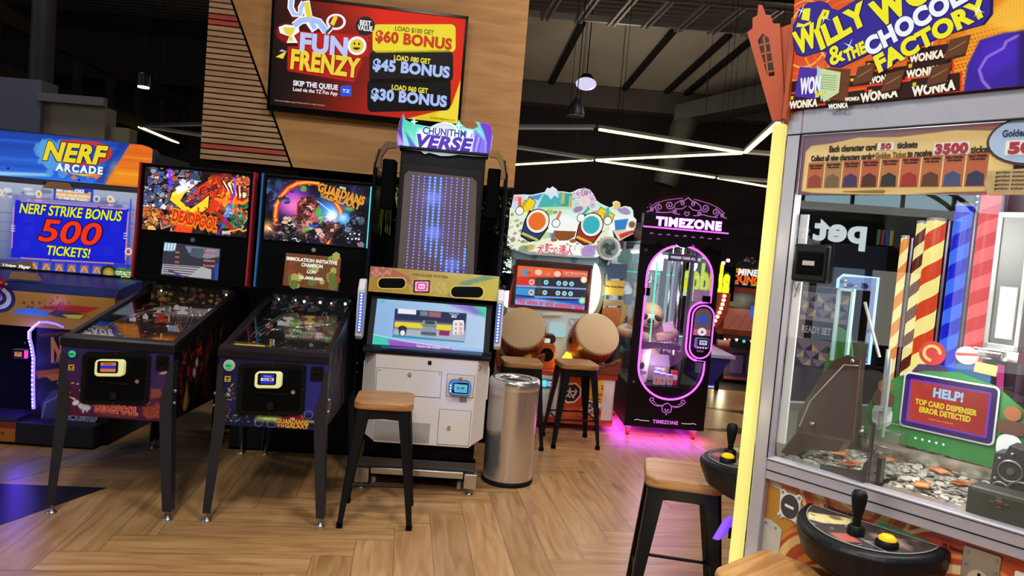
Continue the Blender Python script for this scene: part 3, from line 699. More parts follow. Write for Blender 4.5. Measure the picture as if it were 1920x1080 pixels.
# ================================================================== pinball machines
def oriented(P, g, x0, x1, y0, y1, d0, d1):
 """box on a panel, in sheet units, standing d0..d1 off it"""
 q = [P.map(p) for p in ((x0, y1), (x1, y1), (x1, y0), (x0, y0))]
 g.hexa([P.at(x, y, d0) for x, y in q] + [P.at(x, y, d1) for x, y in q])
def disc(P, g, c, r, d0, d1, n=24, r2=None):
 x, y = P.map(c); r *= P.k; g.cyl(P.at(x, y, d0), P.at(x, y, d1), r, r if r2 is None else r2 * P.k, n)
def pinball(kind, X, Y, A):
 D = kind
 t = thing('pinball_machine', D['label'], 'pinball machine', (X, Y, 0), A, 'pinball machines side by side')
 cw, zb_, zf, L = .575, .535, .94, 1.25; h2 = cw / 2
 top = lambda y: zf + .225 * y          # glass slope
 # cabinet: open-topped tray of boards
 g = G()
 for s_ in (-1, 1):
  x0, x1 = (s_ * h2, s_ * (h2 - .018)); x0, x1 = min(x0, x1), max(x0, x1)
  g.prism([(0, zb_), (L, zb_ - .03), (L, top(.95)), (0, zf)], 'yz', x0, x1)
 g.box(-h2, h2, 0, .018, zb_, zf); g.box(-h2, h2, L - .018, L, zb_ - .03, top(.95)); g.hexa([(-h2, 0, zb_), (h2, 0, zb_), (h2, L, zb_ - .03), (-h2, L, zb_ - .03), (-h2, 0, zb_ + .015), (h2, 0, zb_ + .015), (h2, L, zb_ - .015), (-h2, L, zb_ - .015)])
 cab = g.build('cabinet', mat('cabinet_black_%s' % D['k'], D['side'], .4), t)
 g = G(); g.prism([(-.012, zf - .035), (-.012, zf + .005), (.01, zf + .016), (.05, top(.05) + .014), (.055, top(.05)), (.04, zf - .035)], 'yz', -h2 - .006, h2 + .006); lb = g.build('lockbar', mat('satin_lockbar', '232125', .35, .4), t, .004)
 for s_ in (-1, 1):
  g = G(); x0, x1 = sorted((s_ * (h2 + .004), s_ * (h2 - .03))); g.hexa([(x0, .04, top(.04) - .02), (x1, .04, top(.04) - .02), (x1, 1.0, top(1.0) - .02), (x0, 1.0, top(1.0) - .02), (x0, .04, top(.04) + .012), (x1, .04, top(.04) + .012), (x1, 1.0, top(1.0) + .012), (x0, 1.0, top(1.0) + .012)]); g.build('side_rail', mat('satin_rail', '1b1a1d', .35, .4), t, .003)
 # playfield under glass
 pw, pl = cw - .04, .93; zp = lambda y: zf - .055 + .19 * y
 Pf = Panel(t, (-pw / 2, .045, zp(.045)), (1, 0, 0), (0, 1, .19), pw, pl * 1.018)
 c = Pf.canvas(150, D['pf'][0])
 n = c.fbm(9, D['seed']); c.mix((n - .45) * 2.2, D['pf'][1]); n = c.fbm(16, D['seed'] + 5); c.mix((n - .6) * 3, D['pf'][2])
 c.scatter(46, (.02, .1, pw - .02, pl), .006, .03, D['pf'][3], D['seed'], 'ell', .55); c.scatter(60, (.02, .05, pw - .02, pl), .008, .03, D['pf'][4], D['seed'] + 1, 'shard', .5)
 c.scatter(36, (.03, .1, pw - .03, pl * .9), .005, .012, ['fff0c0', 'ffd060', 'ff7040', '60ff90', 'ff5090'], D['seed'] + 2, 'ell', .9)
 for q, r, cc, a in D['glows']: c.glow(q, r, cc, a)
 pf = Pf.art('playfield', c, EMITD)  # lamp light on the field is put into its glowing colours
 Bb = Panel(t, (-pw / 2, .975, zp(.975) - .01), (1, 0, 0), (0, 0, 1), pw, .115); c = Bb.canvas(140, D['pf'][1]); c.scatter(60, (0, 0, pw, .115), .008, .03, D['pf'][3] + D['bb'], D['seed'] + 7, 'ink', .9); Bb.art('backboard', c, EMITD)
 rnd = random.Random(D['seed'])
 def up(x, y, z): return Vector((x, y, zp(y) + z))
 for (x, y) in ((-.08, .66), (.04, .72), (-.02, .55)):
  g = G(); g.lathe(up(x, y, 0), [(.032, 0), (.03, .02), (.012, .022), (.012, .035), (.034, .04), (.03, .05)], 18); g.build('bumper', lit(rnd.choice(D['lamps']), .4), pf)
 g = G()
 for a, b in D['ramps']:
  for o in (-.012, .012): g.tube(bez(up(a[0] + o, a[1], .03), up(a[0] + o, a[1] + .12, .055), up(b[0] + o, b[1] - .12, .06), up(b[0] + o, b[1], .05), 12), .003, 6)
 g.build('wire_ramp', CHROME, pf)
 for s_ in (-1, 1):
  g = G(); p0, p1 = up(s_ * .085 - .015, .17, .012), up(s_ * .03 - .015, .125, .012); g.cyl(p0 - Vector((0, 0, .008)), p0 + Vector((0, 0, .008)), .012, n=14); g.hexa([p0 + Vector((-.01, -.008, -.006)), p1 + Vector((0, -.005, -.006)), p1 + Vector((0, .005, -.006)), p0 + Vector((.01, .008, -.006)), p0 + Vector((-.01, -.008, .008)), p1 + Vector((0, -.005, .008)), p1 + Vector((0, .005, .008)), p0 + Vector((.01, .008, .008))]); g.build('flipper', ink('d84a30' if D['k'] == 'r' else 'e8e0d0'), pf)
 for k in range(12):
  x, y = rnd.uniform(-.22, .22), rnd.uniform(.2, .85); g = G(); g.lathe(up(x, y, 0), [(.006, 0), (.006, .03), (.004, .035)], 8); g.build('post', ink(rnd.choice(['d8c8b0', 'c03020', '30a050', 'e0b030'])), pf)
 for k in range(5):
  x, y = rnd.uniform(-.2, .2), rnd.uniform(.35, .85); g = G(); g.prism([(-.02, 0), (.02, 0), (.022, .02), (0, .032), (-.02, .026)], 'xz', -.003, .003); M_ = Matrix.Translation(up(x, y, 0)) @ Matrix.Rotation(rnd.uniform(-.8, .8), 4, 'Z'); g.xf(M_); g.build('plastic_guard', lit(rnd.choice(D['lamps']), .5), pf)
 for k in range(D['nled']):
  x = -.2 + .42 * k / max(1, D['nled'] - 1); g = G(); g.ball(up(x + rnd.uniform(-.02, .02), .93 + rnd.uniform(-.01, .01), .085), .0085 if k in (2, 3, 5) else .005, 8); g.build('lamp_bulb', glow('white_led', 'f4f8ff', 8.), pf)
 g = G(); g.prism([(-.265, .02), (-.02, .02), (-.03, .10), (-.12, .16), (-.265, .17)], 'xy', 0, .004); M_ = Matrix.Translation((0, 0, .926)) @ Matrix.Rotation(math.atan(.225), 4, 'X'); g.xf(M_); ap = g.build('apron', mat('apron_%s' % D['k'], '4a4238', .4), t)
 g = G(); g.box(-.245, -.08, .06, .13, .0042, .0048); g.xf(M_); g.build('rule_card', ink(D['card']), ap)
 # glass
 g = G(); g.hexa([(-h2 + .02, .04, top(.04) - .004), (h2 - .02, .04, top(.04) - .004), (h2 - .02, .99, top(.99) - .004), (-h2 + .02, .99, top(.99) - .004), (-h2 + .02, .04, top(.04)), (h2 - .02, .04, top(.04)), (h2 - .02, .99, top(.99)), (-h2 + .02, .99, top(.99))])
 g.build('playfield_glass', glass_mat('playfield_glass', ior=1.5), t)
 # front panel
 F = Panel(t, (-h2, -.0012, zb_), (1, 0, 0), (0, 0, 1), cw, zf - zb_ - .035, D['front_sheet'])
 c = F.canvas(150, D['front_bg']); D['front_art'](c); fa = F.art('front_artwork', c, PRINT)
 F.target = fa; D['front_text'](F)
 ox, oy, ow, oh = D['door']
 DOOR = mat('coin_door_black', '101012', .42, .3)
 d_ = F.plate('coin_door', rrect(ox, oy, ox + ow, oy + oh, 45), DOOR, .0, .010, t, .003)
 F.plate('door_leaf', rrect(ox + 42, oy + 38, ox + ow - 36, oy + oh - 36, 22), mat('coin_door_leaf', '0b0b0c', .5, .2), .010, .006, d_, .002)
 F.plate('door_step', [(ox + 130, oy + 205), (ox + 350, oy + 225), (ox + 350, oy + 240), (ox + 130, oy + 222)], DOOR, .016, .004, d_)
 F.plate('coin_return', rrect(ox + 205, oy + 280, ox + 285, oy + 350, 8), mat('coin_return_black', '060607', .3), .016, .008, d_, .002)
 F.plate('coin_flap', rrect(ox + 222, oy + 288, ox + 268, oy + 342, 6), mat('coin_flap_black', '141416', .3), .024, .003, d_)
 g = G(); disc(F, g, D['lock'], 15, .016, .026); disc(F, g, D['lock'], 9, .026, .03); g.build('door_lock', CHROME, d_)
 g = G()
 for q in ((ox + ow / 2, oy + 12), (ox + ow / 2, oy + oh - 14), (ox + 12, oy + oh * .45), (ox + ow - 14, oy + oh * .5)): disc(F, g, q, 8, .01, .014, 10)
 g.build('door_screw', DARKMETAL, d_)
 rx, ry, rw, rh = D['reader']
 rd = F.plate('card_reader', rrect(rx, ry, rx + rw, ry + rh, 28), glow('reader_surround_%s' % D['k'], 'dde08a', .5, 'c8c8a0'), .016, .035, t, .006)
 F.plate('reader_face', rrect(rx + 22, ry + 8, rx + rw - 36, ry + rh - 26, 14), BLACKG, .0505, .002, rd)
 sx0, sy0, sx1, sy1 = rx + 45, ry + 18, rx + rw - 52, ry + rh - 36
 F.plate('reader_screen', [(sx0, sy0), (sx1, sy0), (sx1, sy1), (sx0, sy1)], lit('2434c8', .9), .0525, .0006, rd)
 if D['k'] == 'r':
  F.plate('reader_banner', [(sx0, sy0), (sx1, sy0), (sx1, sy0 + 22), (sx0, sy0 + 22)], lit('d8763c', .9), .0532, .0005, rd); F.plate('reader_banner', [(sx0, sy1 - 22), (sx1, sy1 - 22), (sx1, sy1), (sx0, sy1)], lit('d8763c', .9), .0532, .0005, rd)
  F.text('TAP & PLAY', ((sx0 + sx1) / 2, sy0 + 11), 9, lit('301008'), 66, .054, .02, parent=rd)
 else:
  F.plate('reader_banner', [(sx0, sy0 + 26), (sx1, sy0 + 26), (sx1, sy0 + 46), (sx0, sy0 + 46)], lit('e8d8d0', .9), .0532, .0005, rd); F.text('4.2', ((sx0 + sx1) / 2 - 15, sy0 + 36), 13, lit('301008'), 30, .054, .03, parent=rd); F.text('Tap Card', ((sx0 + sx1) / 2, sy0 + 12), 8, lit('d0d8ff'), 50, .054, .01, parent=rd)
  F.plate('reader_button', [((sx0 + sx1) / 2 + 8, sy0 + 29), ((sx0 + sx1) / 2 + 34, sy0 + 29), ((sx0 + sx1) / 2 + 34, sy0 + 43), ((sx0 + sx1) / 2 + 8, sy0 + 43)], lit('b82818', .9), .054, .0005, rd)
 g = G(); disc(F, g, D['start'], D['start_r'], 0, .008, 28, D['start_r'] * .9); bt = g.build('start_button', mat('button_ring_%s' % D['k'], D['ring'], .3), t)
 g = G(); disc(F, g, D['start'], 27, .008, .014, 24, 22); g.build('button_cap', glow('green_button', '2fae78', .55, '2fae78'), bt); F.text('START', D['start'], 10, ink('0c3a26'), 34, .0146, .03, parent=bt)
 sx, sy = D['sticker']; st = F.plate('warning_sticker', [(sx - 21, sy - 21), (sx + 21, sy - 21), (sx + 21, sy + 21), (sx - 21, sy + 21)], ink('e0b428'), 0, .001, t)
 F.plate('sticker_symbol', [(sx - 14, sy - 12), (sx + 14, sy - 12), (sx + 14, sy - 4), (sx + 5, sy - 4), (sx + 5, sy + 6), (sx - 5, sy + 6), (sx - 5, sy - 4), (sx - 14, sy - 4)], ink('181408'), .001, .0005, st); F.plate('sticker_symbol', [(sx - 14, sy + 9), (sx + 14, sy + 9), (sx + 14, sy + 14), (sx - 14, sy + 14)], ink('181408'), .001, .0005, st)
 px_, py_ = D['plunger']; pg = F.plate('plunger_plate', rrect(px_ - 45, py_ - 50, px_ + 45, py_ + 60, 12), mat('plunger_plate', '141416', .4, .4), 0, .008, t, .002)
 g = G(); disc(F, g, (px_ - 14, py_ - 12), 15, .008, .02, 14); disc(F, g, (px_ + 14, py_ - 12), 15, .008, .02, 14); g.build('plunger_knob', BLACKG, pg)
 # side artwork (right-hand side; the left carries the same)
 for s_ in (1, -1):
  Psd = Panel(t, (s_ * (h2 + .0012), 0 if s_ > 0 else L, zb_ - .01), (0, s_, 0), (0, 0, 1), L, .46)
  c = Psd.canvas(150, D['side']); D['side_art'](c, s_); Psd.art('side_artwork', c, PRINT)
  P_ = Psd.target; me = P_.data
  # trim the sheet to the sloping top edge
  for v in me.vertices:
   y = v.co.y; f = (v.co.z - (zb_ - .01)) / .46; lo = zb_ + .004 - .024 * y; v.co.z = lo + f * (top(min(y, .95)) - .022 - lo)
 # legs
 for sx_ in (-1, 1):
  for back in (0, 1):
   yf = L + .0 if back else -.0; yt = L - .03 if back else .028; g = G(); so = 1 if back else -1
   R = []
   for z, w, ux, yy in ((.86, .016, h2 + .004, yt + so * .032), (.74, .017, h2 + .005, yt + so * .034), (.66, .030, h2 + .006, yt + so * .036), (.54, .032, h2 + .010, yt + so * .032), (.05, .0215, .322, yf + so * .012)):
    x_o = sx_ * ux; x_i = sx_ * (ux - 2 * w); y_o = yy; y_i = yy - so * .062
    R.append([(x_o, y_o, z), (x_i, y_o, z), (x_i + sx_ * .006, y_o - so * .008, z), (x_o - sx_ * .008, y_o - so * .008, z), (x_o - sx_ * .008, y_i, z), (x_o, y_i, z)])
   g.rings(R); leg = g.build('leg', mat('leg_black', '20222a', .45, .1), t)
   fx, fy = sx_ * .302, yf - so * .01
   g = G(); g.cyl((fx, fy, .012), (fx, fy, .07), .006, n=8); g.lathe((fx, fy, 0), [(.026, 0), (.026, .004), (.018, .012), (.008, .022)], 16); g.build('leveller_foot', SCREWM, leg)
   for z in (.70, .635): g = G(); g.ball((sx_ * (h2 + .012), yt + so * .012, z), .011, 10); g.build('leg_bolt', SCREWM, leg)
 # backbox
 bw, by, z0, z1 = .715, .945, 1.20, 1.965
 g = G(); g.box(-bw / 2, bw / 2, by, by + .25, z0, z1); g.box(-.24, .24, by + .03, by + .24, top(.95) - .02, z0); g.build('backbox', BLACK, t, .004)
 for s_ in (-1, 1): g = G(); g.prism([(by - .05, z0 + .02), (by + .05, z0), (by + .05, z1), (by - .012, z1), (by - .03, z0 + .3)], 'yz', *sorted((s_ * bw / 2, s_ * (bw / 2 + .012)))); g.build('side_armour', mat('side_armour_%s' % D['k'], D['armour'], .35, .2), t)
 Bp = Panel(t, (-.334, by - .004, 1.535), (1, 0, 0), (0, 0, 1), .668, .405, D['glass_sheet'])
 c = Bp.canvas(340, '080608'); D['glass_art'](c); ba = Bp.art('backglass', c, EMITB); Bp.target = ba; D['glass_text'](Bp)
 g = G(); b = .012
 for q in ((-.348, .348, 1.945, 1.958), (-.348, .348, 1.522, 1.534), (-.348, -.335, 1.522, 1.958), (.335, .348, 1.522, 1.958)): g.box(q[0], q[1], by - .012, by, q[2], q[3])
 g.build('backglass_frame', BLACKG, t, .002)
 g = G(); g.hexa([(-.345, by - .05, 1.215), (.345, by - .05, 1.215), (.345, by, 1.215), (-.345, by, 1.215), (-.345, by - .014, 1.518), (.345, by - .014, 1.518), (.345, by, 1.518), (-.345, by, 1.518)]); sp = g.build('speaker_panel', mat('speaker_panel_black', '060607', .6), t, .003)
 Sp = Panel(t, (-.345, by - .0505, 1.215), (1, 0, 0), (0, .036, .303), .69, .305, D['spk_sheet'])
 for q in D['grilles']:
  o = Sp.plate('speaker_grille', rrect(*q, 8), mat('speaker_cloth', '0a0a0b', .9, 0, .5, 300), .0, .004, sp, .001)
 sc = D['screen']; xs = [p[0] for p in sc]
 o = Sp.plate('score_display', sc, lit(D['scr_bg'], .8), .001, .002, sp); Sp.target = o
 D['screen_art'](Sp, o)
 g = G(); disc(Sp, g, D['spk_lock'], 17, .002, .008); disc(Sp, g, D['spk_lock'], 9, .008, .011); g.build('panel_lock', SCREWM, sp)
 if D['k'] == 'b':
  g = G(); g.box(.337, .346, by - .02, by - .012, 1.53, 1.94); g.build('light_strip', glow('cyan_strip', '58d8d0', 1.1), t)
 return t

# ---- artwork of the first machine (figures left out: flames, shards and metal only)
def a_glass(c):
 n = c.fbm(14, 3); c.mix((n - .35) * 2, '3a2430'); n = c.fbm(26, 8); c.mix((n - .55) * 4, '8a6a5a')
 for bx_, cl in (((85, 100, 420, 280), ['5a5c70', '34405e', '7a6a80']), ((85, 280, 330, 430), ['4a4e70', '6a4a44', '3a4a78']), ((85, 420, 420, 570), ['8a4a2a', '6a4028', 'b06a38']), ((640, 150, 830, 330), ['8a2418', 'b8482a', '5a2018']), ((690, 390, 835, 550), ['1f6a40', '2a4a38', '3a7a60'])): c.scatter(9, bx_, 45, 85, cl, int(bx_[1]), 'ink', 1)
 c.scatter(46, (85, 100, 460, 300), 14, 40, ['8a8c9c', '4a4e68', 'd0d0dc', '6a5a78', 'a84a34', '3a4a8a', '707488'], 2, 'ink', 1)
 c.scatter(34, (85, 290, 340, 420), 12, 36, ['4a5a90', '8a90a8', 'a85a3a', '5a4438', '30406a', 'c8ccd8'], 21, 'ink', 1)
 c.scatter(44, (80, 400, 420, 575), 14, 40, ['a8643a', 'd8803a', 'e0a860', '6a3a24', '8a7a5a', 'c8502a', '584838'], 3, 'ink', 1)
 c.poly([(560, 150), (700, 140), (760, 220), (835, 330), (800, 380), (640, 430), (540, 330)], 'a82c14', .95, 16)
 c.scatter(26, (640, 150, 835, 330), 12, 38, ['c83a1c', 'e8702a', '3a1a18', 'f0a03a', '6a1c14', 'e8d0a0'], 31, 'ink', 1)
 for k in range(30):
  r = random.Random(k); x = r.uniform(500, 740); y = r.uniform(135, 320); c.bolt((x, y + 90), (x + r.uniform(-20, 60), y), 26, r.choice(['e04a18', 'f08a20', 'd83018', 'ffb830']), k, .18, 5, .9, 2, True)
 c.poly([(450, 250), (540, 190), (600, 290), (640, 400), (570, 440), (480, 410), (430, 330)], 'c8321c', 1, 6); c.scatter(14, (460, 220, 620, 400), 14, 34, ['d8402a', '7a1810', 'f06a3a', 'a82418'], 41, 'ink', 1)
 g1 = [(265, 340), (280, 285), (350, 240), (450, 225), (370, 290), (340, 345), (420, 405), (500, 345), (548, 300), (545, 400), (475, 445), (365, 420)]; c.poly(g1, '0a0608', 1, 0, 7); c.poly(g1, 'f4c428', 1); c.line([(290, 300), (360, 262), (420, 245)], 10, 'fff0a0', .9, 2); c.poly([(345, 335), (420, 290), (490, 310), (455, 380), (385, 390)], '4a2c40', 1, 4); c.scatter(8, (370, 310, 470, 380), 10, 24, ['7a4a8a', 'c0a0d0', 'd84a2a', '8a2a20'], 51, 'ink', 1)
 c.poly([(300, 250), (420, 185), (470, 200), (400, 255), (320, 300)], 'f4f0ea', .95, 6); c.scatter(12, (300, 180, 470, 280), 8, 22, ['ffffff', '3058c0', '7a5ac0', 'e8e0d8'], 7, 'ink', 1)
 for k in range(9): c.line([(630 + 20 * k, 190 + 6 * k), (680 + 14 * k, 262 + 8 * k)], 9, 'f0e0c8' if k % 2 else '2a1010')
 c.scatter(26, (690, 380, 838, 550), 12, 36, ['2f9a50', '1a6a40', '7ac88a', '145030', '3ab0a0'], 11, 'ink', 1)
 for k in range(34):
  r = random.Random(100 + k); x = r.uniform(80, 840); c.bolt((x, r.uniform(380, 470)), (x + r.uniform(-90, 90), r.uniform(420, 560)), 12, r.choice(['e86a20', 'f0a030', 'd84018', 'b03010']), 200 + k, .2, 5, .85, 2, True)
 c.poly([(330, 520), (450, 510), (430, 590), (300, 575)], 'e0401c', 1, 6); c.bolt((600, 330), (835, 340), 22, 'f47a20', 5, .12, 7, 1, 2); c.line([(620, 440), (680, 500), (740, 575)], 34, '9a2416', 1, 4); c.bolt((700, 575), (838, 562), 12, 'f0902a', 9, .1, 5, 1, 1)
 for p, q, w in (((255, 110), (262, 235), 26), ((735, 165), (735, 290), 16), ((730, 290), (680, 470), 12), ((680, 480), (615, 610), 12)): c.line([p, q], w, '6a2af0', .85, 7)
 c.line([(240, 120), (275, 130)], 12, 'd060f0', .8, 6); c.glow((700, 420), 40, '4080d0', .5)
 c.scatter(50, (80, 100, 840, 600), 2, 7, ['fff0d0', '0c0608', 'ffcf70', '0a0a10'], 20, 'shard', .9)
def a_glass_text(P):
 P.text('DEADPOOL', (455, 488), 82, lit('e02a18'), 325, .002, .06, rot=-.13, outline=lit('f0b020'), ow=.06)
 P.text('DEADPOOL', (455, 505), 82, lit('d07818'), 330, .0004, .1, rot=-.13)
 P.text('MARVEL', (688, 584), 22, lit('f0e8e0'), 60, .002, .04)
def a_front(c):
 c.grad((400, 480), '2c2862', (420, 1020), '5a1c3c'); n = c.fbm(10, 2); c.mix((n - .5) * 1.5, '35306a')
 c.poly([(50, 790), (110, 770), (200, 800), (200, 880), (300, 930), (850, 900), (850, 1050), (50, 1050)], '4a1838', .8, 26)
 for x, y in ((140, 770), (180, 775), (120, 840), (200, 820)): c.poly([(x - 14, y), (x, y - 6), (x + 14, y - 2), (x, y + 3)], 'e8e4f0', .9)
 c.poly([(700, 800), (770, 805), (790, 860), (700, 880)], '8a4a3a', .9, 6); c.poly([(660, 950), (780, 900), (790, 1010), (690, 1025), (650, 990)], '8c3c34', 1, 5)
 c.scatter(30, (655, 900, 790, 1020), 8, 22, ['a85a48', '5a2424', 'c07a60'], 4, 'shard', .7)
 c.ell((795, 683), 40, 10, 'd8a080', .9, 3, .3); c.ell((833, 630), 9, 16, 'e0c890', .9, 2)
 # a plain white rocking-horse silhouette with a horn
 c.ell((235, 940), 46, 26, 'c9c4d8', 1, 2, -.2); c.ell((172, 912), 26, 18, 'd8d4e4', 1, 2, .5); c.poly([(165, 895), (110, 862), (172, 882)], 'e6d8b0'); c.line([(225, 950), (228, 980)], 14, 'b8b2cc'); c.line([(262, 950), (256, 975)], 12, 'b8b2cc'); c.line([(275, 935), (300, 930)], 10, '8a6ab0')
def a_front_text(F):
 F.text('DEADPOOL', (465, 955), 52, ink('c23a34'), 300, .0016, .05, rot=-.04, outline=ink('e0b0a0'), ow=.05)
 F.plate('lettering_shadow', [(305, 985), (330, 970), (630, 1000), (600, 1018), (500, 1008), (480, 1015), (350, 1000)], ink('6a2a34'), .0004, .0005)
def a_side(c, s_):
 n = c.fbm(7, 31); c.mix((n - .45) * 1.8, '2a0c0c')
 for k in range(60):
  r = random.Random(k + 3); x = r.uniform(.1, .75); y = r.uniform(.02, .34); xx = x if s_ > 0 else 1.25 - x
  c.bolt((xx, y), (xx + r.uniform(-.06, .06), y + r.uniform(.05, .14)), .02 * r.random() + .004, r.choice(['8a1a14', 'a82a1c', '5a1010', 'c0402a']), k, .25, 6, .7, .002, True)
 xx = .2 if s_ > 0 else 1.05
 c.poly([(xx - .04, .05), (xx, .2), (xx + .04, .06), (xx + .02, .02), (xx - .02, .02)], 'a8942a', .8, .01)
 for q in ((.33, .27), (.30, .22)): c.ell((q[0] if s_ > 0 else 1.25 - q[0], q[1]), .02, .03, 'e8d0b0', .7, .006, .5)
def a_screen(P, o):
 P.plate('display_image', [(250, 648), (320, 655), (315, 712), (248, 706)], lit('6a9ac8', .9), .003, .0005, o)
 for i in range(4): P.plate('display_image', [(256 + 22 * i, 655), (272 + 22 * i, 657), (264 + 22 * i, 706), (250 + 22 * i, 704)], lit('d8ecf8', .9), .0036, .0005, o)
 P.plate('display_image', [(400, 672), (650, 694), (650, 745), (560, 760), (430, 720)], lit('8a98aa', .7), .003, .0005, o); P.plate('display_image', [(450, 685), (560, 692), (520, 760), (440, 740)], lit('5a6878', .7), .0036, .0005, o)
 P.plate('display_image', [(250, 795), (530, 812), (600, 830), (600, 893), (245, 862)], lit('c0bcc4', .8), .003, .0005, o)
 for k in range(5): P.plate('display_image', [(255, 800 + 14 * k), (520 - 20 * k, 815 + 15 * k), (520 - 20 * k, 821 + 15 * k), (255, 806 + 14 * k)], lit('4a4450', .7), .0036, .0005, o)
 P.plate('display_image', [(300, 830), (420, 880), (400, 885), (290, 842)], lit('6a3a8a', .8), .0042, .0005, o); P.plate('display_image', [(625, 790), (648, 792), (648, 900), (625, 897)], lit('3048c8', .9), .0036, .0005, o)
 for k, s_ in enumerate(('3,000,000', '2,500,000', '24,860,010', '36,410,380')):
  P.text(s_, (580, 705 + 34 * k), 16, lit('e0786a'), 78, .0044, .02, parent=o); P.text(('DWP', 'RJM', 'LON', 'JJP')[k], (350, 718 + 32 * k), 12, lit('e0786a'), 26, .0044, .02, parent=o)
P1 = dict(k='r', seed=5, label='pinball machine with red-edged backbox, leftmost of the two', side='0c0909', armour='b02c3c',
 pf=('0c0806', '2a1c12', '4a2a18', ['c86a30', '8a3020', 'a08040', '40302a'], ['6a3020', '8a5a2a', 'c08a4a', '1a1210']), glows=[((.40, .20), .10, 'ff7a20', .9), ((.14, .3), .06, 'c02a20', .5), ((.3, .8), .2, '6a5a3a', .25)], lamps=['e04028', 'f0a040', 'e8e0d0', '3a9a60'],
 ramps=[((-.2, .3), (-.05, .75)), ((.2, .35), (.1, .8)), ((-.15, .5), (.2, .6))], nled=2, card='a8943a', bb=['6a5a3a', '8a7040', '4a3a28', 'b09050', '3a2a1c'],
 front_sheet=[(48, 490), (852, 540), (848, 1045), (52, 1000)], front_bg='2c2862', front_art=a_front, front_text=a_front_text, door=(205, 535, 490, 385), lock=(616, 744), reader=(325, 583, 205, 122),
 start=(132, 553), start_r=31, ring='1c3a34', sticker=(126, 654), plunger=(778, 605), side_art=a_side,
 glass_sheet=[(80, 92), (848, 150), (836, 622), (76, 556)], glass_art=a_glass, glass_text=a_glass_text,
 spk_sheet=[(60, 575), (845, 632), (825, 940), (50, 890)], grilles=[(92, 640, 225, 850), (672, 700, 805, 910)], screen=[(248, 645), (657, 690), (648, 903), (240, 867)], scr_bg='3c3c48', screen_art=a_screen, spk_lock=(455, 633))
def b_glass(c):
 n = c.fbm(9, 4); c.mix((n - .4) * 2.2, '1c2448'); n = c.fbm(16, 12); c.mix((n - .55) * 3, '3a4a90')
 c.ell((300, 290), 130, 120, '8a3ab8', 1, 60); c.ell((310, 320), 80, 60, 'f070b0', .95, 50); c.ell((620, 380), 130, 100, '4a8af0', .95, 60); c.ell((420, 420), 90, 120, 'f0606a', .9, 50); c.ell((600, 470), 60, 40, 'f0a0c0', .7, 30)
 # burning ring
 pts = [(175, 470), (165, 400), (170, 320), (200, 250), (260, 180), (330, 140), (420, 130), (500, 140)]
 for w, cc in ((44, 'a02a14'), (28, 'f05a1a'), (12, 'ffc050')): c.line(pts, w, cc, .95, 6)
 for k in range(30):
  r = random.Random(k); p = r.choice(pts); c.bolt(p, (p[0] + r.uniform(-40, 40), p[1] + r.uniform(-40, 40)), 8, r.choice(['ff8a20', 'ffcf60', 'e0401a']), k, .3, 5, .9, 1, True)
 pts = [(650, 310), (690, 370), (700, 430), (660, 490), (620, 560), (600, 640)]
 for w, cc in ((46, 'a8301a'), (26, 'f0702a'), (10, 'ffc860')): c.line(pts, w, cc, .95, 6)
 # dark angular rubble and hull plates where the crowd of figures stands
 c.poly([(85, 600), (130, 520), (200, 500), (240, 440), (330, 420), (340, 540), (300, 620)], '12141f', 1, 4); c.poly([(340, 300), (400, 270), (470, 260), (500, 300), (450, 420), (380, 520), (340, 480)], '4a1c1c', 1, 6); c.poly([(460, 470), (520, 470), (560, 640), (480, 640), (440, 560)], '101420', 1, 4); c.poly([(510, 520), (560, 470), (640, 460), (660, 560), (590, 640), (540, 600)], '3a2220', .95, 5); c.poly([(680, 520), (760, 460), (880, 440), (915, 500), (905, 680), (640, 650)], '0c0e16', 1, 6)
 c.scatter(30, (370, 260, 500, 500), 14, 40, ['8a2c28', '5a1c1c', 'b8584a', '3a1414', 'c88a70'], 61, 'ink', 1); c.scatter(20, (150, 420, 340, 620), 12, 36, ['2a2c3a', '4a4a58', 'c8a888', '1a1c28', '7a5a4a'], 62, 'ink', 1); c.scatter(18, (450, 460, 560, 640), 12, 32, ['1c2030', '2a2a3c', '3fae3a', '10141c'], 63, 'ink', 1); c.scatter(16, (520, 470, 660, 640), 12, 36, ['5a3a34', 'e09a90', '8a4a40', '2a1c20'], 64, 'ink', 1); c.scatter(26, (660, 440, 905, 660), 14, 44, ['141822', '2a3448', '0c1018', '3a4a64', '5a6a88'], 65, 'ink', 1); c.scatter(18, (90, 100, 300, 300), 10, 30, ['1c3a5a', '2a5a8a', '14203a', '3a2a5a'], 66, 'ink', .9)
 c.scatter(70, (90, 420, 680, 640), 8, 34, ['2a1a1c', '0a0c14', '5a3a34', '8a2a24', '3a4a5a', 'c0a090'], 6, 'shard', .8)
 c.scatter(24, (370, 250, 500, 480), 8, 28, ['7a2a24', '2a1012', 'b05040', '501c1c'], 9, 'shard', .8)
 for k in range(14): a = random.Random(k).uniform(0, 6.28); c.bolt((730, 440), (730 + 140 * cos(a), 440 + 140 * sin(a)), 4, '9ac8f0', k, .05, 4, .6, 1, True)
 c.ell((722, 440), 46, 46, '5aa0e0', .95, 10); c.ell((715, 432), 24, 24, 'a8d8ff', .8, 10)
 c.line([(500, 290), (640, 400)], 7, 'c8e8ff', .9, 3); c.line([(520, 430), (640, 410)], 8, 'e8f4ff', .9, 4); c.glow((625, 410), 40, 'c0e0ff', .9)
 c.ell((385, 185), 26, 26, '5ab04a', .8, 8); c.ell((515, 380), 26, 40, '3fae3a', .85, 8, .2); c.line([(400, 540), (440, 520)], 24, '4aa83a', .8, 8); c.line([(530, 450), (570, 410)], 20, '4aa83a', .8, 8); c.ell((765, 360), 40, 18, '6aa83a', .8, 8)
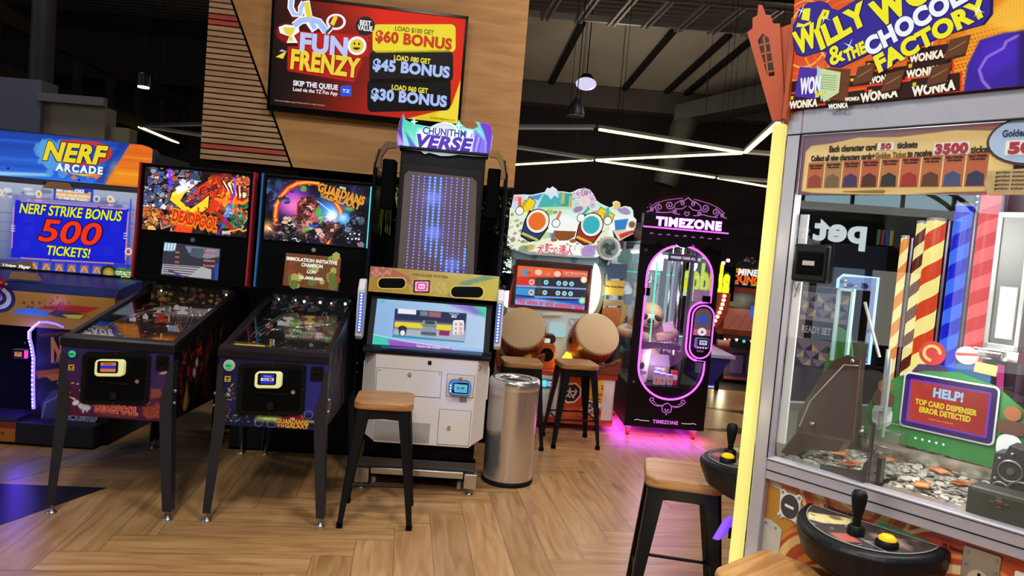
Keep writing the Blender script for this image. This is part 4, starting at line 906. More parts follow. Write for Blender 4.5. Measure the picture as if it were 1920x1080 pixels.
 c.poly([(440, 480), (515, 490), (515, 506), (440, 500)], '2030d0', .9, 3)
 c.ell((180, 145), 34, 40, '2a5a8a', .7, 14); c.glow((100, 500), 50, 'e09040', .9)
 for k in range(16): r = random.Random(50 + k); c.bolt((r.uniform(100, 600), r.uniform(430, 620)), (r.uniform(100, 600), r.uniform(430, 620)), 3, 'f0e8e0', k, .1, 4, .35, .5)
 for q in ((300, 480), (540, 560), (340, 600), (445, 330)): c.bolt((q[0] - 30, q[1]), (q[0] + 30, q[1] + 20), 6, 'fff4e8', q[0], .3, 5, .9, 1)
 for x, y in ((778, 568), (815, 565), (850, 575), (760, 605), (795, 610), (825, 608), (850, 615)): c.ell((x, y), 8, 6, 'f0f0f0')
 c.scatter(60, (85, 100, 915, 640), 2, 6, ['ffffff', 'ffd080', '80b0ff', '08080c'], 33, 'shard', .9)
def b_glass_text(P):
 P.text('GUARDIANS', (695, 235), 66, lit('e89a34'), 390, .002, .05, rot=-.22, outline=lit('20100a'), ow=.05); P.text('OF', (545, 226), 24, lit('e89a34'), 40, .002, .04, rot=-.2); P.text('THE', (548, 256), 24, lit('e89a34'), 52, .002, .04, rot=-.2)
 P.text('GALAXY', (715, 292), 64, lit('e89a34'), 290, .002, .05, rot=-.22, outline=lit('20100a'), ow=.05)
 P.text('MARVEL', (704, 186), 18, lit('f0e8e0'), 52, .002, .04, rot=-.2); P.text('STERN', (860, 652), 14, lit('e05a4a'), 48, .002, .03, rot=-.1)
def b_front(c):
 c.grad((150, 500), '161a3e', (700, 800), '2c2a78')
 for k in range(12): c.line([(90, 470 + 14 * k), (240, 478 + 14 * k)], 2, '2a3060', .7)
 for k in range(6): c.line([(700, 560 + 16 * k), (860, 570 + 16 * k)], 2, '3a3a90', .7)
 c.poly([(92, 860), (300, 880), (700, 890), (860, 900), (860, 1005), (92, 975)], '141830', .9, 14)
 n = c.fbm(16, 3); band = np.clip((c.Y < .2) & (c.X < .16), 0, 1)
 c.scatter(34, (130, 660, 220, 960), 8, 24, ['c8b43a', '7a7030', '3a4a3a', 'e8dc90', '8a2a2a', 'c04a3a', '505868'], 5, 'shard', .85); c.scatter(20, (200, 870, 420, 950), 8, 24, ['8a9aa0', '384048', 'c8ccc0', '5a6a50'], 6, 'shard', .8)
 c.line([(400, 920), (540, 930)], 40, 'b8d84a', .8, 16); c.line([(440, 922), (800, 942)], 14, 'e8f0a0', .8, 8); c.poly([(560, 920), (640, 890), (700, 880), (750, 990), (540, 985)], '8a1c3a', .9, 8); c.line([(690, 885), (745, 985)], 5, 'f08a30', .9, 2)
 for q in ((745, 890), (400, 950), (490, 960)):
  p = [(q[0] + 32 * cos(PI / 6 + k * PI / 3), q[1] + 32 * sin(PI / 6 + k * PI / 3)) for k in range(7)]; c.line(p, 5, '7a8ac8', .9)
def b_front_text(F):
 F.text('GUARDIANS', (636, 942), 32, ink('e0b03a'), 230, .0016, .04, outline=ink('6a2010'), ow=.05); F.text('OF THE', (556, 972), 20, ink('e0b03a'), 50, .0016, .04); F.text('GALAXY', (668, 974), 30, ink('e0b03a'), 165, .0016, .04, outline=ink('6a2010'), ow=.05); F.text('MARVEL', (637, 918), 10, ink('f0f0f0'), 30, .0016, .03)
def b_side(c, s_):
 n = c.fbm(6, 21); c.mix((n - .45) * 1.8, '1c1838'); f = lambda x: x if s_ > 0 else 1.25 - x
 for k in range(50):
  r = random.Random(k + 9); x = r.uniform(.03, .7); y = r.uniform(.02, .36)
  c.bolt((f(x), y), (f(x) + r.uniform(-.05, .05), y + r.uniform(.04, .14)), .024 * r.random() + .004, r.choice(['c87a3a', '5a2a5a', '7a3a2a', '2a3a7a', 'a86a4a', '3a2a4a']), k, .25, 5, .7, .002, True)
 c.poly([(f(.02), .04), (f(.16), .06), (f(.2), .13), (f(.05), .17)], '8a6a44', .8, .01); c.ell((f(.05), .34), .025, .025, 'e8c050', .8, .008)
def b_screen(P, o):
 for k in range(26):
  r = random.Random(k); x, y, q = r.uniform(285, 690), r.uniform(730, 950), r.uniform(18, 40)
  if r.random() < .75: x = r.choice((r.uniform(285, 360), r.uniform(600, 690), x))
  P.plate('display_hexagon', [(x + q * cos(PI / 6 + j * PI / 3), y + q * sin(PI / 6 + j * PI / 3)) for j in range(6)], lit(r.choice(['8aa050', 'b8b060', '6a7a3a', 'a08a50', '9a4a30']), .8), .003 + .0001 * k, .0003, o)
 W_ = lit('f4f0e4')
 P.text('IMMOLATION INITIATIVE', (488, 762), 26, W_, 385, .0068, .04, parent=o, rot=-.02); P.text('CHAMPION', (490, 797), 26, W_, 160, .0068, .04, parent=o, rot=-.02); P.text('LON', (487, 843), 24, W_, 64, .0068, .04, parent=o, rot=-.02); P.text('25,000,000', (483, 890), 24, W_, 180, .0068, .04, parent=o, rot=-.02)
P2 = dict(k='b', seed=17, label='pinball machine with blue-edged backbox, right of the red-edged one', side='0e0d16', armour='3a78c4',
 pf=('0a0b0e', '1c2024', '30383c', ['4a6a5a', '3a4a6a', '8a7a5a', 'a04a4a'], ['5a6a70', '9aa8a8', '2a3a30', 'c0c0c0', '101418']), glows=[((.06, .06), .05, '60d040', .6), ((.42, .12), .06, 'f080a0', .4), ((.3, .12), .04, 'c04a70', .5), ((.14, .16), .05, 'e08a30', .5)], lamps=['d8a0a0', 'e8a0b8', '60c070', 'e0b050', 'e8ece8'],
 ramps=[((-.2, .3), (-.1, .8)), ((.21, .3), (.12, .8)), ((.0, .4), (.2, .62)), ((-.15, .35), (.1, .55))], nled=6, card='e0cc34', bb=['2a3438', '4a5658', '1c2022', '7a8888', '6a5a3a'],
 front_sheet=[(88, 458), (865, 505), (858, 1005), (92, 972)], front_bg='161a3e', front_art=b_front, front_text=b_front_text, door=(235, 505, 480, 388), lock=(635, 716), reader=(368, 562, 188, 122),
 start=(165, 528), start_r=43, ring='cfc2b0', sticker=(160, 629), plunger=(790, 575), side_art=b_side,
 glass_sheet=[(88, 85), (925, 178), (910, 682), (78, 598)], glass_art=b_glass, glass_text=b_glass_text,
 spk_sheet=[(60, 612), (915, 690), (895, 1010), (45, 955)], grilles=[(88, 690, 240, 915), (730, 750, 875, 970)], screen=[(272, 700), (717, 742), (700, 980), (258, 938)], scr_bg='7a4a2a', screen_art=b_screen, spk_lock=(497, 684))
pinball(P1, -2.045, 3.729, .061)
pinball(P2, -1.242, 3.801, .092)
t = thing('cable_box', 'low dark navy plinth standing behind the blue-edged pinball machine', 'plinth', (-1.5, 5.12, 0), .1)
g = G(); g.box(-.45, .42, 0, .12, .01, .40); g.build('front_board', mat('navy_board', '12141c', .6), t, .004)
g = G(); g.box(-.45, .42, -.01, .12, 0, .012); g.build('skirting', BLACKM, t)

# ================================================================== rhythm game cabinet
def rhythm():
 t = thing('rhythm_game_cabinet', 'white rhythm game cabinet with blue light rain panel and turquoise header', 'arcade machine', (-.515, 4.52, 0), .06)
 g = G(); g.box(-.35, .36, .03, .85, .205, .30); g.box(-.33, .33, .05, .85, .06, .205); g.build('base', BLACKM, t, .004)
 g = G(); g.box(-.36, .375, .0, .10, .148, .205); g.prism([(-.36, .0), (.375, .0), (.375, .1), (-.36, .1)], 'xy', .195, .205); g.build('base_plate', mat('grey_plate', '4c4a4a', .4, .5), t, .004)
 g = G(); g.box(-.29, .302, -.03, .0, .105, .148); g.build('foot_bar', mat('polished_bar', 'c8c4bc', .22, .9), t, .004)
 for x0, x1 in ((-.385, -.30), (.308, .39)):
  g = G(); g.box(x0, x1, -.035, .04, .045, .14); b = g.build('foot_block', mat('polished_bar', 'c8c4bc'), t, .004)
  cx = (x0 + x1) / 2; g = G(); g.cyl((cx, 0, .012), (cx, 0, .05), .008, n=8); g.lathe((cx, 0, 0), [(.024, 0), (.024, .006), (.01, .014)], 16); g.build('leveller_foot', SCREWM, b)
  cc = cx + (.07 if cx < 0 else -.07); g = G(); g.cyl((cc - .012, .06, .035), (cc + .012, .06, .035), .035, n=20); g.build('caster', mat('caster_grey', '8a8a8c', .5), t)
 # white lower body, chamfered both ways
 def ring(z, e, ch): return [(-.30 - e, e * 0, z), (.332 + e, 0, z), (.412 + e, ch, z), (.412 + e, .72, z), (-.392 - e, .72, z), (-.392 - e, ch, z)]
 g = G(); R = [[(-.285, .0, .302), (.320, .0, .302), (.345, .10, .302), (.345, .72, .302), (-.33, .72, .302), (-.33, .10, .302)], [(-.292, 0, .315), (.33, 0, .315), (.412, .10, .345), (.412, .72, .345), (-.392, .72, .345), (-.392, .10, .345)],
  [(-.312, 0, .875), (.338, 0, .875), (.412, .09, .875), (.412, .72, .875), (-.392, .72, .875), (-.392, .09, .875)]]
 g.rings(R); g.build('lower_body', WHITE, t, .004)
 for x0, x1 in ((-.402, -.39), (.41, .422)): g = G(); g.box(x0, x1, .12, .35, .60, .80); g.build('side_bumper', WHITEP, t, .003)
 EDGE = mat('panel_shadow_gap', '77706c', .7)
 def door(nm, x0, x1, z0, z1):
  g = G(); g.box(x0, x1, -.0025, .002, z0, z1); o = g.build(nm, EDGE, t); g = G(); g.box(x0 + .003, x1 - .003, -.006, -.002, z0 + .003, z1 - .003); g.build('door_face', WHITE, o, .001); return o
 d1 = door('upper_hatch', -.30, .115, .615, .785); d2 = door('service_door', .115, .322, .315, .545); d3 = door('reader_hatch', .148, .325, .63, .775)
 for d, (x, z) in ((d1, (-.09, .757)), (d2, (.185, .43)), (d3, (.235, .75))):
  g = G(); g.cyl((x, -.006, z), (x, -.016, z), .013, n=16); g.cyl((x, -.016, z), (x, -.019, z), .006, n=10); g.build('lock', CHROME, d)
 g = G()
 for x in (-.28, .10): g.cyl((x, -.006, .77), (x, -.009, .77), .004, n=8)
 g.build('hatch_screw', SCREWM, d1)
 g = G(); g.box(.02, .042, -.004, .004, .825, .85); g.build('jack_socket', BLACKG, t)
 g = G(); g.tube([(.345 + .016 * cos(a), .01, .83 + .016 * sin(a)) for a in [k * .8 for k in range(8)]], .004, 6, True, True); g.build('headphone_hook', SCREWM, t)
 # perforated speaker panel
 m = bpy.data.materials.new('perforated_grey'); m.use_nodes = True; nt = m.node_tree; b = nt.nodes['Principled BSDF']; tc = nt.nodes.new('ShaderNodeTexCoord'); ck = nt.nodes.new('ShaderNodeTexVoronoi'); ck.inputs['Scale'].default_value = 110; ck.inputs['Randomness'].default_value = 0
 cr = nt.nodes.new('ShaderNodeValToRGB'); cr.color_ramp.elements[0].position = .25; cr.color_ramp.elements[0].color = (.12, .115, .11, 1); cr.color_ramp.elements[1].position = .35; cr.color_ramp.elements[1].color = (.42, .4, .39, 1)
 nt.links.new(tc.outputs['Object'], ck.inputs['Vector']); nt.links.new(ck.outputs['Distance'], cr.inputs[0]); nt.links.new(cr.outputs[0], b.inputs['Base Color'])
 g = G(); g.box(-.292, .065, -.003, .003, .318, .445); g.build('speaker_grille', m, t)
 # card reader with blue ring, and the square payment pad
 g = G(); g.prism(rrect(.165, .65, .305, .745, .03), 'xz', -.045, -.005); rd = g.build('card_reader', mat('reader_grey', '3c4450', .3), t, .006)
 Pr = Panel(rd, (.165, -.046, .65), (1, 0, 0), (0, 0, 1), .14, .095)
 Pr.plate('reader_glow', rrect(.004, .004, .136, .091, .026), glow('blue_ring', '2a7ae8', 1.6), .0, .001); Pr.plate('reader_face', rrect(.02, .012, .126, .084, .012), BLACKG, .001, .0012); Pr.plate('reader_screen', rrect(.036, .02, .118, .072, .004), lit('6ac4d8', .9), .0024, .0006); Pr.text('$2.40', (.075, .048), .018, lit('1c4a6a'), .05, .0034, .03); Pr.text('Tap your card', (.077, .03), .008, lit('1c4a6a'), .06, .0034)
 g = G()
 for k in range(3): g.ball((.176, -.048, .675 + .018 * k), .004, 8)
 g.build('reader_led', glow('blue_white_led', 'c8e4ff', 4), rd)
 point('reader_light', (.20, -.09, .70), .35, (.25, .35, 1.0), .03, t)
 g = G(); g.box(.238, .285, -.004, .002, .60, .637); g.build('payment_pad', mat('pad_grey', '8a8784', .5), t)
 # control slider deck
 g = G(); g.prism([(-.01, .875), (-.01, .898), (.04, .915), (.16, .915), (.16, .875)], 'yz', -.40, .42); g.build('control_deck', BLACK, t, .004)
 g = G(); g.prism([(-.028, .905), (-.02, .915), (.05, .925), (.05, .912)], 'yz', -.285, .36); g.build('touch_slider', glass_mat('smoked_slider', (.5, .55, .7), 1.5), t)
 # monitor
 mt = math.atan2(.1, .30); O = Vector((-.352, .08, .918)); U = Vector((1, 0, 0)); W = Vector((0, sin(mt), cos(mt)))
 g = G(); N = U.cross(W)
 pts = [O + U * x + W * y + N * d for d in (-.06, -.004) for x, y in ((-.04, -.01), (.76, -.01), (.76, .325), (-.04, .325))]; g.hexa(pts); g.build('monitor_housing', BLACK, t, .004)
 Pm = Panel(t, O, U, W, .72, .305, [(128, 142), (606, 186), (603, 393), (97, 352)])
 c = Pm.canvas(220, '9ec4e4'); c.grad((120, 330), '86b0dc', (600, 200), 'b4cce8'); c.poly([(97, 300), (300, 352), (400, 400), (90, 400)], '3ac8b0', .9, 6); c.poly([(170, 330), (460, 375), (460, 400), (190, 400)], 'a83cc8', .95, 6); c.poly([(480, 372), (610, 380), (610, 400), (480, 400)], '8ab8f0', .9, 6); c.poly([(520, 176), (607, 184), (607, 235), (560, 215)], '3ac89a', .9, 8); c.poly([(440, 170), (545, 178), (590, 215), (560, 220)], '8a5ad0', .8, 10); c.line([(100, 305), (250, 338), (450, 372)], 3, 'e8f4ff', .9, 1); c.ell((150, 155), 10, 8, '3ab8a8', .7, 4)
 c.poly([(206, 188), (522, 213), (517, 347), (192, 320)], '16204c'); c.grad
 c.poly([(200, 275), (519, 290), (517, 347), (192, 320)], 'a8b0bc', 1, 2); c.poly([(203, 240), (520, 262), (519, 295), (200, 280)], '6a7890', 1, 6)
 c.poly([(204, 247), (460, 266), (459, 290), (202, 271)], 'e6cf28'); c.poly([(192, 318), (517, 346), (516, 340), (193, 306)], '2a8ac0')
 c.poly([(219, 188), (300, 194), (299, 216), (217, 210)], 'e8e8f0'); c.poly([(318, 200), (352, 203), (350, 224), (316, 221)], '6a7a8a'); c.poly([(356, 203), (410, 207), (409, 230), (354, 226)], 'a05a60')
 c.poly([(330, 242), (392, 247), (388, 318), (326, 313)], '8a94a0'); c.poly([(340, 244), (384, 248), (382, 262), (339, 258)], '2a3448')
 c.poly([(322, 293), (390, 299), (389, 314), (320, 308)], '50586a'); c.poly([(404, 289), (450, 293), (448, 315), (402, 311)], '8a1a5a')
 c.ell((238, 280), 20, 14, '16161c'); c.ell((238, 295), 17, 20, '20222a'); c.ell((238, 300), 11, 13, 'e8e8ec')   # a plain skittle shape
 scr = Pm.art('monitor_screen', c, EMIT); Pm.target = scr
 Pm.plate('score_card', rrect(463, 243, 512, 310, 9), lit('e4e4ec'), .001, .0006)
 for k in range(3):
  Pm.text('%d' % (10 * (3 - k)), (498, 262 + 20 * k), 14, lit('d86a3a'), 14, .002, .04); Pm.text('x', (477, 262 + 20 * k), 10, lit('d86a3a'), 10, .002, .04)
 Pm.text('PLEASE WAIT', (355, 267), 10, lit('3a6a4a'), 72, .001, .03, rot=-.04); Pm.text('GO', (467, 226), 12, lit('e8f0ff'), 24, .001, .03); Pm.text('00:00', (467, 215), 6, lit('c8d8f0'), 44, .001, .0); Pm.text('TOUCH THE SCREEN', (355, 368), 8, lit('ffd8ff'), 110, .001, .03, rot=-.04)
 # side light towers
 for s_ in (-1, 1):
  x0, x1 = sorted((s_ * .425, s_ * .468)); x0 += .008; x1 += .008
  g = G(); g.prism([(.03, .97), (.02, 1.27), (.06, 1.335), (.12, 1.335), (.15, 1.20), (.13, .955), (.06, .945)], 'yz', x0, x1); w = g.build('light_tower', WHITEP, t, .008)
  xi = (x1 if s_ < 0 else x0); g = G(); g.box(xi - .002, xi + .002, .028, .045, .99, 1.25); xf_ = sorted((xi - s_ * .0, xi + s_ * .03))
  g = G(); g.box(xf_[0], xf_[1], .016, .024, 1.0, 1.25); g.build('light_window', glow('blue_window', '5a78e0', .8), w)
  g = G()
  for k in range(13): g.ball((sum(xf_) / 2, .014, 1.01 + .019 * k), .0062, 8)
  g.build('light_dots', glow('blue_dots', 'd8e4ff', 5), w)
 # yellow speaker bar
 g = G(); g.prism([(.13, 1.262), (.15, 1.385), (.30, 1.385), (.30, 1.262)], 'yz', -.405, .43); g.build('speaker_bar', mat('bar_black', '141216', .4), t, .003)
 O = Vector((-.408, .122, 1.255)); W = Vector((0, .022, .13)); Py = Panel(t, O, U, W, .842, .165, [(80, 885), (838, 950), (832, 1082), (78, 1040)])
 c = Py.canvas(220, 'c9b048'); c.grad((100, 900), 'b8923c', (800, 1060), 'd8c85a'); n = c.fbm(18, 5); c.mix((n - .55) * 2, 'e0d49a')
 c.poly([(80, 880), (200, 890), (330, 950), (370, 1010), (250, 960), (78, 950)], 'c0606a', .8, 5); c.scatter(30, (90, 890, 220, 945), 5, 11, ['e0b060', 'd8a0a0'], 3, 'ell', .7); c.poly([(560, 1060), (640, 980), (760, 945), (830, 955), (700, 990), (620, 1066)], '5a9a98', .75, 6)
 for k in range(18): c.bolt((340 + 12 * k, 980), (346 + 13 * k, 1045), 3, 'f0e090', k, .3, 6, .6, .5)
 bar = Py.art('bar_face', c, PRINTG)
 for q in ((228, 990), (672, 1035)):
  x, y = q; Py.plate('speaker_port_rim', rrect(x - 94, y - 36, x + 94, y + 36, 34), ink('e8cf5a'), .0, .003, bar); Py.plate('speaker_port', rrect(x - 86, y - 29, x + 86, y + 29, 28), BLACKG, .003, .0015, bar)
 Py.plate('emblem_frame', rrect(366, 972, 462, 1042, 4), BLACKG, .0, .003, bar); Py.plate('emblem', rrect(374, 979, 455, 1036, 3), lit('f0a0d8'), .003, .001, bar); Py.plate('emblem_ring', rrect(385, 986, 444, 1029, 14), lit('e0285a'), .004, .0008, bar); Py.plate('emblem_core', rrect(393, 992, 436, 1023, 10), lit('f8c8e8'), .0048, .0006, bar); Py.text('nesica', (414, 1007), 12, lit('c83a7a'), 34, .0056, .02, parent=bar)
 Py.text('VISUALIZE SYSTEM', (460, 945), 14, ink('8a7a4a'), 210, .001, .03, parent=bar, rot=0)
 # tall panel with the rain of blue LEDs
 g = G(); g.box(-.272, .285, .20, .52, 1.385, 2.19); g.build('panel_housing', BLACK, t, .006)
 Pl = Panel(t, (-.258, .197, 1.40), U, (0, 0, 1), .526, .70, [(268, 300), (752, 345), (690, 950), (232, 905)])
 Pl.plate('light_panel_frame', [(268, 300), (752, 345), (690, 950), (232, 905)], mat('panel_surround', '221d22', .35), -.001, .003, t)
 o = Pl.plate('light_panel', [(305, 342), (690, 384), (718, 410), (688, 945), (250, 906), (283, 365)], mat('smoked_panel', '6e6458', .16, 0, .2, 3), .002, .003, t)
 xs = [336, 370, 403, 436, 467, 502, 535, 567, 600, 634, 669]
 rnd = random.Random(3)
 dim = glow('rain_led', '7a6cff', 2.0); hi = glow('rain_led_bright', '4a6cff', 3.2)
 for k, x in enumerate(xs):
  x1 = x - 36 - (0 if k < 5 else 3); y0 = 372 + 3.2 * k if k < 6 else 385 + 3 * (k - 6); y1 = 905 + 3.6 * k
  gd, gh = G(), G(); n_ = 31
  for i in range(n_):
   f = i / (n_ - 1); y = y0 + f * (y1 - y0); xx = x + f * (x1 - x)
   br = (k in (3,) and f < .80) or (k in (4, 5) and f < .84) or (k == 6 and .72 < f < .92) or (k in (7, 8, 9) and f > .84) or (k == 10 and .72 < f < .93)
   disc(Pl, gh if br else gd, (xx, y), 7.2 if br else 4.6, .005, .007, 8)
  p_ = None
  if gd.v: p_ = gd.build('led_column', dim, t)
  if gh.v: gh.build('bright_dots', hi, p_)
 for q, r_ in (((450, 500), 1.), ((455, 700), 1.), ((560, 880), .6)):
  x, y = Pl.map(q); pos = Pl.at(x, y, .05); point('panel_light', tuple(pos), 1.1 * r_, (.12, .16, 1), .06, t)
 Pl.text('CHUNITHM', (480, 395), 30, mat('faint_violet', '5a50a0', .3), 190, .0052, .0, parent=o); Pl.text('SEGA', (605, 918), 18, mat('faint_violet', '5a50a0'), 50, .0052, .03, parent=o)
 # header: backlit curved sheet with cut outline
 g = G(); g.prism([(.20, 2.185), (.155, 2.20), (.16, 2.215), (.25, 2.22), (.25, 2.185)], 'yz', -.28, .30); g.build('header_sill', BLACK, t, .003)
 g = G(); g.box(-.26, .28, .22, .36, 2.19, 2.34); g.build('header_box', BLACK, t, .004)
 Ph = Panel(t, (-.298, .175, 2.195), U, (0, -.06, 1), .615, .245, [(252, -10), (808, 62), (798, 250), (248, 186)])
 hd = [(248, 186), (246, 120), (255, 50), (276, 10), (290, 40), (320, 55), (345, 32), (350, 66), (440, 84), (480, 70), (525, 62), (565, 72), (590, 84), (606, 55), (620, 78), (650, 100), (690, 108), (720, 96), (700, 68), (740, 78), (760, 78), (795, 96), (804, 150), (798, 200), (790, 250), (700, 243), (610, 232), (560, 236), (510, 234), (440, 215), (415, 222), (390, 205)]
 c = Ph.canvas(240, '6ac8b4'); c.grad((300, 60), '48c0a0', (330, 210), 'a0dcd8'); c.poly([(370, 95), (690, 110), (680, 240), (380, 210)], 'd8e4f4', 1, 12)
 c.poly([(248, 190), (246, 100), (260, 30), (276, 10), (272, 90), (290, 190)], '5a2a9a', 1, 3); c.poly([(250, 170), (300, 180), (250, 110)], 'c8a8f0', .8, 10); c.poly([(700, 110), (765, 170), (770, 250), (690, 240), (690, 180)], '7a6ad8', 1, 8); c.poly([(720, 60), (806, 90), (790, 250), (770, 245), (770, 180)], '6a3ab8', 1, 4); c.poly([(700, 68), (750, 120), (770, 180), (740, 130)], '58c8d8', 1, 3)
 for k in range(7): c.line([(640 + 14 * k, 200 + 4 * k), (655 + 14 * k, 120 + 6 * k)], 5, 'd8c8f8' if k % 2 else '5038b8', .7, 1)
 c.ring((525, 150), 88, 8, 'f4f4fc', .9, 1); c.ell((525, 150), 82, 82, 'e4dcf4', .5, 8); c.ell((525, 98), 40, 24, 'e0c0d8', .8, 14)
 c.poly([(292, 100), (330, 190), (380, 205), (320, 130)], '4a4ac0', .8, 4)
 hs = Ph.art('header_sheet', c, EMITB, .004)
 # cut the sheet to its outline
 trim(hs, c, hd)
 Ph.plate('header_backing', hd, mat('header_edge', 'c8d8e0', .3), -.012, .014, t)
 Ph.target = hs
 Ph.text('CHUNITHM', (525, 116), 38, lit('2a4a9a'), 235, .006, .025, outline=lit('f8f8ff'), ow=.05); Ph.text('VERSE', (530, 170), 66, lit('5a3ab8'), 300, .006, .05, shear=.22, outline=lit('f8f8ff'), ow=.04); Ph.text('LUMINOUS', (522, 208), 10, lit('2a8a9a'), 130, .006, .03)
 for q in ((345, 55), (606, 85)): Ph.plate('sparkle', star(q[0], q[1], 24, 6, 4), lit('f8fcff'), .006, .001)
 point('header_glow', (0, .0, 2.3), .8, (.6, .9, 1.), .1, t)
 # side frames with arms bending in to the header, hanging speakers, clear side screens
 for s_ in (-1, 1):
  g = G(); x = s_ * .428
  g.tube([(x, .16, 1.25), (x, .18, 2.08), (x - s_ * .02, .18, 2.17), (x - s_ * .09, .19, 2.225), (s_ * .28, .2, 2.215)], .012, 8)
  g.box(min(x - .01, x + .01), max(x - .01, x + .01), .16, .45, 1.27, 2.06); fr = g.build('side_frame', mat('frame_blueblack', '10101c', .25, .3), t)
  g = G(); g.prism([(x, 2.06), (x + s_ * .006, 2.14), (x - s_ * .06, 2.235), (s_ * .285, 2.235), (s_ * .285, 2.20), (x - s_ * .07, 2.19), (x - s_ * .035, 2.13), (x - s_ * .035, 2.06)], 'xz', .17, .21); g.build('bent_arm', mat('bronze_arm', '8a7040', .35, .7) if s_ > 0 else mat('timber_arm', '6a4a32', .5, .2), fr)
  g = G(); g.box(s_ * .35 - .043, s_ * .35 + .043, .24, .38, 1.80, 2.13); g.box(s_ * .42 - .03, s_ * .42 + .03, .26, .34, 1.96, 2.0); g.build('hanging_speaker', BLACKM, t, .01)
 g = G(); g.box(-.40, .42, .52, .56, .9, 1.7); g.box(-.38, .40, .10, .7, .9, .93); g.build('rear_panel', BLACKM, t)
rhythm()

# ---- plants on the partition behind it
LEAF1 = mat('dark_leaf', '1c2c12', .55, 0, .5, 30); LEAF2 = mat('variegated_leaf', '8a9a4a', .5, 0, .3, 20); LEAF3 = mat('lime_leaf', '7a9a30', .5, 0, .3, 20)
def bush(g, c, r, n, seed, ln=.06):
 rnd = random.Random(seed)
 for _ in range(n):
  p = Vector(c) + Vector((rnd.uniform(-1, 1) * r[0], rnd.uniform(-1, 1) * r[1], rnd.uniform(-1, 1) * r[2]))
  a = rnd.uniform(0, 6.28); d = Vector((cos(a), -abs(sin(a)) * .8, rnd.uniform(-.9, .4))).normalized(); s_ = d.cross(Vector((0, 0, 1))).normalized(); L_ = ln * rnd.uniform(.6, 1.2); w = L_ * .28
  up_ = s_.cross(d) * L_ * .12
  g.add([p, p + d * L_ * .5 + s_ * w + up_, p + d * L_, p + d * L_ * .5 - s_ * w + up_, p + d * L_ * .5], [(0, 1, 4), (1, 2, 4), (2, 3, 4), (3, 0, 4)])
def plant(name, label, loc, parts):
 t = thing(name, label, 'plant', loc, .1)
 g = G(); g.lathe((0, .05, 0), [(.07, -.02), (.085, .10), (.08, .11)], 18); g.box(-.03, .03, .05, .2, -.02, .0); g.build('pot', BLACKM, t)
 for nm, m, f in parts: g = G(); f(g); g.build(nm, m, t)
 return t
def blades(g, c, n, L_, seed, drop=.6):
 rnd = random.Random(seed)
 for k in range(n):
  a = rnd.uniform(0, 6.28); d = Vector((cos(a), -abs(sin(a)) * .7, 0)); l = L_ * rnd.uniform(.7, 1.2); s_ = Vector((-d.y, d.x, 0)).normalized() * .008
  pts = [Vector(c) + d * l * t_ * .75 + Vector((0, 0, l * (.75 * t_ - (1.0 + drop) * t_ * t_))) for t_ in [i / 7 for i in range(8)]]
  vs_ = []
  for i, p in enumerate(pts): w = 1 - .85 * abs(i / 7 - .3); vs_ += [p - s_ * w, p + s_ * w + Vector((0, 0, .003))]
  g.add(vs_, [(2 * i, 2 * i + 1, 2 * i + 3, 2 * i + 2) for i in range(7)])
plant('spider_plant', 'pale striped spider plant left of the tall blue-lit panel', (-.94, 5.17, 1.80), [('leaves', LEAF2, lambda g: (blades(g, (0, 0, .12), 46, .30, 2), bush(g, (0, 0, .2), (.1, .06, .1), 60, 3, .05)))])
plant('hanging_fern', 'dark hanging fern low on the left of the blue-lit panel', (-.90, 5.16, 1.42), [('fronds', LEAF1, lambda g: (bush(g, (0, 0, .1), (.17, .07, .26), 700, 5, .06),))])
plant('hanging_fern', 'dark bushy fern right of the blue-lit panel', (-.2, 5.15, 1.42), [('fronds', LEAF1, lambda g: (bush(g, (0, 0, .18), (.085, .06, .34), 650, 6, .06), blades(g, (0, 0, .0), 20, .12, 8, 1.2)))])
plant('trailing_plant', 'lime trailing plant at the right hanging speaker', (-.12, 5.22, 1.93), [('leaves', LEAF3, lambda g: (bush(g, (0, 0, .02), (.035, .04, .10), 90, 9, .04),))])
plant('spiky_plant', 'olive spiky plant peeking out right of the rhythm cabinet', (-.075, 5.38, 1.31), [('leaves', LEAF3, lambda g: (blades(g, (0, 0, .25), 16, .10, 12, .4),)), ('dark_leaves', LEAF1, lambda g: (bush(g, (-.01, 0, .2), (.045, .05, .2), 200, 13, .055),))])
from mathutils.geometry import tessellate_polygon
def plate_hole(g, outer, inner, y0, y1):
 """upright plate (x,z outline) with an opening cut through it"""
 allp = outer + inner; n, m = len(outer), len(inner)
 tr = tessellate_polygon([[Vector((p[0], p[1], 0)) for p in outer], [Vector((p[0], p[1], 0)) for p in inner]])
 vs_ = [(x, y0, z) for x, z in allp] + [(x, y1, z) for x, z in allp]; N_ = n + m
 fs = [t_ for t_ in tr] + [tuple(N_ + i for i in t_[::-1]) for t_ in tr]
 fs += [(i, (i + 1) % n, N_ + (i + 1) % n, N_ + i) for i in range(n)] + [(n + i, n + (i + 1) % m, N_ + n + (i + 1) % m, N_ + n + i) for i in range(m)]
 return g.add(vs_, fs)
def spiral(c, r0, r1, a0, turns, n=22):
 return [(c[0] + (r0 + (r1 - r0) * i / n) * cos(a0 + turns * 2 * PI * i / n), c[1] + (r0 + (r1 - r0) * i / n) * sin(a0 + turns * 2 * PI * i / n)) for i in range(n + 1)]
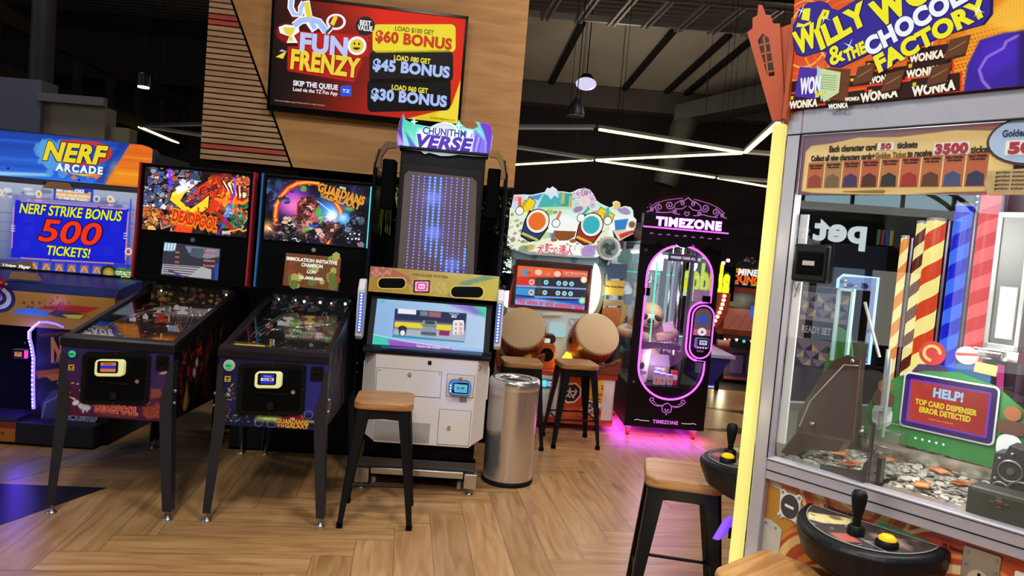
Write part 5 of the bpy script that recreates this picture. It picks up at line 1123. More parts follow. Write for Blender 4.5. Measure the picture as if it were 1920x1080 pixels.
# ================================================================== drum machine
def drum_machine():
 t = thing('drum_game_machine', 'drum arcade machine with two tilted drums and a bright festival header', 'arcade machine', (.55, 6.45, 0), .05)
 U, Z = Vector((1, 0, 0)), Vector((0, 0, 1))
 RED = mat('cabinet_red', 'a8321c', .35); CREAM = mat('cabinet_cream', 'e2d8c8', .4, grain=.04)
 g = G(); g.prism(rrect(-.61, 0, .475, .85, .05), 'xy', .10, .49); body = g.build('cabinet', CREAM, t)
 g = G(); g.prism(rrect(-.625, -.012, .49, .86, .055), 'xy', .49, .535); g.build('top_ledge', RED, t, .004)
 g = G(); g.prism(rrect(-.615, -.006, .48, .855, .05), 'xy', .06, .115); g.build('kick_band', mat('kick_orange', 'b8421c', .4), t, .003)
 for x in (-.5, .33):
  g = G(); g.cyl((x, .06, .0), (x, .06, .07), .012, n=10); g.lathe((x, .06, 0), [(.025, 0), (.025, .008), (.012, .014)], 14); g.build('leveller_foot', DARKMETAL, t)
 # front artwork: red panel with hexagonal emblem, yellow-orange right panel
 F = Panel(t, (-.04, -.0015, .115), U, Z, .40, .375, [(470, 540), (850, 600), (820, 905), (480, 870)])
 c = F.canvas(200, 'c8421c'); c.grad((480, 600), 'd04818', (760, 900), 'c43c1a')
 hexa = lambda r: [(580 + r * cos(PI / 8 + k * PI / 4), 690 + r * sin(PI / 8 + k * PI / 4)) for k in range(8)]
 c.poly(hexa(88), 'efe4d4'); c.poly(hexa(74), '4a1420')
 c.poly([(470, 870), (650, 872), (820, 905), (820, 880), (660, 800), (480, 820)], 'd8602a', .8, 8)
 c.poly([(735, 610), (850, 600), (835, 790), (730, 750)], 'e8a828'); c.poly([(730, 610), (850, 600), (845, 690), (760, 700)], 'f0c63c', .9, 10); c.line([(730, 750), (835, 790)], 5, '3a1a10')
 for p, q in (((780, 700), (830, 720)), ((790, 740), (815, 760)), ((830, 650), (845, 700))): c.bolt(p, q, 9, '7a3a14', int(p[0]), .3, 4, .9, 1)
 c.poly([(665, 830), (730, 755), (835, 790), (800, 880), (740, 875)], 'e8dcc8')
 for k in range(6): c.poly([(760, 830), (670 + 30 * k, 880 - 4 * k), (690 + 30 * k, 882 - 4 * k)], 'b8281c', .95)
 c.poly([(770, 835), (815, 820), (810, 880), (790, 860)], '2a1210')
 c.poly([(690, 640), (745, 610), (725, 750), (680, 760)], '8a5a50', .8, 6)
 for k in range(7): c.line([(690, 640 + 16 * k), (740, 625 + 16 * k)], 4, 'c8b0a0', .7)
 fa = F.art('front_artwork', c, PRINTG); F.target = fa
 F.text('太', (565, 690), 80, ink('efe4d4'), 80, .001, .02); F.text('♪', (612, 690), 56, ink('efe4d4'), 36, .001, .02); F.text('粋', (748, 800), 56, ink('2a0e0c'), 62, .001, .03, rot=-.2); F.text('ADD', (560, 828), 16, ink('e8a060'), 60, .001, .02)
 # service door with lit reader
 g = G(); g.box(-.30, -.05, -.006, .002, .135, .475); sd = g.build('service_door', mat('door_cream', 'd8cec0', .45, grain=.04), t, .002)
 g = G(); g.prism(rrect(-.215, .385, -.10, .455, .02), 'xz', -.04, -.006); rd = g.build('card_reader', mat('reader_grey', '3c4450'), t, .004)
 Pr = Panel(rd, (-.215, -.041, .385), U, Z, .115, .07); Pr.plate('reader_glow', rrect(.004, .004, .05, .066, .016), glow('teal_ring', '3ac8c8', 1.4), 0, .001); Pr.plate('reader_screen', rrect(.055, .014, .105, .058, .004), lit('c8b8f0', .9), 0, .001); Pr.text('CARD', (.08, .036), .012, lit('3a2a6a'), .03, .0012, .03)
 point('reader_light', (-.19, -.08, .42), .25, (.4, .9, .9), .02, t)
 # drums on carved cradles
 HIDE = mat('drum_hide', 'c8a676', .55, 0, .06, 6); BODY = wood_mat('drum_lacquer', '7a2e14', 'a04a22', 'Z', 3, .3, 4)
 for cx, yaw in ((-.425, -.12), (.275, .22)):
  M_ = Matrix.Rotation(yaw, 4, 'Z') @ Matrix.Rotation(PI / 2 - .58, 4, 'X')     # axis tips forward and up
  C = Vector((cx, .06, .90))
  g = G(); g.lathe(C, [(.17, -.36), (.205, -.30), (.228, -.18), (.225, -.08), (.208, -.012)], 40, M=M_); d = g.build('drum', BODY, t)
  g = G(); g.lathe(C, [(.211, -.02), (.213, -.006), (.208, .004), (.195, .008), (.001, .009)], 48, M=M_); g.build('drum_head', HIDE, d)
  g = G()
  for k in range(40): a = 2 * PI * k / 40; p = C + M_ @ Vector((.214 * cos(a), .214 * sin(a), -.012)); g.ball(p, .0065, 6)
  g.build('tack_ring', mat('tack_black', '1a1412', .4), d)
  g = G(); g.lathe(C, [(.2125, -.028), (.2155, -.026), (.2155, -.018), (.212, -.017)], 40, M=M_, cap=False); g.build('drum_band', mat('band_cream', 'c8a078', .5), d)
  for s_ in (-1, 1): g = G(); p = C + M_ @ Vector((s_ * .222, -.02, -.13)); g.ball(p, (.02, .045, .04), 10); g.build('drum_handle', BLACK, d)
  g = G()
  prof = [(-.20, 0), (.20, 0), (.215, .05), (.225, .155), (.17, .135), (.12, .10), (0, .075), (-.12, .10), (-.17, .135), (-.225, .155), (-.215, .05)]
  g.prism([(cx + x, .535 + z) for x, z in prof], 'xz', -.02, .05); cr_ = g.build('cradle', wood_mat('cradle_red', '6a2c1c', '8c4228', 'X', 4, .4, 6), t, .006)
  g = G(); g.tube([(cx + .034 * cos(a), -.022, .58 + .034 * sin(a)) for a in [2 * PI * k / 16 for k in range(16)]], .007, 6, closed=True)
  for s_ in (-1, 1): g.tube([(cx + s_ * x, -.022, .60 + z) for x, z in ((.06, 0), (.10, .03), (.15, .03), (.19, .065))], .007, 6)
  g.build('carving', mat('cradle_carving', '54231a', .4), cr_)
 # centre console with speaker and stick tray
 g = G(); g.prism([(-.26, .535), (-.09, .535), (-.10, .74), (-.12, .77), (-.23, .77), (-.25, .74)], 'xz', .08, .24); cc_ = g.build('centre_console', mat('console_orange', 'a8481c', .35, 0, .3, 18), t, .006)
 g = G(); g.lathe((-.175, .075, .665), [(.062, 0), (.062, .006), (.052, .008)], 28, 'y'); g.lathe((-.175, .07, .665), [(.05, 0), (.001, .02)], 24, 'y'); g.build('speaker', BLACKM, cc_)
 g = G(); g.prism(rrect(-.245, .77, -.105, .85, .03), 'xz', .09, .22); g.build('console_cap', mat('console_brown', '2e1a12', .4), cc_, .004)
 g = G(); g.prism(rrect(-.21, .775, -.155, .815, .008), 'xz', .083, .09); g.build('lamp_button', lit('e8e0d0', .9), cc_)
 YL = glow('yellow_lamp', 'ffd83a', 1.3, 'f0c020')
 for x0, x1 in ((-.36, -.27), (-.08, .02)):
  g = G(); g.prism([(x0, .535), (x1, .535), (x1 - .02, .60), (x0 + .03, .585)], 'xz', .03, .14); g.build('yellow_lamp', YL, t, .008)
 g = G(); g.prism([(-.02, .60), (.13, .60), (.10, .69), (.03, .68)], 'xz', .16, .3); g.build('amber_lamp', YL, t, .01)
 point('amber_light', (-.03, .0, .63), .9, (1, .8, .2), .05, t)
 # white upright behind
 g = G(); g.box(-.56, .27, .50, .88, .535, 1.62); g.build('upright', mat('upright_white', 'cfd3d2', .4, grain=.04), t, .01)
 g = G(); g.prism(rrect(-.13, .79, .03, .93, .02), 'xz', .49, .50); g.build('lit_panel', lit('b8dce0', .75), t)
 g = G()
 for x, z, r in ((.09, .95, .035), (.14, .96, .026), (.17, .93, .022), (-.3, .96, .03)): g.tube([(x + r * cos(PI / 6 + k * PI / 3), .497, z + r * sin(PI / 6 + k * PI / 3)) for k in range(6)], .0025, 5, closed=True)
 g.build('hexagon_trim', mat('hexagon_grey', 'a8aaa8', .4), t)
 S_ = Panel(t, (-.55, .488, 1.045), U, Z, .79, .47, [(133, 618), (738, 675), (700, 1048), (100, 955)])
 S_.plate('screen_frame', [(133, 618), (738, 675), (700, 1048), (100, 955)], mat('screen_frame_red', '7c2014', .3), -.03, .03, t, .003); fr = t.children[-1]
 S_.plate('bezel', [(150, 635), (725, 690), (690, 1025), (118, 940)], mat('screen_bezel', '3a1410', .25), .0, .002, fr)
 Q = Panel(t, S_.at(*S_.map((145, 940)), .003), U, Z, S_.map((690, 700))[0] - S_.map((165, 660))[0], S_.map((165, 660))[1] - S_.map((145, 935))[1], [(168, 662), (692, 715), (662, 1010), (143, 940)])
 c = Q.canvas(240, '2c2c38')
 c.poly([(165, 655), (695, 710), (690, 765), (160, 745)], 'e0502a'); c.poly([(165, 655), (430, 690), (420, 750), (162, 745)], 'e87a4a', .7, 20); c.poly([(500, 712), (690, 730), (688, 760), (500, 742)], 'f0d8d0', .6, 6)
 c.poly([(160, 745), (295, 758), (290, 815), (152, 800)], 'd8382a'); c.poly([(295, 762), (690, 790), (686, 850), (290, 822)], '2e2e3c'); c.poly([(152, 800), (690, 846), (689, 858), (151, 816)], '8aa0d8')
 c.poly([(152, 820), (290, 832), (285, 890), (147, 868)], '3a9ad8'); c.poly([(290, 835), (688, 862), (684, 915), (286, 885)], '2e2e3c'); c.poly([(286, 885), (684, 918), (683, 930), (284, 900)], '7a98d8')
 c.poly([(147, 875), (290, 905), (470, 930), (670, 940), (665, 1015), (140, 945)], '2a58c8'); c.poly([(145, 905), (300, 905), (460, 940), (665, 985), (664, 1015), (142, 945)], '9ac8f0', .8, 12)
 for x, y in ((370, 790), (465, 800), (514, 803), (563, 808), (360, 865), (458, 873), (507, 878), (555, 882)): c.ell((x, y), 17, 17, 'e8f4f4'); c.ell((x, y), 12, 12, '4ab8c8')
 for x, y, cc in ((265, 785, 'e8d8d0'), (262, 860, 'e8d8d0')): c.ell((x, y), 20, 20, cc); c.ell((x, y), 12, 12, 'd86a5a')
 for x, y, cc, r in ((225, 715, '4a9ad0', 28), (315, 715, 'f0c8b8', 26), (245, 718, 'e0483a', 16), (455, 730, 'f4c8c0', 26), (385, 730, 'f07a8a', 14)): c.ell((x, y), r, r * .8, cc, 1, 2)
 c.ell((660, 780), 24, 24, 'f0dca0'); c.ell((660, 780), 14, 14, 'f8f0d8'); c.ell((645, 938), 26, 26, '7ac890'); c.ell((645, 938), 16, 16, 'c8e8d0'); c.poly([(300, 760), (340, 764), (336, 880), (300, 876)], '5a5a3a', .5, 8)
 sc = Q.art('game_screen', c, EMIT); Q.target = sc
 Q.text('Play alone or with someone else!', (400, 955), 42, lit('f05a78'), 475, .002, .04, rot=-.02, outline=lit('40205a'), ow=.03)
 Q.text('2 PLAYERS', (590, 740), 16, lit('d83a4a'), 170, .001, .03)
 S_.plate('name_plate', [(350, 1010), (495, 1025), (495, 1050), (345, 1035)], mat('plate_white', 'e0dcd8', .4), .004, .004, t)
 # glowing curved side lights
 for s_ in (-1, 1):
  cx = -.155 + s_ * .40; g = G(); pts = []
  for k in range(13): a = -PI / 2 + PI * k / 12; pts.append((cx + s_ * .088 * cos(a), 1.29 + .25 * sin(a)))
  g.prism(pts, 'xz', .44, .49); g.build('side_light', glow('white_side_light', 'e4fbff', 2.2), t)
  g = G(); pts = [(cx + s_ * (.002 + .135 * cos(a)), 1.29 + .33 * sin(a)) for a in [-PI / 2 + PI * k / 12 for k in range(13)]]; g.prism(pts, 'xz', .492, .53); g.build('side_wing', mat('wing_tan', '8a7a50', .45), t)
 point('side_light_glow', (.33, .3, 1.28), 2.0, (.85, 1, 1), .08, t); point('side_light_glow', (-.62, .3, 1.28), 1.2, (.85, 1, 1), .08, t)
 g = G(); g.box(-.57, .29, .44, .56, 1.515, 1.605); tb = g.build('top_bar', mat('bar_slate', '7c98a0', .4), t, .01)
 for x in (-.34, .05): g = G(); g.lathe((x, .437, 1.555), [(.032, 0), (.032, .006), (.02, .007)], 20, 'y'); g.build('bar_speaker', mat('bar_slate_dark', '56707a', .5), tb)
 # cloud brackets beside the bar
 CL_ = mat('cloud_slate', '6a7e86', .4)
 for x, z in ((-.60, 1.56), (.33, 1.555)):
  g = G()
  for dx_, dz, r in ((0, 0, .05), (-.05, -.05, .045), (.04, -.07, .05), (.02, .02, .04)): g.lathe((x + dx_, .46, z + dz), [(r, 0), (r, .03)], 20, 'y')
  g.build('cloud_bracket', CL_, t)
 # header board
 H_ = Panel(t, (-.66, .40, 1.60), U, (0, -.04, 1), 1.28, .63, [(62, 22), (1090, 122), (1060, 610), (40, 500)])
 out = [(75, 490), (85, 330), (90, 200), (110, 110), (180, 108), (250, 112), (310, 100), (345, 92), (362, 62), (385, 68), (402, 52), (432, 72), (448, 90), (480, 90), (540, 100), (565, 92), (600, 75), (650, 66), (690, 80), (720, 115), (745, 160), (780, 185), (850, 215), (875, 205), (870, 175), (900, 165), (930, 180), (935, 215), (970, 205), (1015, 215), (1035, 240), (1040, 285), (1065, 310), (1060, 365), (1045, 390), (1050, 410), (935, 465), (880, 380), (900, 470), (860, 540), (760, 585), (640, 580), (420, 560), (240, 545)]
 c = H_.canvas(330, 'eef4ea'); c.grad((300, 100), '8ad8d8', (320, 330), 'f6faf0')
 c.poly([(85, 120), (260, 110), (330, 220), (100, 210)], 'c8d8f0', 1, 8); c.poly([(110, 115), (170, 112), (165, 150), (105, 160)], 'f0a8b8'); c.poly([(230, 118), (330, 105), (300, 150), (215, 140)], '4a90d8')
 c.poly([(295, 205), (360, 70), (440, 80), (480, 150), (540, 205)], '4ab0b0', 1, 3); c.poly([(345, 110), (362, 62), (402, 52), (440, 80), (455, 140), (420, 120), (395, 150), (370, 118)], 'd8e4f0', 1, 2)
 c.poly([(330, 205), (560, 200), (740, 200), (740, 220), (330, 222)], 'c8dca0', 1, 4); c.poly([(460, 95), (560, 100), (660, 150), (700, 210), (480, 200)], '3aa0a0', 1, 4)
 for x, y, r, cc in ((600, 110, 42, 'c8a0c8'), (660, 105, 46, 'b888b8'), (710, 150, 40, 'd0a8cc'), (570, 150, 30, '7ac0b8'), (650, 170, 40, 'e0c8d8'), (715, 195, 30, 'b898c0'), (590, 185, 34, '9ad0c8')): c.ell((x, y), r, r, 'f4f0f0'); c.ell((x, y), r - 6, r - 6, cc); c.ring((x, y), r * .5, 5, 'f4f0f0')
 for x, y in ((485, 140), (545, 165)): c.poly([(x - 14, y + 40), (x - 10, y - 40), (x + 14, y - 36), (x + 12, y + 42)], 'c8c06a'); c.line([(x, y + 40), (x, y - 40)], 3, '8a8a3a')
 c.poly([(80, 480), (60, 250), (130, 200), (320, 230), (380, 400), (420, 540), (230, 545)], 'e8ecd0', .8, 14); c.poly([(600, 240), (760, 230), (840, 300), (860, 500), (640, 560)], 'eae4c8', .8, 14)
 for x, y, cc in ((300, 430, '5aa05a'), (380, 245, '8ac84a'), (430, 410, '3a70b8'), (640, 440, 'c88a4a'), (605, 225, '8a6aa8'), (250, 495, 'c0a040'), (200, 500, '7a8a5a'), (370, 410, 'a8d090')): c.ell((x, y), 38, 22, cc, .8, 5, .4)
 c.scatter(60, (100, 120, 860, 560), 5, 15, ['f0b8a8', 'c8dc8a', 'f0dc70', 'a8d8d8', 'f4f4e8'], 5, 'ell', .7)
 for x, y in ((210, 190), (240, 170), (790, 250), (850, 280)): c.poly([(x - 60, y + 40), (x - 10, y - 40), (x + 40, y - 10), (x + 20, y + 50)], 'f0d028'); c.line([(x - 60, y + 40), (x - 10, y - 40), (x + 40, y - 10), (x + 20, y + 50)], 4, '4a3a10')
 c.poly([(690, 480), (760, 500), (740, 580), (650, 575), (640, 520)], 'a88ac8', .9, 6); c.poly([(880, 380), (1050, 390), (1045, 412), (935, 465)], 'e8c8a0'); c.poly([(930, 415), (1040, 385), (1045, 405), (945, 448)], 'c83a4a', 1, 2); c.ell((960, 240), 54, 26, 'a890c0', 1, 2, -.3); c.ell((900, 200), 30, 30, 'e8c860'); c.poly([(890, 310), (1000, 300), (980, 380), (900, 385)], '3a80c8', 1, 3); c.ell((1030, 345), 34, 34, 'e8dcc8'); c.ell((1030, 345), 24, 24, '8a5a4a')
 c.scatter(70, (90, 230, 870, 560), 7, 20, ['e8d0a8', 'a8c878', 'f0c0a8', '7ac0b0', 'd8a040', 'c8b0d8', 'f4ecd0'], 15, 'ink', .55)
 for q_ in (out,): c.line([(x + 4, y + 4) for x, y in q_], 9, 'f8f4e4', .9, 1)
 hs = H_.art('header_sheet', c, EMIT, .012)
 trim(hs, c, out)
 H_.plate('header_board', out, mat('header_edge', 'c8d8e0'), -.006, .017, t)
 H_.target = hs
 # plain festival drums in place of the figures: white-rimmed drum with coloured head, sticks and a cradle
 for (x, y, cc, bc) in ((300, 305, 'e8702a', '2a4a7a'), (715, 340, '3ab0c0', 'b83a2a')):
  sh = [(x - 95, y + 5), (x - 60, y - 70), (x + 60, y - 60), (x + 75, y + 50), (x + 20, y + 125), (x - 50, y + 140), (x - 115, y + 100)]; H_.plate('drum_outline', [(x - 12 + (p - x + 12) * 1.1, y + 30 + (q - y - 30) * 1.1) for p, q in sh], lit('241812'), .0125, .003, hs)
  o = H_.plate('painted_drum', sh, lit(bc, .8), .013, .004, hs); H_.plate('drum_rim_line', ellipse(x, y, 91), lit('241812'), .0165, .003, o); H_.plate('drum_rim', ellipse(x, y, 84), lit('f2ece0'), .017, .003, o); H_.plate('drum_disc', ellipse(x - 4, y, 65), lit(cc), .020, .002, o)
  H_.plate('drum_strap', [(x - 110, y + 75), (x + 10, y + 130), (x + 5, y + 145), (x - 118, y + 92)], lit('d8b84a'), .0172, .002, o)
 for (a, b, w, cc) in (((162, 215), (160, 130), 24, 'e86a2a'), ((440, 310), (472, 235), 22, 'e87a3a'), ((630, 275), (690, 215), 22, '3ab0b0'), ((838, 300), (832, 215), 24, '4ab8b0')):
  L_ = math.dist(a, b); nx, ny = (b[1] - a[1]) / L_ * w / 2, -(b[0] - a[0]) / L_ * w / 2
  H_.plate('painted_drumstick', [(a[0] + nx, a[1] + ny), (b[0] + nx, b[1] + ny), (b[0] - nx, b[1] - ny), (a[0] - nx, a[1] - ny)], lit(cc), .016, .003, hs)
  H_.plate('stick_ball_line', ellipse(a[0], a[1] + 12, 33), lit('241812'), .018, .002, hs)
  H_.plate('stick_ball', ellipse(a[0], a[1] + 12, 28), lit('f4f4f0'), .019, .002, hs)
 H_.plate('white_drum_head', ellipse(510, 345, 82, 80), lit('f4f6f4'), .014, .003, hs); H_.plate('white_drum_stand', [(425, 375), (595, 385), (585, 425), (540, 450), (470, 450), (435, 420)], lit('9a5a30', .8), .0165, .002, hs)
 for x, y in ((430, 443), (575, 455)): H_.plate('white_drum_foot', ellipse(x, y, 26, 14), lit('b06a38', .8), .0175, .002, hs)
 for k, ch in enumerate('太鼓の達人'):
  x, y, h_ = ((330, 508, 62), (392, 500, 66), (446, 518, 38), (498, 512, 62), (553, 528, 58))[k]
  H_.text(ch, (x, y), h_, lit('e03a5a'), h_ * .84, .018, .02, outline=lit('fff4f0'), ow=.04)
 H_.text('TAIKO NO TATSUJIN', (450, 546), 12, lit('c83a5a'), 150, .018, .02)
 # round whirl emblem at the lower right of the header
 E = H_.map((850, 515)); pc = H_.at(E[0], E[1], .03); g = G(); rr_ = 88 * H_.k; g.lathe(pc, [(rr_, .0), (rr_, -.03), (rr_ * .9, -.04)], 36, 'y'); em = g.build('whirl_drum', mat('whirl_rim', 'd8d4c8', .4), t)
 Pe = Panel(em, pc + Vector((-rr_, -.042, -rr_)), U, Z, 2 * rr_, 2 * rr_); Pe.plate('whirl_disc', ellipse(rr_, rr_, rr_ * .78), mat('whirl_grey', '8a9a94', .4), 0, .002, em)
 for k in range(3):
  a = 2 * PI * k / 3 + .4; q = spiral((rr_ + rr_ * .3 * cos(a), rr_ + rr_ * .3 * sin(a)), rr_ * .26, rr_ * .26, 0, 1, 18)[:-1]; tail = [(rr_ + rr_ * f * cos(a + b), rr_ + rr_ * f * sin(a + b)) for f, b in ((.56, .0), (.62, .5), (.6, 1.0), (.5, .6))]
  Pe.plate('whirl_comma', q, mat('whirl_teal', '3a4e4c', .4), .002, .0015, em); Pe.plate('whirl_tail', tail, mat('whirl_teal', '3a4e4c'), .0022, .0014, em)
 # notices on a clear stand at the right
 nb = Panel(t, (.31, .36, .93), U, Z, .28, .70, [(810, 560), (1060, 585), (1030, 1085), (800, 1060)])
 g = G(); g.box(.34, .565, .372, .376, .95, 1.58); nh = g.build('notice_stand', glass_mat('clear_acrylic', (.93, .95, .96), 1.4), t)
 g = G(); g.box(.52, .56, .38, .44, .50, 1.0); g.build('notice_post', mat('post_grey', '55504c', .5), nh)
 nb.plate('notice_sheet', [(865, 628), (1025, 640), (1015, 745), (858, 738)], mat('photo_blue_sheet', '3e4c5e', .3, 0, .4, 30), 0, .002, nh)
 y_ = nb.plate('notice_sheet', [(850, 752), (1008, 758), (1000, 862), (845, 850)], ink('b8902a'), 0, .002, nh); nb.text('Play Song Menu', (925, 798), 16, ink('2a1c0a'), 140, .0024, .03, parent=y_)
 nb.plate('notice_sheet', [(836, 935), (985, 940), (980, 1070), (830, 1060)], mat('orange_sheet', 'a8622a', .4, 0, .4, 40), 0, .002, nh); nb.plate('notice_board', [(840, 880), (1000, 890), (1010, 920), (990, 930), (838, 925)], mat('tan_board', '9a7a5a', .5), 0, .003, nh)
 o = nb.plate('cut_out_board', [(1000, 920), (1030, 925), (1032, 1000), (1010, 1040), (985, 1080), (960, 1075), (990, 990)], mat('gold_board', 'a8843a', .5), -.004, .003, nh)
 nb.plate('cut_out_pine', [(935, 620), (940, 580), (965, 560), (955, 545), (985, 525), (1040, 535), (1060, 575), (1055, 620), (1000, 640)], mat('pine_board', '4a6a60', .5, 0, .5, 40), -.004, .004, nh)
drum_machine()

# ================================================================== claw cabinet
PINK = glow('pink_violet_led', 'e85af0', 2.2); PINKD = glow('pink_violet_print', 'd868d8', .9)
def window_outline():
 p = [(.345, 1.27), (.345, 1.47)]
 p += [(.045 + .30 * cos(a), 1.47 + .295 * sin(a)) for a in [PI * k / 20 for k in range(1, 20)]]
 p += [(-.255, 1.47), (-.255, .66)]
 p += [(.045 + .30 * cos(a), .66 + .30 * sin(a)) for a in [PI + PI * k / 20 for k in range(1, 20)]]
 p += [(.345, .66), (.345, .735), (.30, .735)]
 p += [(.285 + .125 * cos(a), .86 + .125 * sin(a)) for a in [-PI / 2 - PI / 2 * k / 6 for k in range(1, 7)]]
 p += [(.285 + .125 * cos(a), 1.145 + .125 * sin(a)) for a in [PI - PI / 2 * k / 6 for k in range(0, 7)]]
 return p
def claw_cabinet():
 t = thing('claw_cabinet', 'black claw cabinet with pink-lit arched window holding a plush sloth', 'claw machine', (1.46, 6.45, 0), .03)
 U, Z = Vector((1, 0, 0)), Vector((0, 0, 1)); x0, x1, d = -.335, .40, .90; BK = mat('claw_black', '0d0b0e', .35)
 win = window_outline()
 g = G(); plate_hole(g, [(x0, .09), (x1, .09), (x1, 1.875), (x0, 1.875)], win, 0, .035); g.build('front_frame', BK, t)
 g = G(); g.box(x0, x1, .03, d, .09, .47); g.build('base', BK, t, .004)
 g = G(); g.box(x0, x1, .03, d, 1.78, 1.875); g.build('roof', BK, t, .004)
 for x in (x0, x1 - .03): g = G(); g.box(x, x + .03, d - .03, d, .47, 1.78); g.build('rear_post', mat('rear_post_alu', '8a8a92', .4, .8), t)
 for x in (x0 + .004, x1 - .008): g = G(); g.box(x, x + .004, .035, d - .03, .47, 1.78); g.build('side_glass', glass_mat('side_glass', (.96, .97, .98), 1.4), t)
 g = G(); g.box(x0 + .03, x1 - .03, d - .012, d - .008, .47, 1.78); g.build('rear_glass', glass_mat('side_glass'), t)
 g = G(); g.box(x0 + .06, x1 - .05, .038, .041, .36 + .11, 1.77); g.build('front_glass', glass_mat('front_glass_clear', (.97, .97, .98), 1.4), t)
 g = G(); g.tube([(x, -.004, z) for x, z in win], .0095, 8, closed=True); g.build('window_light', PINK, t)
 for z in (1.30, .78): g = G(); g.box(.27, .35, -.012, .002, z - .035 if z > 1 else z - .06, z + .03 if z > 1 else z - .005); g.build('frame_clip', BLACKM, t)
 g = G(); g.box(-.265, -.215, -.012, .002, 1.29, 1.36); g.build('frame_clip', BLACKM, t)
 # pay pod
 pod = [(.285 + .098 * cos(a), .86 + .098 * sin(a)) for a in [-PI + PI * k / 10 for k in range(11)]] + [(.285 + .098 * cos(a), 1.145 + .098 * sin(a)) for a in [PI * k / 10 for k in range(11)]]
 g = G(); g.prism(pod, 'xz', -.03, .0); pd = g.build('pay_pod', BK, t, .004)
 g = G(); g.tube([(x, -.032, z) for x, z in pod], .007, 8, closed=True); g.build('pod_light', PINK, pd)
 Pp = Panel(pd, (.187, -.0305, .76), U, Z, .196, .485)
 Pp.plate('pod_plate', [(.02, .27), (.176, .27), (.176, .38)] + [(.098 + .078 * cos(a), .39 + .07 * sin(a)) for a in [PI * k / 8 for k in range(1, 8)]] + [(.02, .38)], mat('pod_grey', '8a8488', .35, .5), 0, .003, pd)
 Pp.plate('pod_button', rrect(.055, .335, .13, .375, .01), glow('deep_blue_lamp', '1a50e8', 1.), .003, .004, pd); Pp.plate('pod_sign', [(.02, .21), (.176, .21), (.176, .268), (.02, .268)], mat('pod_pink_sign', 'c8788a', .4), 0, .003, pd); o = Pp.plate('pod_sticker', ellipse(.098, .245, .04, .036), lit('f0e8f0', .9), .003, .002, pd); Pp.plate('tap_arrow', [(.085, .235), (.115, .235), (.1, .26)], ink('6a3a5a'), .0052, .0005, pd)
 g = G(); g.prism(rrect(.22, .855, .35, .955, .02), 'xz', -.085, -.03); rd = g.build('card_reader', mat('reader_violet', '6a6490', .35), t, .008); Pq = Panel(rd, (.22, -.0865, .855), U, Z, .13, .10)
 Pq.plate('reader_face', rrect(.02, .025, .118, .09, .01), BLACKG, 0, .001); Pq.plate('reader_screen', rrect(.034, .036, .106, .08, .004), lit('b8c4d8', .9), .001, .0006); Pq.text('$3.00', (.07, .06), .016, lit('2a3448'), .045, .0018, .03)
 g = G()
 for k in range(4): g.ball((.245 + .025 * k, -.087, .866), .005, 8)
 g.build('reader_led', glow('violet_white_led', 'f0d8ff', 3.), rd)
 g = G(); g.box(.255, .315, -.04, -.03, .82, .84); g.build('ticket_slot', mat('slot_grey', '7a7478', .4), pd)
 g = G()
 for x, z in ((-.285, 1.70), (-.285, .50)): g.cyl((x, -.006, z), (x, .0, z), .014, n=16)
 g.build('frame_lock', CHROME, t)
 # scalloped fascia with glowing name, filigree board above
 g = G(); pts = [(x0 - .02, 1.795)]
 for k in range(5): pts += [(x0 - .02 + .155 * (k + .5) + .0775 * cos(a), 1.795 + .05 * sin(a)) for a in [PI + PI * j / 8 for j in range(1, 9)]]
 pts += [(x1 + .04, 1.90), (x0 - .02, 1.90)]
 g.prism(pts, 'xz', -.08, -.06); g.build('scalloped_valance', BK, t)
 g = G(); g.box(x0 - .01, x1 + .02, -.08, .30, 1.875, 1.885); g.box(x0 - .005, x1 + .02, -.055, .05, 1.885, 2.03); g.build('fascia', BK, t, .003)
 g = G(); g.box(x0 - .01, x1 + .02, -.09, -.08, 1.90, 1.912); g.build('fascia_light', PINK, t)
 arch = [(x0, 2.03)] + [(.04 + .37 * cos(a), 2.03 + .19 * sin(a)) for a in [PI - PI * k / 24 for k in range(1, 24)]] + [(x1 + .015, 2.03)]
 g = G(); g.prism(arch, 'xz', -.05, -.044); ab = g.build('filigree_board', glass_mat('clear_acrylic'), t)
 Pf = Panel(t, (x0, -.056, 1.89), U, Z, .75, .34)
 Pf.text('TIMEZONE', (.40, .075), .072, glow('white_pink_sign', 'ffd8ff', 3.), .58, .0, .05, space=1.08, outline=glow('violet_edge', 'b030d0', 1.2), ow=.05); 
 # glyph accents that square the letters off
 def scroll(g, pts, r=.0045): g.tube([(x, -.054, z) for x, z in pts], r, 6)
 g = G()
 for s_ in (-1, 1):
  cx = .04; f = lambda q: [(cx + s_ * x, z) for x, z in q]
  scroll(g, f(spiral((.255, 2.085), .035, .006, -PI / 2, 1.5))); scroll(g, f(spiral((.16, 2.115), .038, .006, -2.6, 1.6))); scroll(g, f([(.36, 2.04), (.33, 2.05), (.305, 2.08), (.255, 2.121)])); scroll(g, f(spiral((.32, 2.06), .018, .005, 1, 1.3)))
  scroll(g, f([(.0, 2.195), (.03, 2.17), (.07, 2.16), (.11, 2.135), (.125, 2.10), (.10, 2.085), (.05, 2.09), (.01, 2.12)])); scroll(g, f(spiral((.05, 2.14), .022, .005, .5, 1.3))); scroll(g, f(spiral((.11, 2.06), .018, .005, 0, 1.3))); scroll(g, f([(0, 2.03), (.022, 2.05), (.018, 2.068), (0, 2.06)])); scroll(g, f([(.06, 2.04), (.1, 2.042), (.14, 2.055), (.2, 2.045), (.28, 2.04)])); scroll(g, f([(.05, 2.185), (.11, 2.175), (.2, 2.155), (.28, 2.125), (.34, 2.08)]), .003)
 g.build('filigree', glow('violet_print', 'c878d0', .75), ab)
 g = G()
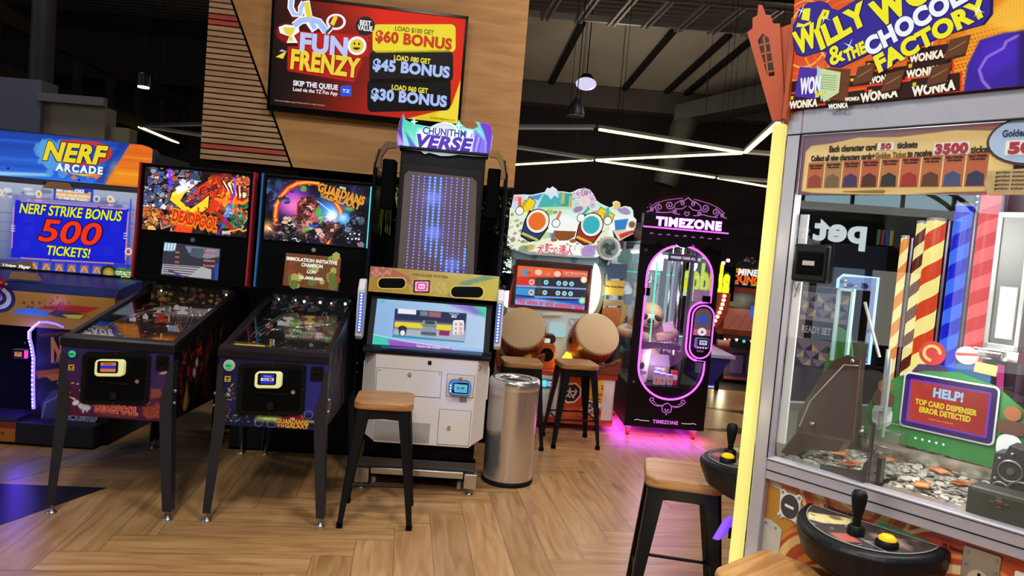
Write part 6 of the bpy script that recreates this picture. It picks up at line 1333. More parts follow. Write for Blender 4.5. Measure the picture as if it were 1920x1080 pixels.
 for k in range(9):
  x = x0 + .07 + .075 * k; g.tube([(x - .015, -.083, 1.845), (x, -.083, 1.857 - .01 * (k % 2)), (x + .015, -.083, 1.845)], .004, 5)
 g.build('valance_beads', PINKD, t)
 # lower scrollwork and name
 Pl = Panel(t, (x0, -.001, .09), U, Z, .735, .30); Pl.text('TIMEZONE', (.375, .058), .03, lit('e070e0'), .23, .001, .04, space=1.05)
 g = G(); c0 = .04
 for s_ in (-1, 1):
  f = lambda q: [(c0 + s_ * x, -.003, z) for x, z in q]
  g.tube(f([(0, .325), (.03, .31), (.045, .285), (.04, .25), (.02, .235), (.005, .25), (.012, .268), (.025, .262)]), .0045, 6); g.tube(f([(.035, .30), (.06, .30), (.085, .292), (.11, .30)]), .0045, 6); g.tube(f([(.06, .29), (.08, .30), (.115, .30), (.15, .325), (.165, .345), (.15, .365), (.128, .36), (.128, .34), (.145, .337)]), .0045, 6); g.tube(f([(.1, .315), (.12, .325), (.13, .345)]), .003, 6)
 g.tube([(c0, -.003, .235), (c0, -.003, .215)], .005, 6); g.build('scrollwork', PINKD, t)
 g = G()
 for s_ in (-1, 1): g.tube([(c0 + s_ * x, -.002, z) for x, z in ((.15, .148), (.22, .148), (.26, .155), (.285, .148))], .0035, 6)
 g.build('rule_line', lit('d8c8d8', .8), t)
 for x, y in ((-.29, .05), (.32, .05), (-.29, .8), (.32, .8)):
  g = G(); g.box(x - .025, x + .025, y - .02, y + .02, .065, .09); k = g.build('caster_fork', mat('caster_zinc', 'b0a8b4', .4, .6), t); g = G(); g.cyl((x - .012, y, .035), (x + .012, y, .035), .035, n=18); g.build('caster_wheel', mat('caster_red', 'b03a20', .4), k)
 # inside: shelf, chrome pole, gantry, green light strip
 g = G(); g.box(x0 + .03, .15, .12, .24, .80, .845); g.build('shelf', BLACK, t, .003)
 g = G(); g.cyl((.17, .42, .47), (.17, .42, 1.78), .032, n=24); g.cyl((.09, .5, .47), (.09, .5, 1.78), .01, n=10); g.build('chrome_pole', CHROME, t)
 g = G(); g.box(-.28, .34, .40, .43, 1.64, 1.67); g.box(-.20, -.03, .36, .5, 1.52, 1.64); g.cyl((-.12, .43, 1.40), (-.12, .43, 1.55), .012, n=8); g.build('gantry', mat('gantry_white', 'c8d4d8', .4), t)
 for k in range(3):
  a = 2 * PI * k / 3; g = G(); g.tube([(-.12, .43, 1.43), (-.12 + .07 * cos(a), .43 + .07 * sin(a), 1.38), (-.12 + .05 * cos(a), .43 + .05 * sin(a), 1.29)], .006, 6); g.build('claw_finger', CHROME, t)
 g = G(); g.box(-.155, -.145, .09, .10, .86, 1.60); g.build('green_light_strip', glow('green_strip', '4af0a0', 2.0), t)
 g = G(); g.box(-.30, .34, .06, .09, 1.765, 1.775); g.build('top_light', glow('cool_top_light', 'e8f0ff', 4.), t)
 Pw = Panel(t, (-.07, .03, 1.62), U, Z, .27, .07); Pw.plate('notice', [(0, 0), (.27, 0), (.27, .07), (0, .07)], mat('notice_violet', '5a4a6a', .4), 0, .003, t); Pw.text('WINNER TAKES ALL', (.135, .035), .022, lit('e8e0f0', .9), .23, .004, .03, parent=t)
 for x, y, c_ in ((-.02, .80, 'c8d4dc'), (.24, .82, 'b8a8d0'), (.10, .84, '9aa8b4')): g = G(); g.box(x - .03, x + .03, y, y + .02, .5, 1.70); g.build('rear_fill_bar', lit(c_, .5), t)  # glowing bars added to brighten the dark view through the window
 g = G(); g.box(.20, .35, .06, .09, 1.27, 1.38); g.build('rules_board', mat('rules_board', 'b8a0b4', .5, 0, .5, 60), t)
 g = G(); g.box(.15, .36, .05, d - .05, .47, .50); g.box(.145, .155, .05, d - .05, .47, .72); g.build('prize_chute', BLACK, t)
 point('inner_light', (.0, .2, 1.70), 9., (.9, .95, 1.), .1, t); point('inner_light', (-.05, .10, .74), 3.5, (1, .75, 1), .08, t)
 g = G(); g.tube([(x0 + .04, .12, .082), (x1 - .04, .12, .082), (x1 - .04, d - .1, .082), (x0 + .04, d - .1, .082)], .008, 6, closed=True); g.build('underglow_rope', glow('underglow_violet', 'd028ff', 9.), t)
 for nm, sx, sy, cx, cy, w in (('underglow', .80, .30, .03, .0, 3.2), ('underglow', .30, 1.0, x0 - .02, .45, 3.0)):
  l = area(nm, (cx, cy, .088), sx, w, (.8, .1, 1.)); l.data.shape = 'RECTANGLE'; l.data.size_y = sy; l.parent = t
 point('window_glow', (.05, -.25, .8), 5., (.9, .25, 1.), .25, t); point('inner_light', (-.1, .1, 1.25), 2.5, (1, .97, .95), .06, t)  # the inner point here is added to brighten the sloth's front
 return t
claw_cabinet()
def W2(u, v, z=0):      # a place inside the claw cabinet, in the hall
 a = .03; return (1.46 + cos(a) * u - sin(a) * v, 6.45 + sin(a) * u + cos(a) * v, z)
# plush sloth on the shelf: a soft long-armed animal, one continuous body
def sloth():
 t = thing('plush_sloth', 'large beige plush sloth slumped over the shelf in the claw cabinet', 'soft toy', W2(-.13, .40, .645), .03)
 FUR = mat('beige_plush', 'b09276', .95, 0, .2, 60, .5); PALE = mat('cream_plush', 'd8c6b0', .95, 0, .1, 60, .4); DK = mat('dark_plush', '3a2c2a', .9, 0, .2, 60)
 pts = [(0, .05, .08), (0, .05, .24), (0, .0, .36), (-.15, .0, .31), (-.28, -.08, .27), (-.14, -.20, .255), (.0, -.23, .25), (.15, .0, .32), (.27, -.08, .29), (.16, -.20, .265), (.04, -.235, .255), (.11, .0, .02), (.19, -.06, -.02), (.20, -.08, -.14), (-.08, -.02, .0)]
 ed = [(0, 1), (1, 2), (1, 3), (3, 4), (4, 5), (5, 6), (1, 7), (7, 8), (8, 9), (9, 10), (0, 11), (11, 12), (12, 13), (0, 14)]
 rad = [.14, .14, .135, .06, .052, .05, .042, .06, .052, .05, .042, .07, .05, .055, .08]
 me = bpy.data.meshes.new('body'); me.from_pydata(pts, ed, []); o = link('body', me, t, [FUR])
 md = o.modifiers.new('skin', 'SKIN'); sv = me.skin_vertices[0].data
 for k, r in enumerate(rad): sv[k].radius = (r, r)
 sv[0].use_root = True; md.use_smooth_shade = True
 sb = o.modifiers.new('soft', 'SUBSURF'); sb.levels = 2; sb.render_levels = 2
 g = G(); g.ball((0, -.05, .44), (.15, .13, .135), 20); g.build('head', FUR, t)
 g = G(); g.ball((0, -.115, .415), (.115, .075, .085), 18); g.build('face_patch', PALE, t)
 for s_ in (-1, 1):
  g = G(); g.ball((s_ * .062, -.172, .43), (.042, .022, .028), 14, Matrix.Rotation(s_ * .5, 3, 'Y')); e = g.build('eye_patch', DK, t); g = G(); g.ball((s_ * .058, -.192, .432), .011, 10); g.build('eye', BLACKG, e)
 g = G(); g.ball((0, -.185, .40), (.036, .026, .026), 14); g.build('nose', mat('plum_nose', '4a2c4a', .7), t)
 g = G(); g.tube(bez((-.035, -.186, .367), (-.015, -.192, .353), (.015, -.192, .353), (.035, -.186, .367)), .006, 6); g.build('mouth', DK, t)
 g = G(); g.hexa([(.12, -.235, .31), (.22, -.225, .33), (.22, -.222, .33), (.12, -.232, .31), (.10, -.225, .39), (.20, -.215, .42), (.20, -.212, .42), (.10, -.222, .39)]); g.build('swing_tag', ink('c8a8c0'), t)
sloth()
# prizes on the cabinet floor
def prize_box(name, label, loc, sx, sy, sz, col, rz=.03, cat='box', deco=None, group=None):
 t = thing(name, label, cat, loc, rz, group)
 g = G(); g.box(-sx / 2, sx / 2, -sy / 2, sy / 2, 0, sz); g.build('carton', mat('carton_' + col, col, .45), t, .004)
 P = Panel(t, (-sx / 2, -sy / 2 - .001, 0), (1, 0, 0), (0, 0, 1), sx, sz)
 if deco: deco(P, t, sx, sz)
 return t
def d_card(P, t, w, h): P.plate('picture_window', rrect(w * .15, h * .12, w * .85, h * .7, .006), ink('c8a060'), 0, .001, t); P.plate('print_spot', ellipse(w * .5, h * .4, w * .16), ink('8a5a3a'), .001, .0008, t); P.plate('title_band', [(w * .1, h * .76), (w * .9, h * .76), (w * .9, h * .92), (w * .1, h * .92)], ink('7a88c8'), 0, .001, t)
for k, (u, v, lb) in enumerate(((-.06, .09, 'small lilac carton, nearest the left, on the claw cabinet floor'), (.0, .085, 'small lilac carton, middle of the front three on the claw cabinet floor'), (.07, .08, 'small lilac carton beside the red tin on the claw cabinet floor'))):
 prize_box('prize_carton', lb, W2(u, v + .02 * k, .472), .055, .05, .12 - .01 * k, 'b8b4e0', .1 * (k - 1), 'box', d_card, 'lilac cartons in the claw cabinet')
prize_box('prize_carton', 'small lilac carton standing behind the front three', W2(-.03, .17, .472), .055, .05, .145, 'b8b4e0', .2, 'box', d_card, 'lilac cartons in the claw cabinet')
prize_box('prize_tin', 'red lettered box at the right on the claw cabinet floor', W2(.155, .62, .502), .10, .10, .13, '9c2a34', .1, 'box', lambda P, t, w, h: (P.plate('label_band', ellipse(w * .5, h * .45, w * .36, h * .22), ink('3a1420'), 0, .001, t), P.text('Candy', (w * .5, h * .45), h * .18, ink('d8a0a8'), w * .55, .0016, .03, parent=t)))
prize_box('prize_tin', 'red patterned box in front of the chute on the claw cabinet floor', W2(.125, .15, .472), .07, .07, .135, 'a8323c', -.1, 'box', lambda P, t, w, h: P.plate('label_band', ellipse(w * .5, h * .55, w * .34, h * .2), ink('e0b0b8'), 0, .001, t))
def tub():
 t = thing('prize_tub', 'cream paper tub with a pleated lid left in the claw cabinet', 'tub', W2(-.19, .22, .472), 0)
 g = G(); g.lathe((0, 0, 0), [(.07, 0), (.085, .27)], 28); g.build('tub_wall', mat('tub_cream', 'd8ccc0', .5), t)
 g = G(); g.lathe((0, 0, .27), [(.09, 0), (.09, .035), (.08, .045)], 28); g.build('lid', mat('tub_lid', 'c8a8b8', .5), t)
 P = Panel(t, (-.05, -.086, .04), (1, 0, 0), (0, -.05, 1), .1, .2); P.plate('label_egg', ellipse(.05, .12, .022, .032), ink('4a3a3a'), 0, .001, t); P.plate('label_band', [(.005, .04), (.095, .04), (.095, .07), (.005, .07)], ink('8a8ac8'), 0, .001, t)
tub()
def bag():
 t = thing('prize_bag', 'grey frosted prize bag with a white cloud print beside the tub', 'bag', W2(-.01, .34, .472), .1)
 g = G(); g.rings([[(-.11, -.05, 0), (.11, -.05, 0), (.11, .05, 0), (-.11, .05, 0)], [(-.12, -.055, .15), (.12, -.055, .15), (.12, .055, .15), (-.12, .055, .15)], [(-.115, -.012, .25), (.115, -.012, .25), (.115, .012, .25), (-.115, .012, .25)]]); g.build('bag_wall', mat('bag_grey', '8f8496', .4), t, .006)
 P = Panel(t, (-.11, -.058, 0), (1, 0, 0), (0, .0, 1), .22, .15); P.plate('cloud_print', ellipse(.15, .11, .025, .012), ink('e8e4ec'), 0, .001, t); P.plate('cloud_print', ellipse(.165, .12, .014, .012), ink('e8e4ec'), .001, .0008, t)
bag()
# ================================================================== dart blaster shooting cabinet on the left
def blaster_cabinet():
 t = thing('shooting_game_cabinet', 'wide shooting game cabinet with blue and orange marquee at the left edge', 'arcade machine', (-3.2, 5.2, 0), .05)
 U, Z = Vector((1, 0, 0)), Vector((0, 0, 1)); xl, xr = -.78, .49
 g = G(); g.box(xl + .02, xr - .03, .08, .8, .0, 2.10); g.build('body', mat('cabinet_navy', '14142a', .5), t, .01)
 # marquee
 Mq = Panel(t, (xl, .0, 1.825), U, (0, .06, 1), xr + .015 - xl, .325, [(-230, 30), (920, 120), (840, 415), (-232, 318)])
 out = [(-232, 318), (-230, 10), (0, 32), (400, 75), (850, 126), (900, 145), (920, 180), (918, 215), (840, 415)]
 c = Mq.canvas(300, '1c44b8'); c.grad((0, 60), '1a3a9c', (0, 380), '2f74e8')
 for k in range(9): c.poly([(-240, 40 + 40 * k), (700, 110 + 40 * k), (690, 130 + 40 * k), (-240, 64 + 40 * k)], ['2450c0', '3a80f0', '1e3ea0'][k % 3], .35, 3)
 c.poly([(-240, 300), (240, 322), (240, 338), (-240, 330)], 'b8e8f8', .8, 8)
 c.poly([(770, 110), (950, 120), (950, 430), (565, 390)], 'e06a1e'); c.poly([(640, 270), (950, 300), (950, 430), (565, 390)], 'f09a20', .8, 40)
 for k in range(8): c.poly([(760 - 24 * k, 130 + 36 * k), (940, 150 + 36 * k), (940, 168 + 36 * k), (752 - 24 * k, 144 + 36 * k)], ['f08028', 'd85a18', 'ffb838'][k % 3], .35, 3)
 c.poly([(620, 240), (770, 110), (700, 108), (500, 380), (565, 390)], '1c2f80', .6, 14)
 r = random.Random(4)
 for k in range(26): c.ell((r.uniform(175, 330), r.uniform(100, 330)), r.uniform(6, 34), r.uniform(6, 30), '5a9ee0', .75, 2)
 c.ell((250, 200), 70, 100, '5a9ee0', .9, 5, .4)
 for k in range(14): c.ell((r.uniform(330, 540), r.uniform(315, 350)), r.uniform(5, 24), r.uniform(5, 14), 'e8783a', .8, 2)
 c.ell((460, 190), 168, 78, 'c8342c', 1, 2, .12); c.ell((440, 190), 140, 56, '1c44b0', 1, 2, .12); c.poly([(300, 100), (420, 96), (600, 130), (480, 118), (330, 118)], 'c8342c', .9, 4)
 c.poly([(330, 312), (440, 326), (550, 322), (440, 338)], 'f0d040', .95, 2)
 mq = Mq.art('marquee_sheet', c, EMIT, .008)
 trim(mq, c, out)
 Mq.plate('marquee_box', out, mat('marquee_box', '202848', .4), -.09, .096, t); Mq.target = mq
 Mq.text('NERF', (405, 190), 108, lit('ecd42c'), 375, .010, .045, shear=.2, outline=lit('101018'), ow=.03)
 Mq.text('ARCADE', (420, 292), 44, lit('f0f4fa'), 280, .010, .05, outline=lit('1a2a5a'), ow=.04, space=1.25)
 g = G()
 for q in ((-3, 290), (205, 378), (412, 362), (805, 363)): disc(Mq, g, q, 6, .009, .012, 8)
 g.build('marquee_screw', BLACKM, t)
 g = G(); g.box(xl, xr - .02, .0, .12, 1.785, 1.83); g.build('marquee_ledge', mat('ledge_grey', '3a3a48', .5), t, .004)
 g = G(); g.prism([(-.255, 1.765), (-.21, 1.815), (-.07, 1.815), (-.03, 1.765)], 'xz', -.015, .02); g.build('target_hood', mat('hood_tan', '9a7448', .5), t, .004)
 # screen
 Sc = Panel(t, (-.74, .045, 1.165), U, Z, 1.205, .62, [(-190, 368), (850, 470), (835, 1010), (-200, 900)])
 Sc.plate('screen_housing', [(-215, 355), (868, 458), (850, 1030), (-220, 920)], mat('housing_black', '101016', .3), -.04, .038, t)
 c = Sc.canvas(330, '8a92b0'); c.grad((300, 400), 'a8b0c4', (300, 960), '58607c')
 r = random.Random(8)
 for (x0, y0) in ((60, 440), (520, 500), (-120, 430)):
  for k in range(10): x, y = x0 + r.uniform(0, 240), y0 + r.uniform(0, 60); c.ell((x, y), r.uniform(10, 34), r.uniform(8, 20), r.choice(['d8dce8', '8a90a8', 'c0c4d4', '6a708c']), .8, 3)
 for x, y, cc in ((178, 462, 'd8c07a'), (535, 498, '5a8ad0'), (620, 500, 'd8c080'), (-60, 450, 'd8c07a')): c.ell((x, y), 20, 22, 'f0e8d8'); c.ell((x, y), 13, 15, cc); c.ell((x, y), 5, 5, 'a03a2a')
 for p in ((170, 490), (220, 492), (530, 520), (575, 525), (620, 525)): c.line([(p[0] - 20, p[1]), (p[0] + 30, p[1] + 4)], 7, 'c05a3a')
 c.poly([(270, 395), (515, 430), (512, 520), (268, 500)], '2a40c8', 1, 3); c.poly([(285, 425), (500, 455), (496, 515), (280, 492)], 'd8a868'); c.poly([(300, 418), (480, 440), (480, 462), (300, 440)], '2438b8')
 # scaffold girders
 for x in (750, 800, 835): c.line([(x, 505), (x - 10, 930)], 8, '3048d0')
 for k in range(8): c.line([(740, 560 + 45 * k), (835, 600 + 45 * k - 60 * (k % 2))], 6, 'b85a48' if k % 2 else '5a68c8')
 for k in range(5): c.line([(-190, 560 + 60 * k), (20, 580 + 60 * k)], 6, '5a68c8')
 c.poly([(-200, 860), (840, 930), (835, 1010), (-200, 980)], '2838a8', 1, 4)
 for k in range(10):
  x = 50 + 78 * k; y = 872 + 7.0 * k; c.poly([(x, y), (x + 62, y + 5), (x + 60, y + 72), (x - 2, y + 66)], '2a48d8'); c.poly([(x + 8, y + 12), (x + 54, y + 16), (x + 52, y + 62), (x + 6, y + 58)], 'b0703a'); c.line([(x + 10, y + 56), (x + 30, y + 22), (x + 50, y + 60)], 5, 'e0b8a8')
 for k in range(8): c.line([(80, 930 + 10 * k), (820, 990 + 10 * k)], 2, '8898c8', .5)
 c.poly([(38, 498), (738, 566), (722, 918), (18, 858)], '1418c4', 1, 2); c.poly([(38, 498), (738, 566), (722, 918), (18, 858)], '1a22d8', .6, 50)
 for q in ((105, 780), (225, 775), (620, 830), (620, 595), (120, 610), (130, 690), (655, 680)): c.ring(q, 26, 4, '3a48e0', .5); c.ring(q, 12, 4, '3a48e0', .5)
 for pl in ([(70, 505), (540, 548)], [(560, 552), (720, 566)], [(80, 864), (250, 880)], [(270, 882), (650, 912)], [(735, 585), (728, 730)], [(728, 760), (724, 890)], [(28, 545), (22, 800)]): c.line(pl, 7, 'd88aa0')
 for k in range(3): c.line([(18, 660 + 16 * k), (36, 662 + 16 * k)], 6, 'e8d0d8'); c.line([(712, 720 + 16 * k), (730, 722 + 16 * k)], 6, 'e8d0d8')
 c.ell((825, 555), 20, 22, '6ac07a'); c.ell((742, 838), 22, 24, 'e8d8c0'); c.ell((742, 838), 13, 15, 'c84a4a')
 c.poly([(590, 935), (700, 950), (840, 950), (900, 930), (835, 1005), (640, 1010)], '3a7a2a', 1, 4)
 c.ell((622, 972), 50, 48, '20240c', 1, 3); c.ell((622, 972), 36, 34, '8a7a2c', 1, 3); c.ell((622, 972), 22, 20, 'c0a848', .8, 5)
 c.poly([(-200, 890), (150, 885), (155, 950), (-200, 940)], '5a4a3a', 1, 3)
 sc = Sc.art('game_screen', c, EMIT); Sc.target = sc
 YE = lit('dcec2a'); DKO = lit('101048')
 Sc.text('NERF STRIKE BONUS', (380, 580), 62, YE, 630, .002, .02, shear=.2, outline=DKO, ow=.03)
 Sc.text('500', (378, 708), 138, lit('f03420'), 380, .002, .02, shear=.2, outline=lit('0c0a20'), ow=.03)
 Sc.text('TICKETS!', (372, 832), 58, YE, 265, .002, .02, shear=.18, outline=DKO, ow=.03)
 Sc.text('NERF STRIKE BONUS', (372, 442), 22, lit('e8e8f8'), 170, .002, .04, shear=.2); Sc.text('SCORE 225,200 POINTS', (390, 476), 16, lit('f4ecd8'), 205, .002, .03); Sc.text('TO WIN 500 TICKETS', (388, 496), 16, lit('f4ecd8'), 180, .002, .03)
 Sc.text('Player', (104, 925), 26, lit('f4f0e8'), 70, .002, .04, shear=.2); Sc.text('3 Swipes', (10, 912), 20, lit('f4f0e8'), 80, .002, .03)
 Sc.text('Credits to: 3 Swipes', (728, 972), 15, lit('e8f4d8'), 125, .002, .03, shear=.2); Sc.text('Cost to Play: 1 Swipe', (728, 986), 15, lit('e8f4d8'), 125, .002, .03, shear=.2); Sc.text('Join Now!', (730, 1001), 13, lit('f0e040'), 56, .002, .03, shear=.2)
 # deck below the screen with blue apron and printed orange front
 g = G(); g.prism([(.05, 1.15), (-.30, 1.10), (-.33, 1.06), (-.33, 1.03), (.05, 1.03)], 'yz', xl, xr - .02); g.build('deck', mat('deck_blue', '2c3478', .45), t, .006)
 g = G(); g.prism([(-.26, 1.115), (-.24, 1.165), (-.09, 1.165), (-.06, 1.115)], 'xz', -.33, -.28); g.build('target_hood', mat('hood_tan', '9a7448'), t, .004)
 Dk = Panel(t, (xl, -.335, .80), U, (0, -.06, 1), xr - .02 - xl, .24, [(-330, 118), (650, 165), (600, 370), (-330, 330)])
 c = Dk.canvas(260, 'c08a34'); c.grad((0, 140), 'c89440', (0, 330), 'a8742c')
 c.poly([(220, 245), (350, 215), (560, 225), (480, 262), (330, 250)], 'b8301e', 1, 4); c.poly([(90, 290), (140, 250), (220, 240), (300, 262), (260, 310), (100, 310)], '4a8cb8', 1, 5); c.poly([(285, 275), (330, 245), (460, 262), (420, 290), (360, 300)], '4a3a44', 1, 4)
 c.poly([(100, 288), (150, 286), (170, 304), (110, 306)], 'd8c83a', 1, 1); c.poly([(350, 272), (480, 270), (420, 318), (360, 312), (380, 290)], 'd8c83a', 1, 1); c.line([(350, 272), (480, 270), (420, 318)], 4, '2a2418')
 c.scatter(26, (150, 170, 420, 240), 2, 9, ['8a2a24', '5a2a3a', '7a3020'], 3, 'ell', .8); c.poly([(0, 300), (30, 290), (20, 320), (-330, 330), (-330, 300)], 'c03a6a', .9, 4)
 c.glow((355, 200), 50, '6a30b0', .5)
 dk = Dk.art('deck_front', c, PRINT); Dk.target = dk
 for r_, cc, k in ((92, '1c2a5a', 0), (72, 'd8d8e8', 1), (48, '22305a', 2), (26, 'd8d8e8', 3)): Dk.plate('target_ring', ellipse(38, 185, r_, r_), ink(cc), .001 + .001 * k, .0009, dk)
 g = G(); g.prism([(-.33, 1.03), (-.345, .80), (-.30, .80), (-.2, .80), (-.2, 1.03)], 'yz', xl, xr - .03); g.build('deck_body', mat('deck_ochre', 'a8782c', .5), t)
 # dark recess with reader, printed side panel
 g = G(); g.box(xl, -.07, -.22, .1, .19, .80); g.build('recess', BLACKM, t)
 Sd = Panel(t, (-.055, -.325, .02), U, Z, .51, .78, [(200, 345), (420, 370), (390, 930), (205, 925)])
 g = G(); g.box(-.06, xr - .035, -.32, .1, .0, .80); g.build('side_tower', mat('tower_black', '101018', .5), t, .006)
 c = Sd.canvas(200, '12121a'); n = c.fbm(8, 3); c.mix((n - .5) * 2, '242030'); c.poly([(205, 600), (300, 570), (305, 600), (210, 640)], '8a4a1c', 1, 2); c.poly([(250, 700), (310, 660), (330, 690), (230, 900), (225, 760)], '3a3a48', 1, 3); c.poly([(205, 390), (290, 372), (300, 384), (212, 404)], '5a2a1c', 1, 4); c.poly([(230, 620), (290, 600), (290, 630), (250, 650)], 'a8601c', 1, 2); c.line([(220, 900), (235, 760), (300, 690)], 5, '6a6a78')
 sd = Sd.art('side_print', c, PRINT); Sd.target = sd
 Sd.text('NERF', (300, 470), 76, ink('b06a1c'), 130, .002, .05, shear=.2, rot=.15); Sd.text('ARCADE', (292, 530), 26, ink('8a5a2a'), 80, .002, .03, rot=.1); Sd.text('RAGE', (320, 790), 66, ink('8a8a94'), 120, .002, .05, rot=.15); Sd.text('TIME', (330, 845), 30, ink('8a8a94'), 90, .002, .05, rot=.15)
 g = G(); g.prism(rrect(-.205 - .05, .555, -.205 + .06, .625, .02), 'xz', -.26, -.22); rd = g.build('card_reader', mat('reader_dark', '55505a', .3), t, .006); Pr = Panel(rd, (-.255, -.262, .555), U, Z, .115, .07)
 Pr.plate('reader_glow', rrect(.085, .006, .111, .064, .01), glow('magenta_ring', 'f03ab0', 1.6), 0, .001); Pr.plate('reader_face', rrect(.006, .008, .084, .062, .008), BLACKG, 0, .0012); Pr.plate('reader_screen', rrect(.02, .016, .07, .05, .003), lit('c8845a', .8), .0012, .0006); Pr.text('TAP', (.045, .044), .008, lit('301408'), .02, .002, .02)
 g = G(); g.ball((-.19, -.225, .665), .007, 8); g.build('panel_bolt', SCREWM, t)
 # base platform
 g = G(); g.box(xl, xr - .06, -.46, .1, .02, .165); g.build('platform', mat('platform_black', '1a1820', .5), t, .006)
 g = G(); g.box(xl, -.08, -.45, -.02, .165, .19); g.build('tread_plate', mat('tread_plate', '3a3458', .35, .6, .4, 120, .6), t)
 Pb = Panel(t, (xl, -.463, .03), U, Z, .70, .13); c = Pb.canvas(140, '9a5a24'); c.poly([(0, .09), (.7, .09), (.7, .13), (0, .13)], '7a2a24', 1, .004)
 for k in range(8): c.poly([(.05 + .09 * k, .06), (.09 + .09 * k, .065), (.08 + .09 * k, .04)], '5a3018', .8, .003)
 Pb.art('platform_front', c, PRINT)
 # LED rope
 pts = [(.134, .812), (.08, .832), (.02, .84), (-.03, .835), (-.07, .80), (-.097, .765), (-.095, .72), (-.075, .65), (-.062, .58), (-.060, .5), (-.056, .4), (-.05, .3), (-.045, .23)]
 g = G(); g.tube([(x, -.335, z) for x, z in pts], .011, 8); lr = g.build('light_rope', glow('violet_rope', '5a48ff', 5.0), t)
 g = G()
 for i in range(len(pts) - 1):
  if i < 3: continue
  for f in (0, .33, .66): x = pts[i][0] + f * (pts[i + 1][0] - pts[i][0]); z = pts[i][1] + f * (pts[i + 1][1] - pts[i][1]); g.ball((x, -.347, z), .0055, 6)
 g.build('rope_diode', glow('rope_diode', 'e8e8ff', 8.), lr)
 for z in (.3, .55, .78): point('rope_light', (-.09, -.42, z), 1.5, (.12, .06, 1.), .05, t)
 point('recess_light', (-.5, -.35, .30), 2.5, (.12, .06, 1.), .06, t)
 # toy blasters lying in their holders
 RG = mat('toy_red_gloss', '8a1418', .25)
 g = G(); g.ball((-.36, -.34, 1.09), (.10, .07, .06), 16, Matrix.Rotation(.4, 3, 'Y')); g.cyl((-.36, -.36, 1.06), (-.26, -.44, 1.0), .04, .03, 14); g.box(-.50, -.36, -.38, -.32, 1.06, 1.12); bl = g.build('toy_blaster', RG, t, .01)
 g = G()
 for k in range(6): g.ball((-.40 + .035 * k, -.39 - .002 * k, 1.125 - .008 * k), .012, 8)
 g.build('blaster_stud', mat('stud_orange', 'd85a3a', .4), bl)
 g = G(); g.ball((-.41, -.42, .50), (.12, .06, .07), 16, Matrix.Rotation(-.6, 3, 'Y')); g.build('second_blaster', mat('toy_purple', '6a1c4a', .3), t)
blaster_cabinet()

# ================================================================== machines at the back right
def simple_box(t, nm, x0, x1, y0, y1, z0, z1, m, bev=.004): g = G(); g.box(x0, x1, y0, y1, z0, z1); return g.build(nm, m, t, bev)
U, Z = Vector((1, 0, 0)), Vector((0, 0, 1))
t = thing('air_hockey_table', 'blue tapered air hockey table with violet lit legs behind the claw cabinet', 'table', (1.98, 8.6, 0), 0)
g = G(); g.rings([[(-.4, -.35, .20), (.44, -.35, .20), (.44, 1.0, .20), (-.4, 1.0, .20)], [(-.5, -.45, .56), (.60, -.45, .56), (.60, 1.1, .56), (-.5, 1.1, .56)]]); g.build('table_body', mat('hockey_blue', '2a2c8c', .3), t, .006)
g = G(); g.box(-.52, .64, -.48, 1.14, .56, .60); g.build('rim', mat('hockey_rim', 'c8b8e8', .3), t, .004)
g = G(); g.box(-.42, .46, -.37, -.35, .20, .215); g.build('rim_light', lit('b8a8ff', 1.2), t)
for x, y in ((-.3, -.2), (.32, -.2), (-.3, .85), (.32, .85)):
 g = G(); g.rings([[(x, y, .03), (x + .10, y, .03), (x + .10, y + .12, .03), (x, y + .12, .03)], [(x - .04, y, .2), (x + .13, y, .2), (x + .13, y + .12, .2), (x - .04, y + .12, .2)]]); l = g.build('leg', mat('hockey_leg', 'b090d0', .4), t)
 g = G(); g.cyl((x + .05, y + .05, 0), (x + .05, y + .05, .03), .035, n=12); g.build('foot', DARKMETAL, l)
